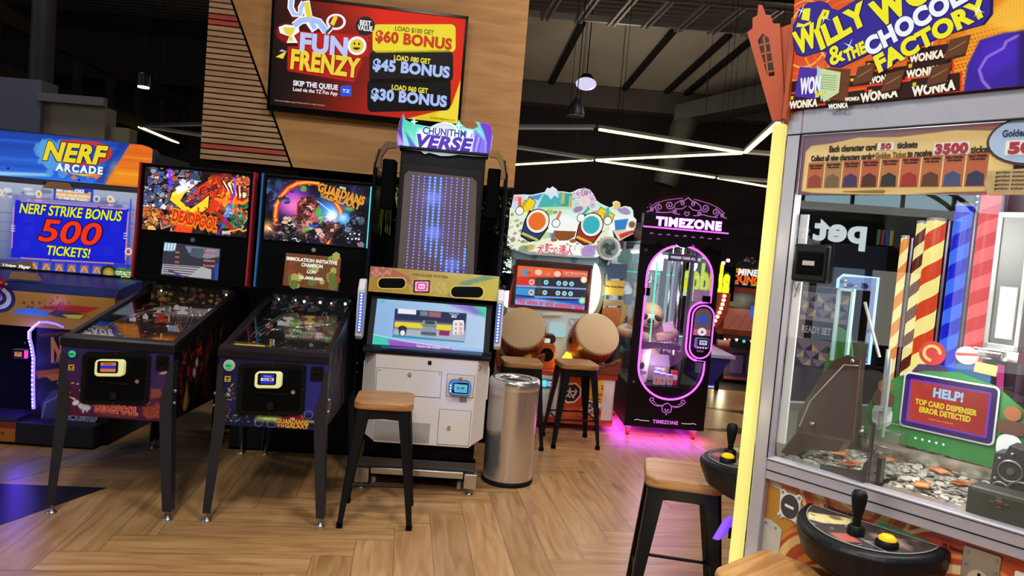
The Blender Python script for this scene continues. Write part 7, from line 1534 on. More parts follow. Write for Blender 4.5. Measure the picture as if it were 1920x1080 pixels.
def dungeon():
 t = thing('dungeon_game_cabinet', 'tall dungeon game cabinet in orange blocks, half hidden by the bright corner light', 'arcade machine', (3.45, 9.9, 0), -.1)
 simple_box(t, 'body', -.5, .6, .2, .9, 0, 1.30, mat('cabinet_umber', '1a1010', .6))
 g = G(); g.prism([(-.56, .70), (-.50, .66), (.6, .66), (.6, 1.34), (-.52, 1.34), (-.55, 1.28), (-.50, 1.2), (-.56, 1.12), (-.52, .98), (-.57, .9)], 'xz', .10, .22); g.build('screen_surround', mat('block_orange', '8a3418', .5, 0, .35, 12), t)
 P = Panel(t, (-.44, .095, .74), U, Z, 1.0, .52); c = P.canvas(160, '3a2620'); c.poly([(0, 0), (1, 0), (1, .3), (0, .3)], '8a4a3a'); n = c.fbm(9, 2); c.mix((n - .5) * 2 * (c.Y > .3), '48585a')
 for k in range(8): c.line([(.05 + .14 * k, 0), (.2 + .1 * k, .22)], .008, '5a3a34'); c.line([(0, .03 * k), (1, .03 * k)], .006, '6a4038')
 c.glow((.22, .42), .12, '506a60', .7); c.poly([(.05, .33), (.2, .33), (.2, .42), (.05, .4)], '6a6040', 1, .01); c.poly([(.34, .2), (.40, .2), (.40, .36), (.35, .36)], '3a60b8', 1, .01)
 P.art('game_screen', c, EMIT)
 H = Panel(t, (-.42, .1, 1.36), U, Z, 1.0, .46)
 H.plate('header_board', [(-.02, 0), (1.0, 0), (1.0, .42), (.8, .44), (.62, .38), (.5, .44), (.4, .36), (.28, .40), (.1, .34), (.06, .26), (.0, .22), (.03, .12)], mat('header_soot', '1c1614', .7, 0, .5, 12), -.05, .05, t)
 for k in range(26):
  r = random.Random(k); x, y, q = r.uniform(.08, .9), r.uniform(.22, .40), r.uniform(.02, .05); H.plate('stone_block', [(x, y), (x + q, y), (x + q, y + q), (x, y + q)], mat('stone_%d' % (k % 3), ['5a504a', '3a3430', '7a6a60'][k % 3], .8), .0, .01 + .01 * r.random(), t)
 H.plate('glow_block', [(.05, .18), (.26, .2), (.3, .24), (.06, .25)], lit('d8902a', .8), .001, .004, t)
 H.text('MINECRAFT', (.42, .20), .085, lit('f0f0f0'), .62, .008, .05, parent=t, shear=.1); H.text('DUNGEONS', (.40, .10), .10, lit('e8641e'), .70, .008, .06, parent=t, outline=lit('3a1608'), ow=.04); 
 for k, cc in enumerate(('d87a6a', 'c8c8d0', 'd8b83a')): H.plate('age_mark', [(.06 + .12 * k, .02), (.13 + .12 * k, .02), (.13 + .12 * k, .05), (.06 + .12 * k, .05)], lit(cc, .8), .001, .003, t)
 simple_box(t, 'control_deck', -.46, .6, -.08, .25, .50, .58, BLACK); simple_box(t, 'pedestal', -.38, .6, .05, .3, .06, .5, mat('pedestal_violet', '2a1c34', .5))
 g = G(); g.prism([(-.44, .60), (.6, .60), (.6, .655), (-.44, .655)], 'xz', .06, .1); g.build('control_glow', mat('control_strip', '2a2024', .5), t)
 for k in range(9): g = G(); g.ball((-.36 + .1 * k, -.0, .60 + .01 * (k % 2)), .022, 10); g.build('control_button', lit(['f05a5a', 'f8e8e0', '58d0d0', 'f0a0c0'][k % 4], 1.2), t)
 g = G(); g.tube([(-.44, -.09, .62), (-.42, -.09, .55), (-.47, -.09, .30), (-.49, -.09, .08)], .012, 8); g.build('light_rope', glow('warm_white_rope', 'fff4c8', 5.), t); point('rope_light', (-.5, -.3, .2), 6., (1, .85, .5), .08, t)
 for k in range(3): simple_box(t, 'coin_box', -.30 + .22 * k, -.14 + .22 * k, .0, .06, .14, .40, mat('coin_box', '3a2a5a', .5))
 simple_box(t, 'foot_rail', -.40, .6, -.10, -.02, .06, .1, mat('foot_rail', '5a2030', .5)); simple_box(t, 'plinth', -.42, .6, .0, .8, 0, .06, BLACKM)
dungeon()
def rabbit():
 t = thing('bulb_arch_machine', 'dim arcade machine with yellow bubble lettering and a red bulb-lit arch behind the claw cabinet', 'arcade machine', (2.45, 9.6, 0), 0)
 simple_box(t, 'body', -.7, .36, .1, .9, 0, 1.15, mat('cabinet_umber', '1a1010'))
 g = G(); pts = [(.42, 1.22), (.40, 1.05), (.34, .92), (.28, .80), (.33, .80), (.45, .95), (.5, 1.22)]; g.prism([(.28, .8), (.36, .78), (.48, 1.0), (.5, 1.26), (.30, 1.26)], 'xz', .0, .08); a = g.build('arch_panel', mat('arch_red', '9c3a1c', .5), t)
 for k in range(8): g = G(); f = k / 7; g.ball((.41 - .10 * f * f - .02 * f, -.01, 1.22 - .40 * f), .026, 10); g.build('arch_bulb', glow('arch_bulb', 'ffd8b0', 3.), t)
 P = Panel(t, (-.75, .05, 1.22), U, Z, 1.25, .50)
 g = G(); g.box(-.20, .56, .08, .3, 1.15, 1.62); g.build('sign_box', BLACKM, t)
 P.text('rabbids', (.868, .20), .37, lit('d8e028', 1.4), .70, .004, .06, parent=t, outline=lit('4a5a08'), ow=.04); P.text('ADDICTED', (.77, .0), .075, lit('f4f4f4'), .42, .06, .05, parent=t, shear=.15)
 g = G()
 for x, z in ((-.30, 1.66), (-.1, 1.68), (.42, 1.70), (.36, 1.66)): g.ball((x, .02, z), .028, 10)
 g.build('sign_bulb', glow('arch_bulb', 'ffd8b0'), t)
 simple_box(t, 'seat', .22, .42, -.5, -.2, .38, .58, mat('seat_crimson', '6a1c2a', .5)); g = G(); g.cyl((.32, -.36, .0), (.32, -.36, .38), .03, n=10); g.build('seat_post', DARKMETAL, t)
 g = G(); g.cyl((.25, -.42, .62), (.40, -.42, .62), .05, n=14); g.build('seat_roll', mat('seat_roll', 'c88a7a', .5), t); simple_box(t, 'seat_back', .24, .40, -.44, -.40, .56, .64, mat('seat_crimson', '6a1c2a'))
 for k in range(3): g = G(); g.cyl((-.55 + .12 * k, -.05, .85), (-.48 + .12 * k, -.05, 1.05), .010, n=8); g.build('neon_stick', glow('violet_neon', 'c060ff', 2.5), t)
 for k in range(2): g = G(); g.cyl((-.60, -.05, 1.2 + .16 * k), (-.55, -.05, 1.33 + .16 * k), .012, n=8); g.build('neon_sign', glow('violet_neon', 'c060ff'), t)
rabbit()
def crane():
 t = thing('prize_cabinet', 'glass prize cabinet lit white and green between the drum machine and the claw cabinet', 'claw machine', (1.52, 8.0, 0), -.05)
 simple_box(t, 'base', -.45, .5, 0, .8, .05, .55, mat('crane_base', '20242c', .4)); simple_box(t, 'roof', -.45, .5, 0, .8, 1.72, 2.02, mat('crane_roof', '3a3430', .5))
 simple_box(t, 'back_panel', -.42, .47, .74, .78, .55, 1.72, glow('pale_back_light', 'b0c4cc', .95))
 for x in (-.45, .47): simple_box(t, 'post', x, x + .03, .0, .03, .55, 1.72, mat('crane_post', 'c8ccd0', .3, .6))
 g = G(); g.box(-.42, .47, .008, .012, .55, 1.72); g.build('front_glass', glass_mat('side_glass'), t)
 for z in (.78, 1.46): simple_box(t, 'green_light', -.42, .47, .02, .04, z, z + .015, glow('green_strip', '4af0a0'))
 for k in range(2): simple_box(t, 'top_lamp', -.36 + .4 * k, -.1 + .4 * k, .2, .24, 1.68, 1.70, glow('cool_top_light', 'e8f0ff'))
 for k in range(5): simple_box(t, 'plinth_foot', -.4 + .2 * k, -.36 + .2 * k, .05, .1, 0, .05, BLACKM)
 P = Panel(t, (-.45, -.002, 1.0), Z, (-1, 0, 0), .5, .1); P.text('CRANE', (.2, -.07), .06, lit('d8e4f0', .8), .36, .002, .03, parent=t)
 point('inner_light', (0, .4, 1.6), 6., (.85, .95, 1), .1, t)
crane()
for k, (x, y, z, cc, lb) in enumerate(((1.26, 8.3, .55, 'c8d0d4', 'pale soft toy low in the white-lit prize cabinet'), (1.40, 8.25, .55, 'a8b8c8', 'blue-grey soft toy beside the pale one in the white-lit prize cabinet'))):
 t = thing('soft_toy', lb, 'soft toy', (x, y, z), 0, 'toys in the white-lit prize cabinet')
 FU = mat('toy_' + cc, cc, .9, 0, .2, 40); g = G(); g.ball((0, 0, .13), (.09, .08, .13), 14); g.build('body', FU, t); g = G(); g.ball((0, -.02, .30), (.08, .075, .075), 14); g.build('head', FU, t)
 for s_ in (-1, 1): g = G(); g.ball((s_ * .05, -.01, .38), (.025, .015, .04), 10); g.build('ear', FU, t)
# grey machine whose rounded top shows beside the marquee, and another dark one
t = thing('grey_arcade_cabinet', 'grey round-topped machine showing behind the orange end of the marquee', 'arcade machine', (-3.42, 6.45, 0), .05)
g = G(); g.prism([(-.55, 0), (.30, 0), (.30, 2.05), (.24, 2.14), (.12, 2.19), (-.55, 2.24)], 'xz', 0, .5); g.build('body', mat('cabinet_grey', '5a5450', .6), t, .01)
g = G(); g.prism([(-.5, 1.4), (.25, 1.4), (.25, 2.0), (-.5, 2.05)], 'xz', -.01, .0); g.build('face', mat('cabinet_face', '2a2624', .6), t)
# ---- across the mall: shop front and roof glazing, seen only as reflections in the cabinet glass
t = thing('mall_shop', 'dark shop front across the mall, mirrored in the cabinet glass', 'shop', (-11.5, -1.3, 0), 0)
simple_box(t, 'fascia', -.4, 0, -2.2, 2.6, 2.0, 2.9, mat('shop_navy', '141826', .6), 0); simple_box(t, 'shop_wall', -.6, -.3, -2.2, 2.6, 0, 2.0, mat('shop_dim', '3a3a3c', .7), 0)
P = Panel(t, (.004, -2.2, 2.0), (0, 1, 0), Z, 4.8, .9); P.text('pet', (2.0, .42), .50, glow('shop_white', 'e8f4f8', 9.), .95, .01, .04, parent=t); P.text('stock', (3.05, .47), .32, glow('shop_white_dim', 'a8b8c0', 3.), .95, .01, .02, parent=t)
for k, cc in enumerate(('d8c040', '3a70c0', 'c8506a', '60a860')): P.plate('stripe_mark', [(1.0 + .08 * k, .3), (1.06 + .08 * k, .3), (1.06 + .08 * k, .6), (1.0 + .08 * k, .6)], lit(cc, 2.5), .01, .004, t)
for k in range(4): simple_box(t, 'shop_window', -.29, -.28, -1.9 + 1.05 * k, -1.0 + 1.05 * k, .3, 1.8, glow('shop_window_%d' % (k % 2), ['c8c0b0', '90a0b0'][k % 2], 3.), 0)
simple_box(t, 'pale_ceiling_glow', -.3, .1, -4.5, 5.0, 2.9, 3.05, glow('pale_reflection_glow', 'b8b8b0', 3.), 0)  # ceiling band and piers added glowing, to brighten the reflection
for y in (-3.4, 3.6): simple_box(t, 'glowing_pier', -.4, -.1, y - .8, y + .8, 0, 2.9, glow('pale_reflection_glow', 'b8b8b0'), 0)
sk = bpy.data.objects.new('window_1', None); COL.objects.link(sk); struct(sk); sk.location = (-13.5, -1.5, 0)
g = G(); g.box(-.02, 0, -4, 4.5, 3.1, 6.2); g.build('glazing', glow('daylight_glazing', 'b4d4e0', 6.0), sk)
g = G()
for k in range(9): g.box(0, .08, -4 + k * 1.06, -3.93 + k * 1.06, 3.1, 6.2)
for k in range(5): g.box(0, .08, -4, 4.5, 3.1 + .75 * k, 3.16 + .75 * k)
for r_ in (2.2, 2.5): g.tube([(.06, .3 + 1.5 * r_ * cos(a), 3.0 + .45 * r_ * sin(a)) for a in [PI * k / 24 for k in range(25)]], .05, 6)
g.build('mullion', mat('mullion_dark', '2a3a40', .5), sk)
# ================================================================== the big coin pusher at the right
WA = -.85; WX, WY = .88, 2.42
def WP(u, v, z=0): return (WX + cos(WA) * u - sin(WA) * v, WY + sin(WA) * u + cos(WA) * v, z)
def pusher():
 t = thing('coin_pusher_cabinet', 'huge glazed coin pusher cabinet with chocolate themed sign filling the right edge', 'coin pusher', (WX, WY, 0), WA)
 U, Z = Vector((1, 0, 0)), Vector((0, 0, 1)); L = 1.10
 # frame
 # six-sided: every side repeats posts, rails, pane, lower panel and sign board
 HEX = [(0, 0), (L, 0), (1.5 * L, .866 * L), (L, 1.732 * L), (0, 1.732 * L), (-.5 * L, .866 * L)]
 SIDE = [Matrix.Translation((x, y, 0)) @ Matrix.Rotation(k * PI / 3, 4, 'Z') for k, (x, y) in enumerate(HEX)]
 for k, M_ in enumerate(SIDE):
  g = G(); g.prism([(0, 0), (.046, 0), (.046, .05), (.0289, .05), (-.023, -.0399 + .05 + .03)] if k == 0 else [(0, 0), (.046, 0), (.046, .05), (0, .05)], 'xy', 0, 2.14); g.xf(M_); g.build('corner_post', ALU, t, .004)
  for z0, z1, nm in ((.90, .972, 'sill_rail'), (2.062, 2.142, 'head_rail')): g = G(); g.box(.046, L - .03, .001, .05, z0, z1); g.xf(M_); g.build(nm, ALU, t, .003)
  g = G(); g.box(.046, L - .046, -.0008, .003, .929, .9325); g.box(.046, L - .046, -.0008, .003, .964, .966); g.box(.0, L, -.0012, .003, 2.058, 2.0625); g.box(.043, .046, -.0008, .003, .972, 2.06); g.xf(M_); g.build('frame_groove', mat('groove_black', '15151a', .6), t)
  g = G(); g.box(.046, L - .046, .018, .024, .972, 2.062); g.xf(M_); g.build('front_glass' if k == 0 else 'pane', glass_mat('pusher_glass', (.96, .98, .97), 1.5, 0, 1.25), t)
  if k: g = G(); g.box(.0, L, -.012, .03, 2.142, 2.54); g.xf(M_); g.build('sign_board', mat('sign_orange', 'b8481f', .5, 0, .3, 6), t)
 ins = lambda q: [(L / 2 + (x - L / 2) * q, .866 * L + (y - .866 * L) * q) for x, y in HEX]
 g = G(); g.prism(ins(.985), 'xy', 2.10, 2.14); g.build('roof_plate', mat('roof_plate_grey', '6a6870', .5), t)  # unseen plate added so the inner points don't shine out upward
 # glowing corner strip
 g = G(); g.box(-.052, -.010, -.016, .016, .02, 2.10); g.build('corner_light', glow('butter_corner_light', 'f0e47c', .92, '807a50'), t, .008)
 for z in (.5, 1.1, 1.7): point('corner_glow', (-.12, -.08, z), 1.1, (1, .9, .5), .05, t)
 # lower body and printed front
 g = G(); g.prism(ins(.965), 'xy', .05, .905); g.build('lower_body', mat('pusher_red', '9c3a1e', .5), t)
 Lp = Panel(t, (.046, .028, .0), U, Z, L - .092, .90)
 c = Lp.canvas(330, 'b04024'); n = c.fbm(5, 3); c.mix((n - .45) * 1.3, 'c25a2c')
 def swirl(cx, cy, r, cols):
  for k in range(7):
   c.ring((cx, cy), r * (1 - .12 * k), .012 if k % 2 == 0 else .026, cols[k % len(cols)], .95)
 swirl(.22, .60, .25, ['e8c078', 'b8481f', 'd8823a']); swirl(.62, .62, .30, ['e8d0a0', 'a83a1c', 'd88a40']); swirl(-.02, .35, .25, ['d8a050', 'b04820']); swirl(1.0, .5, .3, ['e8c078', 'b04820', 'd8823a']); swirl(.28, .93, .17, ['e8c078', 'a83a1c', 'd8823a']); swirl(.42, .25, .3, ['e8c078', 'b8481f', 'd8823a'])
 c.poly([(0, .70), (.06, .70), (.10, .76), (.10, .88), (0, .90)], 'b8842c', .95, .008); c.poly([(.5, .5), (.62, .5), (.62, .66), (.55, .72)], 'b8983a', .9, .01); c.poly([(.05, .885), (.3, .85), (.5, .845), (.5, .87), (.3, .875)], '7a1c14', .6, .01); c.poly([(.36, .845), (.50, .838), (.50, .862), (.36, .872)], '3a7a54', 1, .004)
 lp = Lp.art('front_artwork', c, PRINTG); Lp.target = lp
 Lp.text("Chocolate Factory", (.26, .862), .012, ink('3a0e0a'), .13, .001, .03, rot=-.03); Lp.text('functions and payouts 5 and', (.43, .853), .010, ink('0e2a1c'), .12, .001, .02, rot=-.03); Lp.text('18 Amusement', (.58, .865), .012, ink('3a0e0a'), .08, .001, .03)
 Lp.plate('purple_label', [(.085, .60), (.20, .575), (.20, .555), (.085, .57)], ink('3a1c5a'), 0, .002, t); Lp.plate('label_mark', [(.092, .592), (.11, .588), (.11, .575), (.092, .578)], ink('d8d0e0'), .002, .001, t)
 simple = lambda nm, pts, m, off, th, par=t, bev=0: Lp.plate(nm, pts, m, off, th, par, bev)
 simple('yellowed_tape', [(.0, .892), (.046, .885), (.05, .868), (.0, .876)], ink('c8c0b0'), 0, .001)
 sp = simple('speaker_plate', [(.045, .87), (.058, .878), (.068, .868), (.100, .868), (.112, .876), (.124, .866), (.12, .852), (.122, .80), (.126, .785), (.116, .774), (.1, .782), (.066, .784), (.055, .775), (.043, .784), (.05, .80), (.048, .855)], mat('plate_white', 'e0dcd8'), 0, .006, t, .001)
 simple('speaker_mesh', ellipse(.085, .826, .031, .040), mat('speaker_mesh', '3a3634', .6, 0, .8, 260), .006, .002, sp); simple('mesh_badge', [(.069, .832), (.100, .828), (.100, .819), (.069, .823)], WHITEP, .008, .001, sp)
 g = G()
 for q in ((.056, .867), (.114, .865), (.054, .785), (.116, .784)): disc(Lp, g, q, .0045, .006, .009, 8)
 g.build('plate_screw', SCREWM, sp)
 hp = simple('metal_hatch', [(-.01, .755), (.02, .758), (.055, .745), (.065, .735), (.063, .62), (-.012, .62)], mat('worn_plate', 'c8c4b8', .4, .3, .2, 30), 0, .004, t, .001); g = G()
 for q in ((.008, .745), (.043, .738), (-.004, .63)): disc(Lp, g, q, .004, .004, .007, 8)
 g.build('hatch_screw', SCREWM, hp)
 # coin entry and push plates at the right of the console
 cm = simple('coin_mechanism', rrect(.592, .735, .682, .885, .006), steel_mat('dull_steel', 'a8a29a', .35), 0, .006, t, .001); simple('slot_ring', ellipse(.637, .80, .028, .030), CHROME, .006, .004, cm); simple('coin_slot', [(.633, .778), (.641, .778), (.641, .822), (.633, .822)], BLACKG, .010, .001, cm); simple('blue_sticker', [(.60, .742), (.66, .742), (.66, .756), (.60, .756)], ink('2a5aa8'), .006, .001, cm)
 g = G()
 for q in ((.602, .87), (.672, .87), (.602, .835), (.672, .835)): disc(Lp, g, q, .005, .006, .010, 8)
 g.build('plate_screw', SCREWM, cm)
 simple('lit_plate', rrect(.715, .80, .765, .86, .003), mat('plate_white', 'e0dcd8'), 0, .004)
 # consoles: one on the front, one on the hidden left side
 def console(M_, nm, lb=None):
  R = []; n = 28
  def half(rx, ry, z, tilt=0.): return [(rx * cos(PI + PI * k / n), ry * sin(PI + PI * k / n), z + tilt * (ry * sin(PI + PI * k / n))) for k in range(n + 1)]
  g = G(); g.rings([half(.07, .06, .703), half(.15, .14, .712), half(.192, .20, .745), half(.212, .225, .80), half(.215, .23, .845, .10), half(.205, .22, .858, .10)]); g.xf(M_); co = g.build(nm, mat('console_black', '15151a', .38, 0, .1, 30), t, .004)
  F_ = Panel(co, M_ @ Vector((-.20, -.215, .8585 - .0215 + .001)), (M_.to_3x3() @ Vector((1, 0, 0))), (M_.to_3x3() @ Vector((0, 1, .10))), .40, .21)
  c = F_.canvas(160, '3a3434'); n_ = c.fbm(22, 4); c.mix((n_ - .5) * 2, '5a5050'); c.poly([(.03, .14), (.14, .2), (.16, .15), (.1, .1), (.05, .09)], 'd8cc90', .95, .004); c.ell((.105, .165), .02, .014, '6a5c50', .9, .004); c.poly([(.14, .05), (.19, .02), (.23, .06), (.18, .09)], 'c86a5a', .9, .006); c.poly([(.22, .14), (.30, .17), (.34, .12), (.26, .10)], 'b08a80', .8, .01); c.scatter(40, (.02, .02, .38, .2), .006, .02, ['8a7a74', '2a2424', 'a09088', '5a4a44'], 3, 'shard', .6); c.line([(.17, .1), (.35, .04)], .004, 'c8c0b8', .7, .002)
  art = F_.art('console_print', c, PRINTG); keep = [(.2 + .185 * cos(a), .205 + .185 * sin(a)) for a in [PI + PI * k / 30 for k in range(31)]]
  trim(art, c, keep)
  g = G(); g.tube([F_.at(x, y, .001) for x, y in keep], .0022, 6, closed=True); g.build('print_edge', mat('edge_grey', '8a8684', .4), co)
  b0 = F_.at(.195, .10, 0); g = G(); g.lathe(b0, [(.024, 0), (.024, .022), (.018, .028)], 20); g.lathe(b0, [(.011, .025), (.011, .055)], 14); g.lathe(b0, [(.012, .05), (.016, .07), (.021, .10), (.022, .118), (.017, .13), (.004, .134)], 20); g.build('joystick', BLACK, co)
  b1 = F_.at(.285, .095, 0); g = G(); g.lathe(b1, [(.031, 0), (.031, .012), (.026, .018)], 24); br = g.build('push_button', BLACK, co); g = G(); g.lathe(b1, [(.024, .015), (.024, .024), (.016, .031), (.002, .033)], 24); g.build('button_lens', glow('amber_button', 'd8a818', .6, 'd8a818'), co)
  return co
 console(Matrix.Translation((.395, .03, 0)), 'joystick_console')
 console(SIDE[5] @ Matrix.Translation((L - .40, .03, 0)), 'side_console')
 M_ = SIDE[5] @ Matrix.Translation((L - .26, 0, 0)); g = G(); g.hexa([(-.05, -.10, .555), (.03, -.12, .56), (.03, -.09, .56), (-.05, -.07, .555), (-.05, -.06, .64), (.03, -.08, .655), (.03, -.05, .655), (-.05, -.03, .64)]); g.xf(M_); rd = g.build('card_reader', glow('violet_reader', '7a48ff', 1.0, '6a40c0'), t, .008)
 g = G(); g.box(-.03, .01, -.06, .03, .57, .60); g.xf(M_); g.build('reader_arm', BLACKM, rd)
 # black note box on the inside of the pane, with white switch strip
 g = G(); g.box(.062, .185, -.004, .016, 1.575, 1.70); nb = g.build('note_box', mat('note_black', '121214', .35), t, .01); g = G(); g.box(.08, .168, -.012, -.002, 1.60, 1.675); g.build('note_mouth', mat('note_inner', '060607', .5), nb, .006); Pn = Panel(nb, (.08, -.0125, 1.60), U, Z, .088, .075); Pn.plate('note_sticker', [(.024, .03), (.064, .03), (.064, .045), (.024, .045)], ink('b8b0a8'), 0, .001, nb)
 g = G(); g.box(.048, .075, .05, .06, 1.02, 1.80); ws = g.build('white_strip', WHITEP, t); Ps = Panel(ws, (.048, .049, 1.02), U, Z, .03, .78); Ps.plate('toggle_switch', rrect(.005, .60, .024, .625, .003), BLACK, 0, .003, ws)
 g = G(); g.tube([(.06, .046, 1.60), (.052, .045, 1.57), (.062, .044, 1.545), (.07, .045, 1.57), (.058, .046, 1.52)], .0015, 5); g.build('loose_wire', BLACKM, ws)
 # instruction sheet hung inside the glass
 I = Panel(t, (.05, .012, 1.862), U, Z, .60, .195)
 c = I.canvas(300, '6a1c22'); c.grad((0, .1), '6a2446', (.6, .1), 'b84428'); body = [(.012, .012), (.05, .006), (.2, .0), (.3, -.003), (.45, .006), (.6, .008), (.6, .17), (.45, .182), (.3, .172), (.18, .178), (.1, .165), (.03, .16), (.012, .14)]
 c.poly(body, '5a3a1c', 1, .002, .004); c.poly(body, 'dcb45c', 1, .002); c.poly([(.02, .02), (.59, .02), (.59, .155), (.02, .145)], 'e4c478', .8, .01)
 ii = I.art('instruction_sheet', c, PRINTG); I.target = ii
 back = [(0, 0), (.6, 0), (.6, .195), (0, .195)]; I.plate('sheet_backing', back, mat('sheet_back', '3a1a1c', .6), -.006, .004, t)
 K = ink('2a160c')
 I.text('Each character card', (.165, .146), .019, K, .145, .0015, .03); I.plate('value_card', rrect(.242, .134, .29, .158, .003), ink('e8e4e0'), .001, .001, ii); I.text('50', (.266, .146), .016, ink('a81c34'), .028, .003, .04); I.text('tickets', (.326, .147), .018, K, .056, .0015, .03)
 I.text('Collect all nine characters cards+', (.135, .118), .018, K, .20, .0015, .03); I.text('Golden Ticket', (.282, .119), .017, ink('8a6a1c'), .088, .0015, .03); I.text('to receive', (.363, .120), .018, K, .066, .0015, .03); I.plate('value_card', rrect(.40, .112, .492, .148, .004), ink('e8e4e0'), .001, .001, ii); I.text('3500', (.446, .130), .026, ink('a81c34'), .08, .003, .05); I.text('tickets', (.523, .124), .018, K, .056, .0015, .03)
 cols = [('b8603a', '8a3a2a'), ('a87a4a', '6a5a40'), ('b0603a', '3a2a5a'), ('b85a34', '4a1c14'), ('b87040', '2a2420'), ('b8603a', '9a2420'), ('b8683a', '5a3020'), ('b8603a', '3a4a7a'), ('b05a34', '2a2c48')]
 for k in range(9):
  x = .028 + .0575 * k; w = .052; cd = I.plate('character_card', [(x, .022), (x + w, .022), (x + w, .104 + .0015 * k), (x, .104 + .0015 * k)], ink(cols[k][0]), .001, .001, ii); I.plate('card_tint', [(x + .004, .024), (x + w - .004, .024), (x + w - .006, .055), (x + w * .5, .066), (x + .006, .055)], ink(cols[k][1]), .002, .0008, ii)
  I.text('WILLY WONKA', (x + w / 2, .094 + .0015 * k), .006, ink('3a1408'), w * .85, .002, .05); I.text('& the chocolate', (x + w / 2, .086 + .0015 * k), .005, ink('3a1408'), w * .7, .002, .04)
 I.plate('scroll_rule', [(.15, .008), (.27, .004), (.28, .009), (.27, .014), (.15, .010)], ink('8a6a2a'), .001, .0006, ii)
 O_ = Panel(t, (.598, .010, 1.86), U, Z, .4, .2); ov = O_.plate('blue_oval_sign', ellipse(.09, .145, .10, .062), ink('a8c0e0'), .0, .003, t); O_.plate('oval_rim', ellipse(.09, .145, .107, .068), ink('4a2a2a'), -.002, .003, t); O_.text('Golden Ticket', (.075, .165), .018, ink('1c2a5a'), .11, .0036, .02, parent=ov); O_.plate('value_card', rrect(.03, .105, .14, .145, .004), ink('e8e4e0'), .003, .001, ov); O_.text('500', (.08, .125), .028, ink('a81c34'), .08, .005, .05, parent=ov)
 og = O_.plate('parchment_card', [(-.005, .065), (.2, .075), (.2, .0), (.0, .0), (-.01, .03)], mat('parchment', 'b8a070', .6, 0, .3, 40), .001, .002, t)
 for k in range(5): O_.text('golden ticket holders receive', (.09, .06 - .011 * k), .006, ink('4a3418'), .15, .0035, .0, parent=og)
 # sign above
 H = Panel(t, (.0, -.012, 2.145), U, (0, -.08, 1), L, .56)
 hz = 345 / .366       # sheet units per metre measured on the visible end
 H.sheet = None
 H = Panel(t, (.0, -.012, 2.145), U, (0, -.08, 1), .72, .40, [(235, -75), (1640, -330), (1640, 395), (245, 605)])
 c = H.canvas(460, 'c8381c'); c.grad((300, 100), 'd8481c', (1500, 300), 'e88a20')
 for q, r_ in (((330, 260), 200), ((1160, 230), 170), ((560, 200), 240), ((300, 120), 110)):
  for k in range(4): c.ring(q, r_ * (1 - .2 * k), 10, ['f0b050', 'e86a28', 'f8d070', 'd84a1c'][k], .8, 2)
 c.poly([(1230, 120), (1640, -40), (1640, 420), (1200, 470), (1120, 380)], 'f0a020', 1, 30)
 for i in range(16):
  for j in range(14): x, y = 1130 + 18 * i + 9 * (j % 2), 220 + 18 * j - 5 * i; c.ell((x, y), max(1, 7 - .35 * i), max(1, 7 - .35 * i), 'b83a14', .8)
 c.poly([(1290, 130), (1440, -40), (1640, -120), (1640, 60), (1450, 170)], 'f8c040', .8, 20)
 for i in range(22):
  for j in range(8): c.ell((1240 + 16 * i, 60 + 16 * j - 6 * i), 3, 3, 'e08a20', .7)
 c.poly([(1240, 330), (1290, 210), (1400, 175), (1500, 160), (1560, 300), (1560, 440), (1230, 470)], '3a1c98', 1, 6); c.poly([(1300, 230), (1400, 190), (1480, 200), (1480, 300), (1350, 380), (1290, 330)], '4a24c0', .8, 30); c.line([(1470, 185), (1415, 215), (1405, 245), (1330, 290), (1300, 350), (1320, 400), (1360, 440)], 14, '8a6ad8', 1, 2); c.poly([(1470, 170), (1560, 150), (1600, 400), (1490, 430)], '241058', .8, 12)
 # stacked bars with their wrappers, drawn flat on the sheet
 r = random.Random(2)
 for (x, y, w, h_) in ((250, 600, 230, 80), (480, 585, 240, 70), (610, 470, 120, 60), (720, 540, 260, 80), (960, 500, 260, 90), (720, 450, 220, 70), (930, 400, 240, 80), (700, 380, 150, 50), (230, 520, 100, 60), (930, 315, 230, 50)):
  s_ = .11 * w; c.poly([(x, y), (x + w, y - .17 * w), (x + w - 8, y - .17 * w - h_), (x - 4, y - h_)], '2e140c', 1, 2); c.line([(x, y + 4), (x + w, y - .17 * w + 4)], 12, 'e8381c', 1, 1); c.line([(x + w, y - .17 * w), (x + w - 8, y - .17 * w - h_)], 10, 'e8381c', 1, 1); c.poly([(x + 8, y - h_ * .55), (x + 26, y - h_ * .6), (x + 26, y - h_ * .85), (x + 6, y - h_ * .8)], 'e8c030')
 c.poly([(460, 372), (615, 372), (608, 540), (480, 540)], '6a3a20', 1, 2); c.line([(560, 380), (555, 535)], 3, '4a2412'); c.line([(470, 455), (612, 455)], 3, '4a2412')
 hs = H.art('sign_sheet', c, EMIT, .006); H.plate('sign_box', [(235, -75), (1640, -330), (1640, 395), (245, 605)], mat('sign_box', '5a2a1c', .5), -.08, .084, t); H.target = hs
 for (x, y, w_, a_) in ((345, 572, 170, .12), (790, 500, 190, .20), (1080, 450, 200, .2), (1020, 372, 160, .18), (1030, 295, 160, .16), (800, 415, 140, .2), (640, 528, 80, .1), (560, 570, 110, .12)):
  H.text('WONKA', (x, y), w_ * .24, lit('f4ecd8'), w_, .009, .05, rot=a_ - .13, outline=lit('2a120a'), ow=.04)
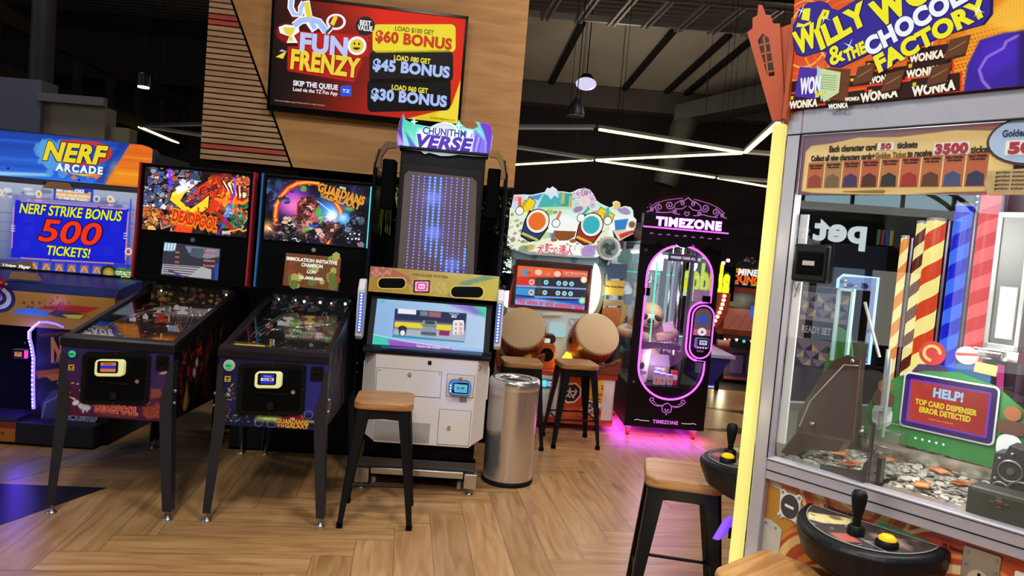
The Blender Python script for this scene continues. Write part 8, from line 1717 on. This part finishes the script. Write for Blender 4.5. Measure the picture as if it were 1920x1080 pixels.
 H.plate('wrapper_sheet', [(285, 535), (305, 372), (415, 378), (430, 440), (440, 470), (460, 530), (400, 540)], lit('4a2a9c'), .0085, .001, hs); H.text('WON', (382, 470), 86, lit('f0ecf4'), 120, .0102, .05, rot=.0); H.text('BAR', (445, 510), 34, lit('e8dc30'), 52, .0104, .05, rot=.1); H.plate('foil_sheet', [(425, 375), (560, 392), (558, 500), (470, 555), (440, 470), (412, 430)], lit('c8d8a0'), .0098, .001, hs); H.plate('foil_sheet', [(412, 362), (430, 372), (440, 430), (470, 490), (482, 500), (455, 552), (440, 480), (425, 440)], lit('a8c8c8'), .0102, .001, hs)
 for k in range(7): H.plate('foil_line', [(445, 408 + 12 * k), (540, 412 + 12 * k), (540, 416 + 12 * k), (445, 412 + 12 * k)], lit('8aa070'), .0110, .0005, hs)
 for (x, y) in ((700, 395), (862, 425), (1105, 380), (1185, 245)):
  f = lambda a, b: (x + a * .97 - b * .22, y + a * -.26 + b * .9); e_ = 52; H.plate('choc_edge', [f(-e_, -e_), f(e_, -e_), f(e_ + 6, e_ + 12), f(-e_ + 6, e_ + 12)], lit('3a1c0c'), .010, .002, hs); H.plate('choc_square', [f(-e_, -e_), f(e_, -e_), f(e_, e_), f(-e_, e_)], lit('643820'), .012, .001, hs); H.plate('choc_swirl', [f(-36, 8), f(0, -6), f(38, -22), f(38, -17), f(2, 0), f(-36, 13)], lit('a87848'), .013, .0006, hs)
 blob = [(250, 190), (245, 150), (265, 120), (280, 60), (330, 30), (400, 20), (450, 30), (480, 60), (520, 70), (700, -30), (780, -90), (1000, -190), (1300, -290), (1500, -260), (1480, -100), (1340, 20), (1345, 90), (1310, 140), (1200, 170), (1130, 190), (1020, 240), (900, 310), (830, 370), (790, 380), (750, 330), (730, 290), (690, 310), (560, 370), (500, 368), (460, 330), (470, 290), (430, 290), (330, 320), (280, 310), (255, 250)]
 H.plate('logo_edge', blob, lit('1a1048'), .012, .002, hs); H.plate('logo_shield', [(x + (640 - x) * .02, y + (150 - y) * .03) for x, y in blob], lit('33228c'), .014, .002, hs)
 YW, WT = lit('f0e81e'), lit('eef2fc')
 cap = dict(parent=hs, outline=lit('20104a'), ow=.03)
 def lt(s_, c_, h_, w_, m, rot): H.text(s_, c_, h_, m, w_, .0175, .02 if s_ == '&' else .055, rot=rot, **cap)
 lt('W', (335, 225), 125, 120, YW, .30); lt('ILLY', (545, 155), 115, 270, YW, .40); lt('WONKA', (1040, -70), 140, 620, YW, .40)
 H.plate('hat_motif', [(300, 120), (310, 62), (352, 60), (350, 128)], YW, .0175, .001, hs); H.plate('hat_brim', [(272, 160), (280, 138), (320, 146), (362, 128), (362, 142), (320, 160)], YW, .0178, .001, hs)
 g = G(); g.tube([H.at(*H.map(p), .0185) for p in ((405, 190), (415, 120), (440, 72), (462, 78), (455, 105), (432, 112))], .0055, 6); g.build('letter_curl', YW, hs)
 lt('&', (530, 302), 100, 78, YW, .3); lt('THE', (640, 284), 62, 108, YW, .34)
 lt('CHOCOLATE', (1040, 75), 92, 690, WT, .42); lt('FACTORY', (1035, 200), 88, 540, YW, .41)
 for q in ((300, 75), (448, 110), (607, 255), (1275, 72)): H.plate('sparkle', star(q[0], q[1], 38, 4, 4, .4), WT, .021, .0008, hs)
 # orange tower cut-outs folded at the corner
 OR = mat('tower_orange', 'b0461c', .5); DKO = mat('tower_dark', '8a3214', .5)
 tw = [(-.045, 0), (-.02, 0), (.02, .36), (-.01, .36), (-.012, .40), (-.03, .405), (-.035, .44), (-.052, .46), (-.062, .41), (-.075, .405), (-.078, .36), (-.098, .35)]
 ap_ = [(-.072, .345), (-.058, .362), (-.044, .355), (-.030, .20), (-.030, .17), (-.060, .19)]
 g = G(); tr0 = len(g.v)
 out = [(-.012, 0), (.030, 0), (.045, .32), (.025, .325), (.02, .355), (.005, .36), (-.002, .395), (-.015, .40), (-.022, .365), (-.038, .36), (-.042, .325), (-.06, .315)]
 ins = [(-.03, .28), (-.012, .30), (.006, .28), (.012, .15), (-.012, .15)]
 plate_hole(g, out, ins, -.004, .004); M_ = Matrix.Translation((-.040, -.015, 2.11)) @ Matrix.Rotation(.45, 4, 'Z') @ Matrix.Rotation(-.20, 4, 'Y'); g.xf(M_); tw_ = g.build('tower_cutout', OR, t)
 g = G()
 for k in range(4): g.box(-.028, .010, -.003, .003, .165 + .032 * k, .170 + .032 * k)
 g.box(-.012, -.007, -.003, .003, .15, .29); g.xf(M_); g.build('tower_window_bars', OR, tw_)
 g = G(); g.prism([(-.004, 0), (.035, 0), (.032, .33), (-.055, .31)], 'xz', -.004, .004); g.xf(Matrix.Translation((-.025, .0, 2.11)) @ Matrix.Rotation(.15, 4, 'Z')); g.build('tower_side', mat('tower_orange_side', 'b04c20', .5), t)
 g = G(); g.prism([(0, 0), (.012, 0), (.016, .33), (-.004, .33)], 'xz', -.03, .0); g.xf(Matrix.Translation((-.004, -.01, 2.11))); g.build('tower_fold', mat('tower_orange_side', 'c85a24'), t)
 g = G(); g.box(.72, L, -.012, .02, 2.142, 2.54); g.build('sign_board', mat('sign_orange', 'b8481f'), t)
 return t
pusher()

def inside(name, label, cat, u, v, z, rz=0., group=None):
 return thing(name, label, cat, WP(u, v, z), WA + rz, group)
# ---- things standing inside the pusher
pt_ = bpy.data.objects['coin_pusher_cabinet']
def part(nm, m, f, bev=0): g = G(); f(g); return g.build(nm, m, pt_, bev)
STEELF = steel_mat('pusher_steel', 'c4c0b8', .2, 'X', 20)
part('playfield_bed', mat('bed_dark_steel', '5a5854', .35, .8), lambda g: g.prism([(.06, .05), (1.04, .05), (1.55, .95), (1.05, 1.82), (.05, 1.82), (-.45, .95)], 'xy', .92, .945))
part('pusher_block', STEELF, lambda g: (g.box(.14, 1.1, .50, 1.1, .945, 1.015),), .003)
part('upper_shelf', STEELF, lambda g: (g.box(.15, 1.1, .60, 1.1, 1.015, 1.055),), .003)
part('front_lip', STEELF, lambda g: (g.hexa([(.10, .05, .935), (.34, .05, .935), (.34, .13, .957), (.10, .13, .957), (.10, .05, .94), (.34, .05, .94), (.34, .13, .962), (.10, .13, .962)]), g.hexa([(.375, .05, .935), (.62, .05, .935), (.62, .13, .957), (.375, .13, .957), (.375, .05, .94), (.62, .05, .94), (.62, .13, .962), (.375, .13, .962)])))
part('payout_slot', BLACKG, lambda g: g.box(.06, .70, .026, .05, .93, .955))
part('chute_wedge', mat('wedge_steel', '55524e', .3, .8), lambda g: g.prism([(.20, .06), (.35, .03), (.36, .16)], 'xy', .945, .985))
part('clear_divider', glass_mat('clear_acrylic'), lambda g: g.box(.352, .358, .03, .30, .945, 1.15))
part('divider_post', mat('divider_post', '3a3a3e', .3, .6), lambda g: (g.cyl((.355, .05, .945), (.355, .05, 1.16), .006, n=8), g.box(.345, .365, .12, .15, .945, 1.04), g.hexa([(.34, .03, .945), (.352, .03, .945), (.352, .16, .945), (.34, .16, .945), (.345, .03, 1.03), (.352, .03, 1.03), (.352, .12, 1.06), (.345, .12, 1.06)])))
part('sensor_bar', BLACK, lambda g: g.box(.33, .45, .47, .50, 1.05, 1.10), .004)
part('sensor_bead', glow('sensor_bead', 'e8f0ff', 1.2), lambda g: [g.ball((.34 + .022 * k, .466, 1.062), .006, 8) for k in range(5)])
part('steel_bracket', STEELF, lambda g: (g.box(.20, .31, .40, .47, 1.015, 1.075), g.box(.45, .70, .47, .50, 1.04, 1.085)), .004)
part('brown_chute', mat('choc_brown', '4a3028', .4), lambda g: (g.prism([(.02, 1.02), (.02, 1.10), (.09, 1.25), (.13, 1.31), (.17, 1.335), (.215, 1.325), (.22, 1.04), (.12, 1.02)], 'xz', .24, .252), g.prism([(.0, .955), (.05, 1.04), (.22, 1.05), (.20, 1.01), (.09, .99), (.05, .945)], 'xz', .18, .24)))
part('chute_trim', mat('trim_cream', 'c8b8a8', .4), lambda g: g.tube([(.03, .238, 1.05), (.06, .238, 1.15), (.165, .238, 1.30), (.212, .238, 1.305)], .0025, 6))
part('chute_bolt', SCREWM, lambda g: (g.ball((.19, .238, 1.318), .009, 10), g.ball((.075, .238, 1.07), .012, 10)))
part('green_panel', mat('hill_green', '3c7a34', .45, 0, .25, 14), lambda g: (g.prism([(-.02 + .06, .96), (.05, 1.28), (.085, 1.42), (.13, 1.40), (.15, 1.30), (.15, 1.2), (.10, 1.08), (.09, .96)], 'xz', .34, .352),))
part('tree_trunk', mat('trunk_moss', '3a3a2c', .8, 0, .6, 24, .6), lambda g: (g.lathe((.09, .50, .945), [(.06, 0), (.045, .1), (.035, .3), (.04, .42)], 14),))
part('rock_heap', mat('grey_rock', '6a7068', .7, 0, .3, 20), lambda g: [g.ball((.07 + .03 * (k % 4), .07 + .035 * (k // 4), .955), (.026, .02, .014), 8) for k in range(9)])
part('clear_frame', mat('acrylic_edge', 'b0d0d8', .2), lambda g: (g.box(.085, .093, .30, .32, 1.30, 1.56), g.box(.135, .143, .30, .32, 1.24, 1.56), g.box(.085, .143, .30, .32, 1.553, 1.563)))
part('glass_rod', mat('clear_rod', 'c8d0d0', .1, .5), lambda g: (g.cyl((.235, .42, 1.05), (.235, .42, 1.36), .008, n=10), g.cyl((.255, .40, 1.05), (.255, .40, 1.33), .006, n=10), g.box(.215, .26, .40, .44, 1.14, 1.155), g.cyl((.16, .36, 1.52), (.215, .4, 1.33), .006, n=8)))
# screen on green hill board
HILL = mat('board_green', '2c7a38', .5, 0, .3, 40, .3)
part('hill_board', HILL, lambda g: g.prism([(.165, 1.035), (.165, 1.13), (.20, 1.215), (.26, 1.265), (.34, 1.30), (.45, 1.315), (.56, 1.29), (.64, 1.23), (.68, 1.14), (.68, 1.02)], 'xz', .462, .472))
Sg = Panel(pt_, (.285, .455, 1.095), (1, 0, 0), (0, 0, 1), .29, .195)
so = Sg.plate('screen_surround', rrect(0, 0, .29, .195, .018), mat('surround_white', 'c8c4cc', .3), 0, .004, pt_); Sg.plate('screen_rim', rrect(.006, .006, .284, .189, .014), lit('3a1c6a', .9), .004, .002, so); Sg.plate('screen_rim_light', rrect(.022, .022, .268, .173, .006), lit('8a3ad8', .9), .006, .0008, so)
cv = Sg.canvas(120, 'b02c20'); cv.grad((0, .1), 'c04030', (.29, .1), 'a8201a'); cv.poly([(.03, .17), (.10, .17), (.06, .1), (.03, .06)], 'd06a58', .5, .01)
P_ = Panel(pt_, Sg.at(.028, .028, .0075), Sg.U, Sg.W, .234, .139); cv2 = P_.canvas(120, 'b02c20'); cv2.grad((0, .07), 'bf3c30', (.234, .07), 'a8201a'); sg = P_.art('message_screen', cv2, EMIT); P_.target = sg
P_.text('HELP!', (.117, .112), .03, lit('b8d4f4'), .088, .0016, .05, outline=lit('3a1c5a'), ow=.03); P_.text('TOP CARD DISPENSER', (.112, .070), .018, lit('ecd83a'), .185, .0016, .04); P_.text('ERROR DETECTED', (.112, .045), .018, lit('ecd83a'), .155, .0016, .04); P_.text('PLEASE CALL ATTENDANT', (.105, .018), .005, lit('d0907a'), .075, .0016, .0)
# plain cut-out shapes on the board, in the colours of the printed ones
for (u0, z0, w_, cols) in ((.225, 1.055, .05, ('5a3428', 'dcdce4', '2a2430')), (.615, 1.045, .055, ('5a3428', 'dcdce4', '2a2430'))):
 Pc = Panel(pt_, (u0 - w_, .456, z0), (1, 0, 0), (0, 0, 1), 2 * w_, .2); a = Pc.plate('lolly_cutout', rrect(w_ - .034, .02, w_ + .034, .10, .03), mat('cutout_cream', cols[1], .6), 0, .004, pt_); Pc.plate('lolly_band', rrect(w_ - .036, .10, w_ + .036, .145, .012), mat('cutout_brown', cols[0], .6), .001, .004, a); Pc.plate('lolly_top', ellipse(w_, .168, .024, .024), mat('cutout_amber', '9a5a34', .6), .001, .004, a); Pc.plate('lolly_stick', [(w_ - .006, -.01), (w_ + .006, -.01), (w_ + .006, .022), (w_ - .006, .022)], mat('cutout_dark', cols[2], .6), .0, .003, a)
Pc = Panel(pt_, (.30, .470, 1.27), (1, 0, 0), (0, 0, 1), .3, .2)
a = Pc.plate('lolly_cutout', [(.0, .02), (.10, .02), (.115, .05), (.09, .06), (.02, .05)], mat('cutout_violet', '3a1c50', .6), -.004, .004, pt_); Pc.plate('red_lolly', ellipse(.06, .095, .042), mat('cutout_crimson', 'a82828', .6), 0, .004, a); Pc.plate('lolly_swirl', spiral((.06, .095), .03, .03, 0, .75, 14) + spiral((.06, .095), .02, .02, 4.7, -.75, 14), mat('cutout_gold', 'c8a060', .6), .004, .002, a)
b = Pc.plate('parcel_cutout', [(.13, .02), (.24, .02), (.24, .055), (.20, .075), (.16, .085), (.135, .07)], mat('cutout_blue', '1c4a80', .6), -.004, .004, pt_); Pc.plate('cream_lolly', ellipse(.165, .105, .034, .030), mat('cutout_white', 'd8d0c0', .6), 0, .004, b); Pc.plate('cream_lolly_band', [(.133, .10), (.198, .108), (.197, .116), (.133, .110)], mat('cutout_crimson', 'a82828'), .004, .002, b); Pc.plate('ticket_shape', [(.19, .055), (.255, .05), (.257, .085), (.193, .09)], mat('cutout_gold', 'c8a060'), .001, .004, b)
part('core_panel', mat('core_plum', '5a5260', .5, 0, .3, 6), lambda g: g.box(.36, .95, .86, 1.06, 1.055, 2.05), .004)
part('core_stripe', mat('core_mauve', '8a7a92', .5), lambda g: [g.box(.40 + .12 * k, .43 + .12 * k, .852, .86, 1.06, 2.0) for k in range(5)])
# lit striped candy tubes
def candy(u, v, z0, z1, r, c1, c2, lean, label, pitch, es=1.2):
 t = inside('candy_tube', label, 'lit tube', u, v, z0, 0, 'lit striped tubes in the coin pusher')
 m = glow('candy_%s_%s' % (c1, c2), 'ffffff', es); nt = m.node_tree; bs = nt.nodes['Principled BSDF']
 if 'stripe' not in nt.nodes:
  tc = nt.nodes.new('ShaderNodeTexCoord'); sp = nt.nodes.new('ShaderNodeSeparateXYZ'); nt.links.new(tc.outputs['Object'], sp.inputs[0])
  at = nt.nodes.new('ShaderNodeMath'); at.operation = 'ARCTAN2'; nt.links.new(sp.outputs[1], at.inputs[0]); nt.links.new(sp.outputs[0], at.inputs[1])
  m1 = nt.nodes.new('ShaderNodeMath'); m1.operation = 'MULTIPLY_ADD'; m1.inputs[1].default_value = -1 / (2 * PI); nt.links.new(at.outputs[0], m1.inputs[0])
  m2 = nt.nodes.new('ShaderNodeMath'); m2.operation = 'DIVIDE'; m2.inputs[1].default_value = pitch; nt.links.new(sp.outputs[2], m2.inputs[0]); nt.links.new(m2.outputs[0], m1.inputs[2])
  m3 = nt.nodes.new('ShaderNodeMath'); m3.operation = 'FRACT'; nt.links.new(m1.outputs[0], m3.inputs[0]); m4 = nt.nodes.new('ShaderNodeMath'); m4.operation = 'GREATER_THAN'; m4.inputs[1].default_value = .5; nt.links.new(m3.outputs[0], m4.inputs[0])
  mx = nt.nodes.new('ShaderNodeMix'); mx.name = 'stripe'; mx.data_type = 'RGBA'; mx.inputs[6].default_value = (*lin(c1), 1); mx.inputs[7].default_value = (*lin(c2), 1); nt.links.new(m4.outputs[0], mx.inputs[0]); nt.links.new(mx.outputs[2], bs.inputs['Emission Color'])
 h = z1 - z0
 g = G(); g.lathe((0, 0, 0), [(r, 0), (r, h * .2), (r, h * .4), (r, h * .6), (r, h * .8), (r, h)], 28, cap=False); g.lathe((0, 0, 0), [(.001, h - r * .0), (r, h)], 28, cap=False); g.build('striped_sleeve', m, t)
 g = G(); g.lathe((0, 0, h), [(r * 1.03, -.004), (r * 1.03, .006), (r * .9, .008)], 24); g.build('end_cap', mat('cap_grey', '9a98a0', .3, .4), t)
 g = G(); g.cyl((r + .008, .01, 0), (r + .008, .01, h), .005, n=8); g.build('edge_rail', mat('rail_violet', '6a6080', .3, .6), t)
 return t
candy(.175, .62, 1.055, 1.77, .014, 'f0e098', 'e0883a', 0, 'thin cream and orange striped tube, leftmost of the lit tubes', .105)
candy(.212, .66, 1.055, 1.83, .016, 'e8d890', '5a1c14', 0, 'thin cream and dark brown striped tube beside the thin orange one', .095)
candy(.262, .66, 1.055, 1.84, .032, 'f4e088', 'd0401c', 0, 'thick cream and red striped lit tube', .13)
candy(.335, .70, 1.055, 1.90, .029, '3a6af0', '0c18c8', 0, 'thick two-tone blue lit tube between the cream and the red tubes', .11)
candy(.40, .76, 1.12, 1.98, .032, 'f05a60', 'd81428', 0, 'thick two-tone red lit tube with a row of white beads', .10)
candy(.70, .62, 1.08, 1.78, .026, 'e0304a', 'b81428', 0, 'red lit tube at the right edge of the pane', .10)
candy(.755, .60, 1.08, 1.76, .022, '2a50e0', '0c18b0', 0, 'blue lit tube at the right edge of the pane', .10)
candy(.80, .55, 1.08, 1.60, .032, 'f4e088', 'd0401c', 0, 'cream and red lit tube cut by the right edge of the picture', .13)
t = inside('bead_light', 'string of tiny white bead lights standing beside the red tube', 'light string', .362, .74, 1.10)
g = G(); g.cyl((0, 0.012, 0), (0, .012, .92), .004, n=6); g.build('bead_rail', mat('rail_violet', '6a6080'), t)
g = G()
for k in range(42): g.ball((0, 0, .01 + .0218 * k), .0042, 6)
g.build('bead_strip', glow('white_bead', 'f4f4ff', 3.), t)
t = inside('ticket_lift', 'tall grey metal lift mechanism with a pink arm beside the red tube', 'mechanism', .50, .66, 1.055)
g = G(); g.box(-.045, -.03, 0, .06, .34, .82); g.box(.045, .06, 0, .06, .34, .82); g.box(-.045, .06, 0, .06, .80, .82); g.box(-.045, .06, 0, .06, .34, .36); g.build('lift_frame', mat('lift_grey', 'b4b8bc', .35, .5), t, .002)
g = G(); g.box(-.028, .043, .01, .05, .36, .80); g.build('lift_plate', mat('lift_plate_grey', '6e6e70', .4, .4), t); g = G(); g.box(-.01, .04, -.01, .01, .38, .56); g.build('card_stack', ink('d8d8d8'), t)
g = G(); g.box(-.07, .07, -.02, .06, .30, .34); g.box(-.06, .02, -.03, -.02, .31, .33); g.build('lift_carriage', CHROME, t, .003); g = G(); g.hexa([(.03, -.02, 0), (.045, -.02, 0), (.045, -.01, 0), (.03, -.01, 0), (.01, -.02, .29), (.03, -.02, .29), (.03, -.01, .29), (.01, -.01, .29)]); g.build('pink_arm', lit('e050a0', .8), t)
g = G(); g.box(-.03, .02, .0, .06, 0, .3); g.build('lift_column', mat('lift_column', '4a4e58', .4, .4), t)
t = inside('red_mechanism', 'dark red mechanism with tiny red lamps near the right edge of the pane', 'mechanism', .60, .80, 1.055)
g = G(); g.box(-.035, .09, 0, .08, 0, .80); g.build('back_plate', mat('mech_plum', '3a1c2a', .5, 0, .4, 20), t, .004)
g = G(); g.box(-.03, .0, -.03, 0, .10, .36); g.cyl((-.03, -.035, .2), (.05, -.035, .2), .014, n=10); g.cyl((-.02, -.035, .13), (.04, -.035, .15), .012, n=10); g.box(.0, .04, -.03, 0, .22, .34); g.build('drive_block', mat('mech_crimson', '9c2a44', .35, .2), t, .002)
g = G(); g.cyl((-.03, -.045, .24), (.03, -.045, .27), .012, n=10); g.cyl((0, -.045, .1), (0, -.045, .28), .01, n=10); g.build('orange_link', mat('mech_orange', 'b8501c', .4), t)
g = G()
for z in (.12, .22, .34): 
 for x in (.05, .075): g.ball((x, -.006, z), .006, 8)
g.build('red_lamp', glow('tiny_red_lamp', 'ff5a3a', 3.), t); P = Panel(t, (-.03, -.001, .4), (1, 0, 0), (0, 0, 1), .11, .35); P.plate('pink_print', ellipse(.04, .16, .022), mat('mech_pink', 'b86a8a', .5), 0, .002, t); P.plate('pink_print', star(.03, .09, .03, .014, 4), mat('mech_pink', 'b86a8a'), 0, .002, t); P.plate('pink_print', star(.03, .04, .03, .014, 4), mat('mech_pink', 'b86a8a'), 0, .002, t); P.plate('hair_print', [(.03, .2), (.06, .33), (.09, .34), (.1, .26), (.07, .19)], mat('mech_salmon', 'a8605a', .5), 0, .002, t)
t = inside('gear_housing', 'grey riveted gear housing low at the right edge inside the pane', 'gearbox', .685, .20, .962)
g = G(); g.prism([(-.05, 0), (.09, 0), (.09, .20), (.03, .21), (.02, .19), (-.01, .195), (-.02, .17), (-.045, .165)], 'xz', 0, .08); g.build('housing', mat('housing_grey', '4c4c52', .45, .4), t, .003)
for x, z, r_ in ((.0, .12, .03), (.03, .06, .036), (-.02, .06, .022)): g = G(); g.tube([(x + r_ * cos(a), -.003, z + r_ * sin(a)) for a in [2 * PI * k / 24 for k in range(24)]], .004, 6, closed=True); g.cyl((x, -.006, z), (x, 0, z), .010, n=12); g.build('gear_wheel', SCREWM, t)
g = G()
for x, z in ((-.035, .02), (-.035, .09), (-.03, .15), (.03, .19), (.0, .17)): g.ball((x, -.001, z), .006, 8)
g.build('rivet', SCREWM, t)
t = inside('mossy_block', 'dark green stone block in the lower right corner of the pane', 'ornament', .70, .075, .947)
g = G(); g.box(-.08, .10, -.02, .07, 0, .10); g.build('block', mat('stone_green', '26302a', .5, 0, .4, 16, .5), t, .012)
g = G(); g.ball((.0, -.022, .075), (.012, .006, .009), 8); g.build('red_flower', ink('7a2a24'), t); g = G()
for k in range(4): g.ball((.018 * cos(k * 1.6), -.022, .072 + .012 * sin(k * 1.6)), (.010, .004, .006), 6)
g.build('flower_leaf', ink('2c4a28'), t)
# the spread of tokens, and the prize cards lying on it
rnd = random.Random(11); g = G()
for k in range(2500):
 u, v = rnd.uniform(.08, .95), rnd.uniform(.135, .60)
 if abs(u - .355) < .02 and v < .3: continue
 z = .949 + .016 * rnd.random() * min(1, (v - .1) * 6) + (.0 if v < .49 else .068)
 r_ = .0125; a, b_ = rnd.uniform(-.35, .35), rnd.uniform(-.35, .35); M_ = Matrix.Translation((u, v, z)) @ Matrix.Rotation(a, 4, 'X') @ Matrix.Rotation(b_, 4, 'Y'); s0 = len(g.v); g.m = k % 3
 g.cyl((0, 0, 0), (0, 0, .002), r_, n=10); g.xf(M_, s0)
o = g.build('token_bed', [mat('token_silver', 'd8d4cc', .4, .6), mat('token_dull', 'a09a90', .45, .5), mat('token_bright', 'f0ece4', .35, .6)]); o.location = WP(0, 0, 0); o.rotation_euler = (0, 0, WA); o['kind'] = 'stuff'; tag(o, 'glittering spread of silver tokens on the coin pusher shelf', 'tokens')
cards = [(.15, .32, .3, 'nearest the brown chute'), (.23, .22, -.2, 'just left of the clear divider'), (.27, .42, .7, 'by the chrome bracket left of the divider'), (.46, .20, .2, 'just right of the clear divider at the front'), (.52, .36, -.4, 'in the middle right of the divider'), (.60, .26, .5, 'close to the gear housing'), (.43, .45, 1.0, 'at the back under the screen')]
for k, (u, v, a, lb) in enumerate(cards):
 t = inside('prize_card', 'orange prize card lying on the tokens, ' + lb, 'card', u, v, .972, a, 'prize cards on the tokens')
 g = G(); g.hexa([(-.022, -.032, 0), (.022, -.032, .003), (.022, .032, .006), (-.022, .032, .003), (-.022, -.032, .001), (.022, -.032, .004), (.022, .032, .007), (-.022, .032, .004)]); g.build('card_stock', mat('card_orange', 'c8703a', .35, 0, .4, 60), t)
 g = G(); g.hexa([(-.016, -.024, .0018), (.016, -.024, .0042), (.016, .008, .0056), (-.016, .008, .0034), (-.016, -.024, .0022), (.016, -.024, .0047), (.016, .008, .0061), (-.016, .008, .0039)]); g.build('card_picture', ink(('d8a070', '7a3a2a', 'e0c090')[k % 3]), t)
# unseen points added inside to brighten the tokens
a_ = WA
for (u, v, z, p) in ((.35, .25, 1.80, 9.), (.85, .3, 1.80, 9.), (.50, .22, 1.35, 5.)):
 point('pusher_fill', WP(u, v, z), p, (1, .95, .88), .12)

# ---- machines beyond, seen through the pusher's glass
t = thing('blue_lit_prize_machine', 'tall machine edged in icy blue light, seen through the left of the pusher glass', 'arcade machine', (4.1, 8.5, 0), -.2)
simple_box(t, 'body', -.3, .3, .02, .6, 0, 2.0, mat('cabinet_navy', '14142a'))
P = Panel(t, (-.21, .0, .62), Vector((1, 0, 0)), Vector((0, 0, 1)), .42, 1.0); c = P.canvas(90, '8a9cd8'); c.scatter(60, (.02, .04, .40, .96), .02, .05, ['e8f0ff', '4a58a0', 'c0d0f8', '283060', 'd8a0b0', 'ffffff'], 3, 'ink', 1); P.art('lit_window', c, EMIT)
g = G(); g.tube([(-.22, -.005, .6), (-.22, -.005, 1.58), (-.17, -.005, 1.63), (.22, -.005, 1.63), (.22, -.005, .6)], .016, 8, closed=True); g.build('light_edge', glow('icy_edge', '9ac8ff', 2.5), t)
t = thing('racing_game_panel', 'grey and white chequered game cabinet side with ready set go lettering', 'arcade machine', (2.72, 6.2, 0), -.75)
simple_box(t, 'body', -.22, .22, .02, .5, 0, 1.5, mat('cabinet_slate', '3c3a46', .5))
P = Panel(t, (-.2, .012, .8), Vector((1, 0, 0)), Vector((0, 0, 1)), .4, .65); c = P.canvas(90, '8a8690')
for i in range(6):
 for j in range(3):
  for z0 in (.0, .44): c.poly([(.066 * i, z0 + .066 * j), (.066 * i + .066, z0 + .066 * j), (.066 * i + (.066 if (i + j) % 2 else 0), z0 + .066 * j + .066)], ['3a3a58', 'c8b88a', '5a5a68'][(i + j) % 3])
c.poly([(0, .24), (.4, .24), (.4, .40), (0, .40)], '24222a'); P.art('side_print', c, PRINT); P.text('READY SET GO', (.2, .32), .06, ink('b8b4b8'), .34, .001, .03)
